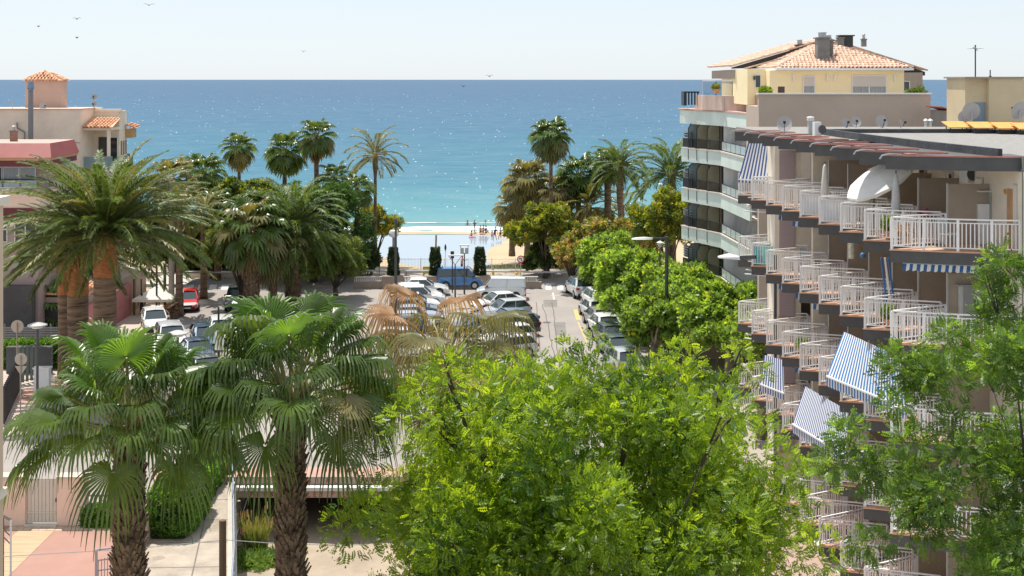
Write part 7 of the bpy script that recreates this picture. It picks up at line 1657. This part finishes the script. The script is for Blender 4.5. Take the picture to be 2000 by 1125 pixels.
for k in range(420):
    a = rn.rand()*2*pi; r_ = rn.rand()**.5*.75; h_ = rn.uniform(.7,2.0)*(1.1-r_*.5); ln_ = .25+.5*rn.rand(); b_ = Vector((r_*cos(a)*.6+q.x, 56.6+r_*sin(a)*.5, -2.3)); tip = b_+Vector((cos(a)*ln_*h_*.6,sin(a)*ln_*h_*.4,h_)); m_ = b_.lerp(tip,.55)+Vector((0,0,.12*h_)); s_ = Vector((.014,0,0))
    mb.add([b_-s_,b_+s_,m_+s_,m_-s_],[(0,1,2,3)],0); mb.add([m_-s_,m_+s_,tip+Vector((0,0,0)),tip],[(0,1,2)],0)
    if k < 90: mb.add([tip-Vector((.03,0,.28)),tip+Vector((.03,0,-.28)),tip+Vector((.02,0,.05)),tip-Vector((.02,0,-.05))],[(0,1,2,3)],1)
mb.build('blades', [LM('reed_green', (.16,.21,.06)), LM('reed_plume', (.36,.26,.18), tr=.3)], t, 'stuff')
rn = np.random.RandomState(18); n_ = 900; pos = np.stack([rn.normal(q.x+.2,.5,n_),rn.normal(55.3,.5,n_),np.full(n_,-2.3)],1); v, f = scatter(NEEDLE,pos,rot_to(np.tile([0,0,1.0],(n_,1))+rn.normal(size=(n_,3))*.4,rn),rn.uniform(.15,.4,n_)); np_mesh('weeds', v, f, [LM('weed_green', (.13,.22,.05))], None, None, 'stuff')
q = P(487,1118,52); o = MB().lathe([(.1,0),(.42,.05),(.46,.25),(.3,.45),(.05,.5)], (q.x,52,-2.3), 8, sy=.8).build('white_rock', M('chalky_rock', (.66,.60,.52), .9, .1, 3), smooth=True); tag(o, 'white rock on the stream bed at the bottom edge', 'rock')
o = MB().box(P(1440,0,86).x-1.5,86,0,P(1440,0,86).x+2,86.3,.9).build('low_wall', pinkw); 
bpy.data.objects.remove(o)
t = thing('plaza_wall', 'low curved pinkish wall between the plane trees and the balcony building', 'wall', (9,74,0)); 
MB().beam(G(1330,700)+Vector((0,0,.45)), G(1490,700)+Vector((0,0,.45)), .3, .9).build('wall', M('plaza_wall_pink', (.45,.34,.28), .85, .1, 1), t); MB().beam(G(1330,700)+Vector((0,0,.93)), G(1490,700)+Vector((0,0,.93)), .4, .06).build('cap', M('plaza_wall_cap', (.55,.47,.40), .85, .1, 1), t)
picket(G(1440,812),G(1496,806),1.0,.13,'white barred railing on the wall by the lowest balconies', w_=.035)

# ================================================================== PEOPLE
def person(px, py, label, h=1.65, pose='stand', z=None, cloth=(.05,.05,.07), hair=True, face=0, Y=None, top=None, hat=None, arms='down', name='person'):
    q = G(px,py,z if z is not None else 0) if Y is None else Vector((P(px,py,Y).x,Y,z)); t = thing(name, label, 'person', q, R(face)); s_ = h/1.72
    if pose == 'sit': pel = Vector((0,0,.18)); kn = [(-.14,-.38,.42),(.14,-.38,.42)]; ft = [(-.15,-.62,.05),(.15,-.62,.05)]
    elif pose == 'wade': pel = Vector((0,0,.35)); kn = [(-.1,-.05,.0),(.1,.05,.0)]; ft = [(-.1,-.02,-.3),(.1,.06,-.3)]
    elif pose == 'bend': pel = Vector((0,0,.88)); kn = [(-.16,-.08,.48),(.22,.05,.48)]; ft = [(-.2,.0,.04),(.32,.05,.04)]
    else: pel = Vector((0,0,.92)); kn = [(-.10,-.08,.50),(.10,.08,.50)]; ft = [(-.10,.02,.05),(.11,.22,.05)]
    lean = Vector((.0,-.28,.48)) if pose == 'bend' else Vector((0,-.03,.52))
    ch_ = pel+lean; nk = ch_+Vector((0,-.01,.10)); hd = ch_+Vector((0,-.02,.20)); ht = hd+Vector((0,-.01,.17))
    J = [pel, pel+lean*.5, ch_, nk, hd, ht]; Rr = [(.15,.11),(.125,.09),(.15,.10),(.05,.05),(.075,.085),(.07,.08)]; E = [(0,1),(1,2),(2,3),(3,4),(4,5)]
    for i, sx in enumerate((-1,1)):
        b = len(J); J += [pel+Vector((sx*.09,0,-.06)), Vector(kn[i]), Vector(ft[i]), Vector(ft[i])+Vector((0,-.16,-.02))]; Rr += [(.085,.085),(.055,.055),(.036,.036),(.035,.03)]; E += [(0,b),(b,b+1),(b+1,b+2),(b+2,b+3)]
        b = len(J); sh = ch_+Vector((sx*.18,0,-.02)); 
        el, ha = (sh+Vector((sx*.07,.03,-.28)), sh+Vector((sx*.08,-.10,-.52))) if arms == 'down' else ((sh+Vector((sx*.2,-.1,-.15)), sh+Vector((sx*.25,-.3,.0))) if arms == 'out' else (sh+Vector((sx*.10,.05,-.22)), sh+Vector((-sx*.02,-.12,-.30))))
        J += [sh, el, ha, ha+(ha-el).normalized()*.09]; Rr += [(.055,.055),(.04,.04),(.028,.028),(.03,.018)]; E += [(2,b),(b,b+1),(b+1,b+2),(b+2,b+3)]
    me = bpy.data.meshes.new('body'); me.from_pydata([v*s_ for v in J], E, []); o = bpy.data.objects.new('body', me); C.objects.link(o)
    sk = o.modifiers.new('skin','SKIN'); 
    for i, sv_ in enumerate(me.skin_vertices[0].data): sv_.radius = (Rr[i][0]*s_, Rr[i][1]*s_); sv_.use_root = (i == 0)
    sb = o.modifiers.new('sub','SUBSURF'); sb.levels = 1; sb.render_levels = 1
    dg = bpy.context.evaluated_depsgraph_get(); m2 = bpy.data.meshes.new_from_object(o.evaluated_get(dg)); bpy.data.objects.remove(o)
    zc0, zc1 = (pel.z-.42 if pose == 'stand' and top else pel.z-.12)*s_, (ch_.z+.02)*s_
    m2.materials.clear(); m2.materials.append(skin); m2.materials.append(M('cloth_%d_%d_%d' % tuple(int(c*99) for c in cloth), cloth, .8, .1, 6)); m2.materials.append(M('cloth_top', (.3,.3,.32), .8, .1, 6)) 
    if top: m2.materials[2] = M('cloth_%d_%d_%d' % tuple(int(c*99) for c in top), top, .8, .1, 6)
    for p in m2.polygons:
        c_ = p.center; p.use_smooth = True
        if zc0 < c_.z < pel.z*s_+.06 and abs(c_.x) < .32 and (pose != 'sit' or c_.y > -.15): p.material_index = 1
        elif pel.z*s_ < c_.z < zc1 and abs(c_.x) < .17*s_ and top: p.material_index = 2
        elif top and pel.z*s_+.25 < c_.z < zc1+.05 and abs(c_.x) < .26*s_: p.material_index = 2
    if pose == 'stand' and name == 'person' and 'dressed' in label: 
        for p in m2.polygons:
            if .12*s_ < p.center.z < zc1+.06: p.material_index = 1
    o = bpy.data.objects.new('body', m2); C.objects.link(o); o.parent = t
    hm = M('hat_'+hat[0], hat[1], .8, .1, 6) if hat else hairm; hp = hd.lerp(ht,.55)*s_
    mb = MB(); mb.lathe([(.02,-.09),(.085,-.07),(.10,.0),(.085,.07),(.03,.105)], (hp.x,hp.y+.02*s_,hp.z+.025*s_), 10)
    mb.build('hair' if not hat else 'hat', hm, t, smooth=True, local=True)
    f_ = MB(); fy = hp.y-.082*s_; f_.add([(-.012,fy,hp.z+.01),(.012,fy,hp.z+.01),(.016,fy-.024,hp.z-.03),(-.016,fy-.024,hp.z-.03)], [(0,1,2,3)]); f_.build('nose', skin, t, local=True)
    e_ = MB()
    for sx in (-1,1): e_.box(sx*.032-.012,fy-.004,hp.z+.005,sx*.032+.012,fy+.004,hp.z+.018)
    e_.box(-.022,fy-.002,hp.z-.058,.022,fy+.006,hp.z-.05); e_.build('face_features', hairm, t, local=True)
    return t
person(277,618,'dark dressed person walking on the left pavement toward the camera',1.68,'stand',cloth=(.015,.016,.02),top=(.015,.016,.022))
person(902,545,'woman with a pink sun hat passing behind the blue van',1.62,'stand',cloth=(.02,.02,.03),top=(.5,.22,.2),hat=('pink',(.55,.12,.16)),face=60,arms='out',Y=119,z=.4)
bs = -1.35
G_ = 'bathers at the lagoon and in the surf'
person(966,475,'tall woman in dark blue swimsuit and cap bending on the sand spit',1.7,'bend',bs,(.02,.02,.14),Y=157.5,top=(.03,.025,.16),hat=('navy',(.02,.02,.05)),face=30,arms='down')
person(961,470,'small child beside the woman in dark blue',1.1,'stand',bs,(.03,.05,.12),Y=158,face=160)
person(974,472,'small child crouching at the feet of the woman in dark blue',.8,'bend',bs,(.03,.06,.09),Y=158.5,face=90,top=(.03,.06,.09))
person(978,468,'child in black standing on the sand spit between two others',1.15,'stand',bs,(.02,.02,.03),Y=160,face=200,top=(.02,.02,.03))
person(985,470,'girl in a dark red dress standing on the sand spit',1.25,'stand',bs,(.16,.02,.03),Y=160.5,face=180,top=(.2,.03,.04))
person(994,462,'person in pale pink half hidden by the yellow-green tree on the spit',1.3,'stand',bs,(.45,.22,.2),Y=162,face=150,top=(.5,.3,.26))
person(927,464,'woman in white top sitting at the lagoon edge beside a child',1.6,'sit',bs-.05,(.03,.03,.05),Y=164.0,face=20,top=(.6,.58,.56),arms='fold')
person(921,466,'child kneeling in the shallow lagoon left of the sitting woman',1.1,'sit',bs-.1,(.3,.04,.1),Y=162.5,face=-30)
person(938,462,'bather sitting at the lagoon edge, first right of the woman in white',1.6,'sit',bs,(.4,.15,.12),Y=165,face=10,arms='fold')
person(944,462,'bather sitting at the lagoon edge, middle of the close pair',1.65,'sit',bs,(.35,.12,.10),Y=165.2,face=-20,arms='fold')
person(949,462,'bather in black sitting at the lagoon edge, rightmost of the seated ones',1.6,'sit',bs,(.02,.02,.03),Y=164.6,face=30,top=(.03,.03,.04),arms='fold')
person(927,445,'bather wading beyond the foam, leftmost of the three in the sea',1.7,'wade',-1.85,(.05,.03,.04),Y=173.5,face=180,top=(.06,.03,.04),arms='out')
person(948,445,'pale bather wading with raised arms beyond the foam',1.6,'wade',-1.85,(.4,.35,.3),Y=174,face=160,arms='out',top=(.5,.45,.42))
person(972,446,'large bather standing waist-deep beyond the foam',1.9,'wade',-1.85,(.12,.06,.05),Y=173,face=180,arms='fold')
person(913,445,'lone swimmer head and shoulders above the sea',1.6,'wade',-1.95,(.05,.04,.04),Y=175,face=180)
o = MB().lathe([(.05,0),(.35,.02),(.40,.08),(.30,.12)], (P(921,468,162).x,161.9,WZ+.02), 14, sy=.6).build('inflatable_ring', M('magenta_float', (.55,.12,.25), .5, .05, 3)); tag(o, 'magenta float by the kneeling child in the lagoon', 'float')

# ================================================================== BIRDS
bird_m = M('gull_grey', (.06,.06,.07), .8, .1, 4)
for px, py, Y, sp_, lab in ((291,10,110,.9,'gull with raised wings high left of the picture top edge'),(150,37,120,.8,'gull over the left building, higher of two'),(150,74,150,.6,'small gull below another over the left building'),(75,52,160,.5,'tiny gull nearest the left margin'),(593,101,150,.6,'small gull in the sky above the tallest left palms'),(956,149,130,.8,'gull skimming the horizon in the middle'),(905,169,140,.7,'gull flying just under the horizon')):
    q = P(px,py,Y); t = thing('gull', lab, 'bird', q, R(random.uniform(-40,40)), 'gulls in the sky')
    MB().lathe([(.01,-.16),(.045,-.08),(.05,.02),(.025,.12),(.01,.17)], (0,0,0), 8).build('body', bird_m, t, smooth=True, local=True).rotation_euler = (R(90),0,0)
    for s_ in (-1,1): MB().add([(0,.08,0),(s_*sp_*.35,.13,.14),(s_*sp_*.62,.0,.05),(s_*sp_*.35,-.02,.13),(0,-.07,0),(0,0,-.015),(s_*sp_*.35,.05,.11)],[(0,1,3,4),(1,2,3),(5,6,1,0),(4,3,6,5),(6,2,1),(3,2,6)]).build('wing', bird_m, t, local=True)
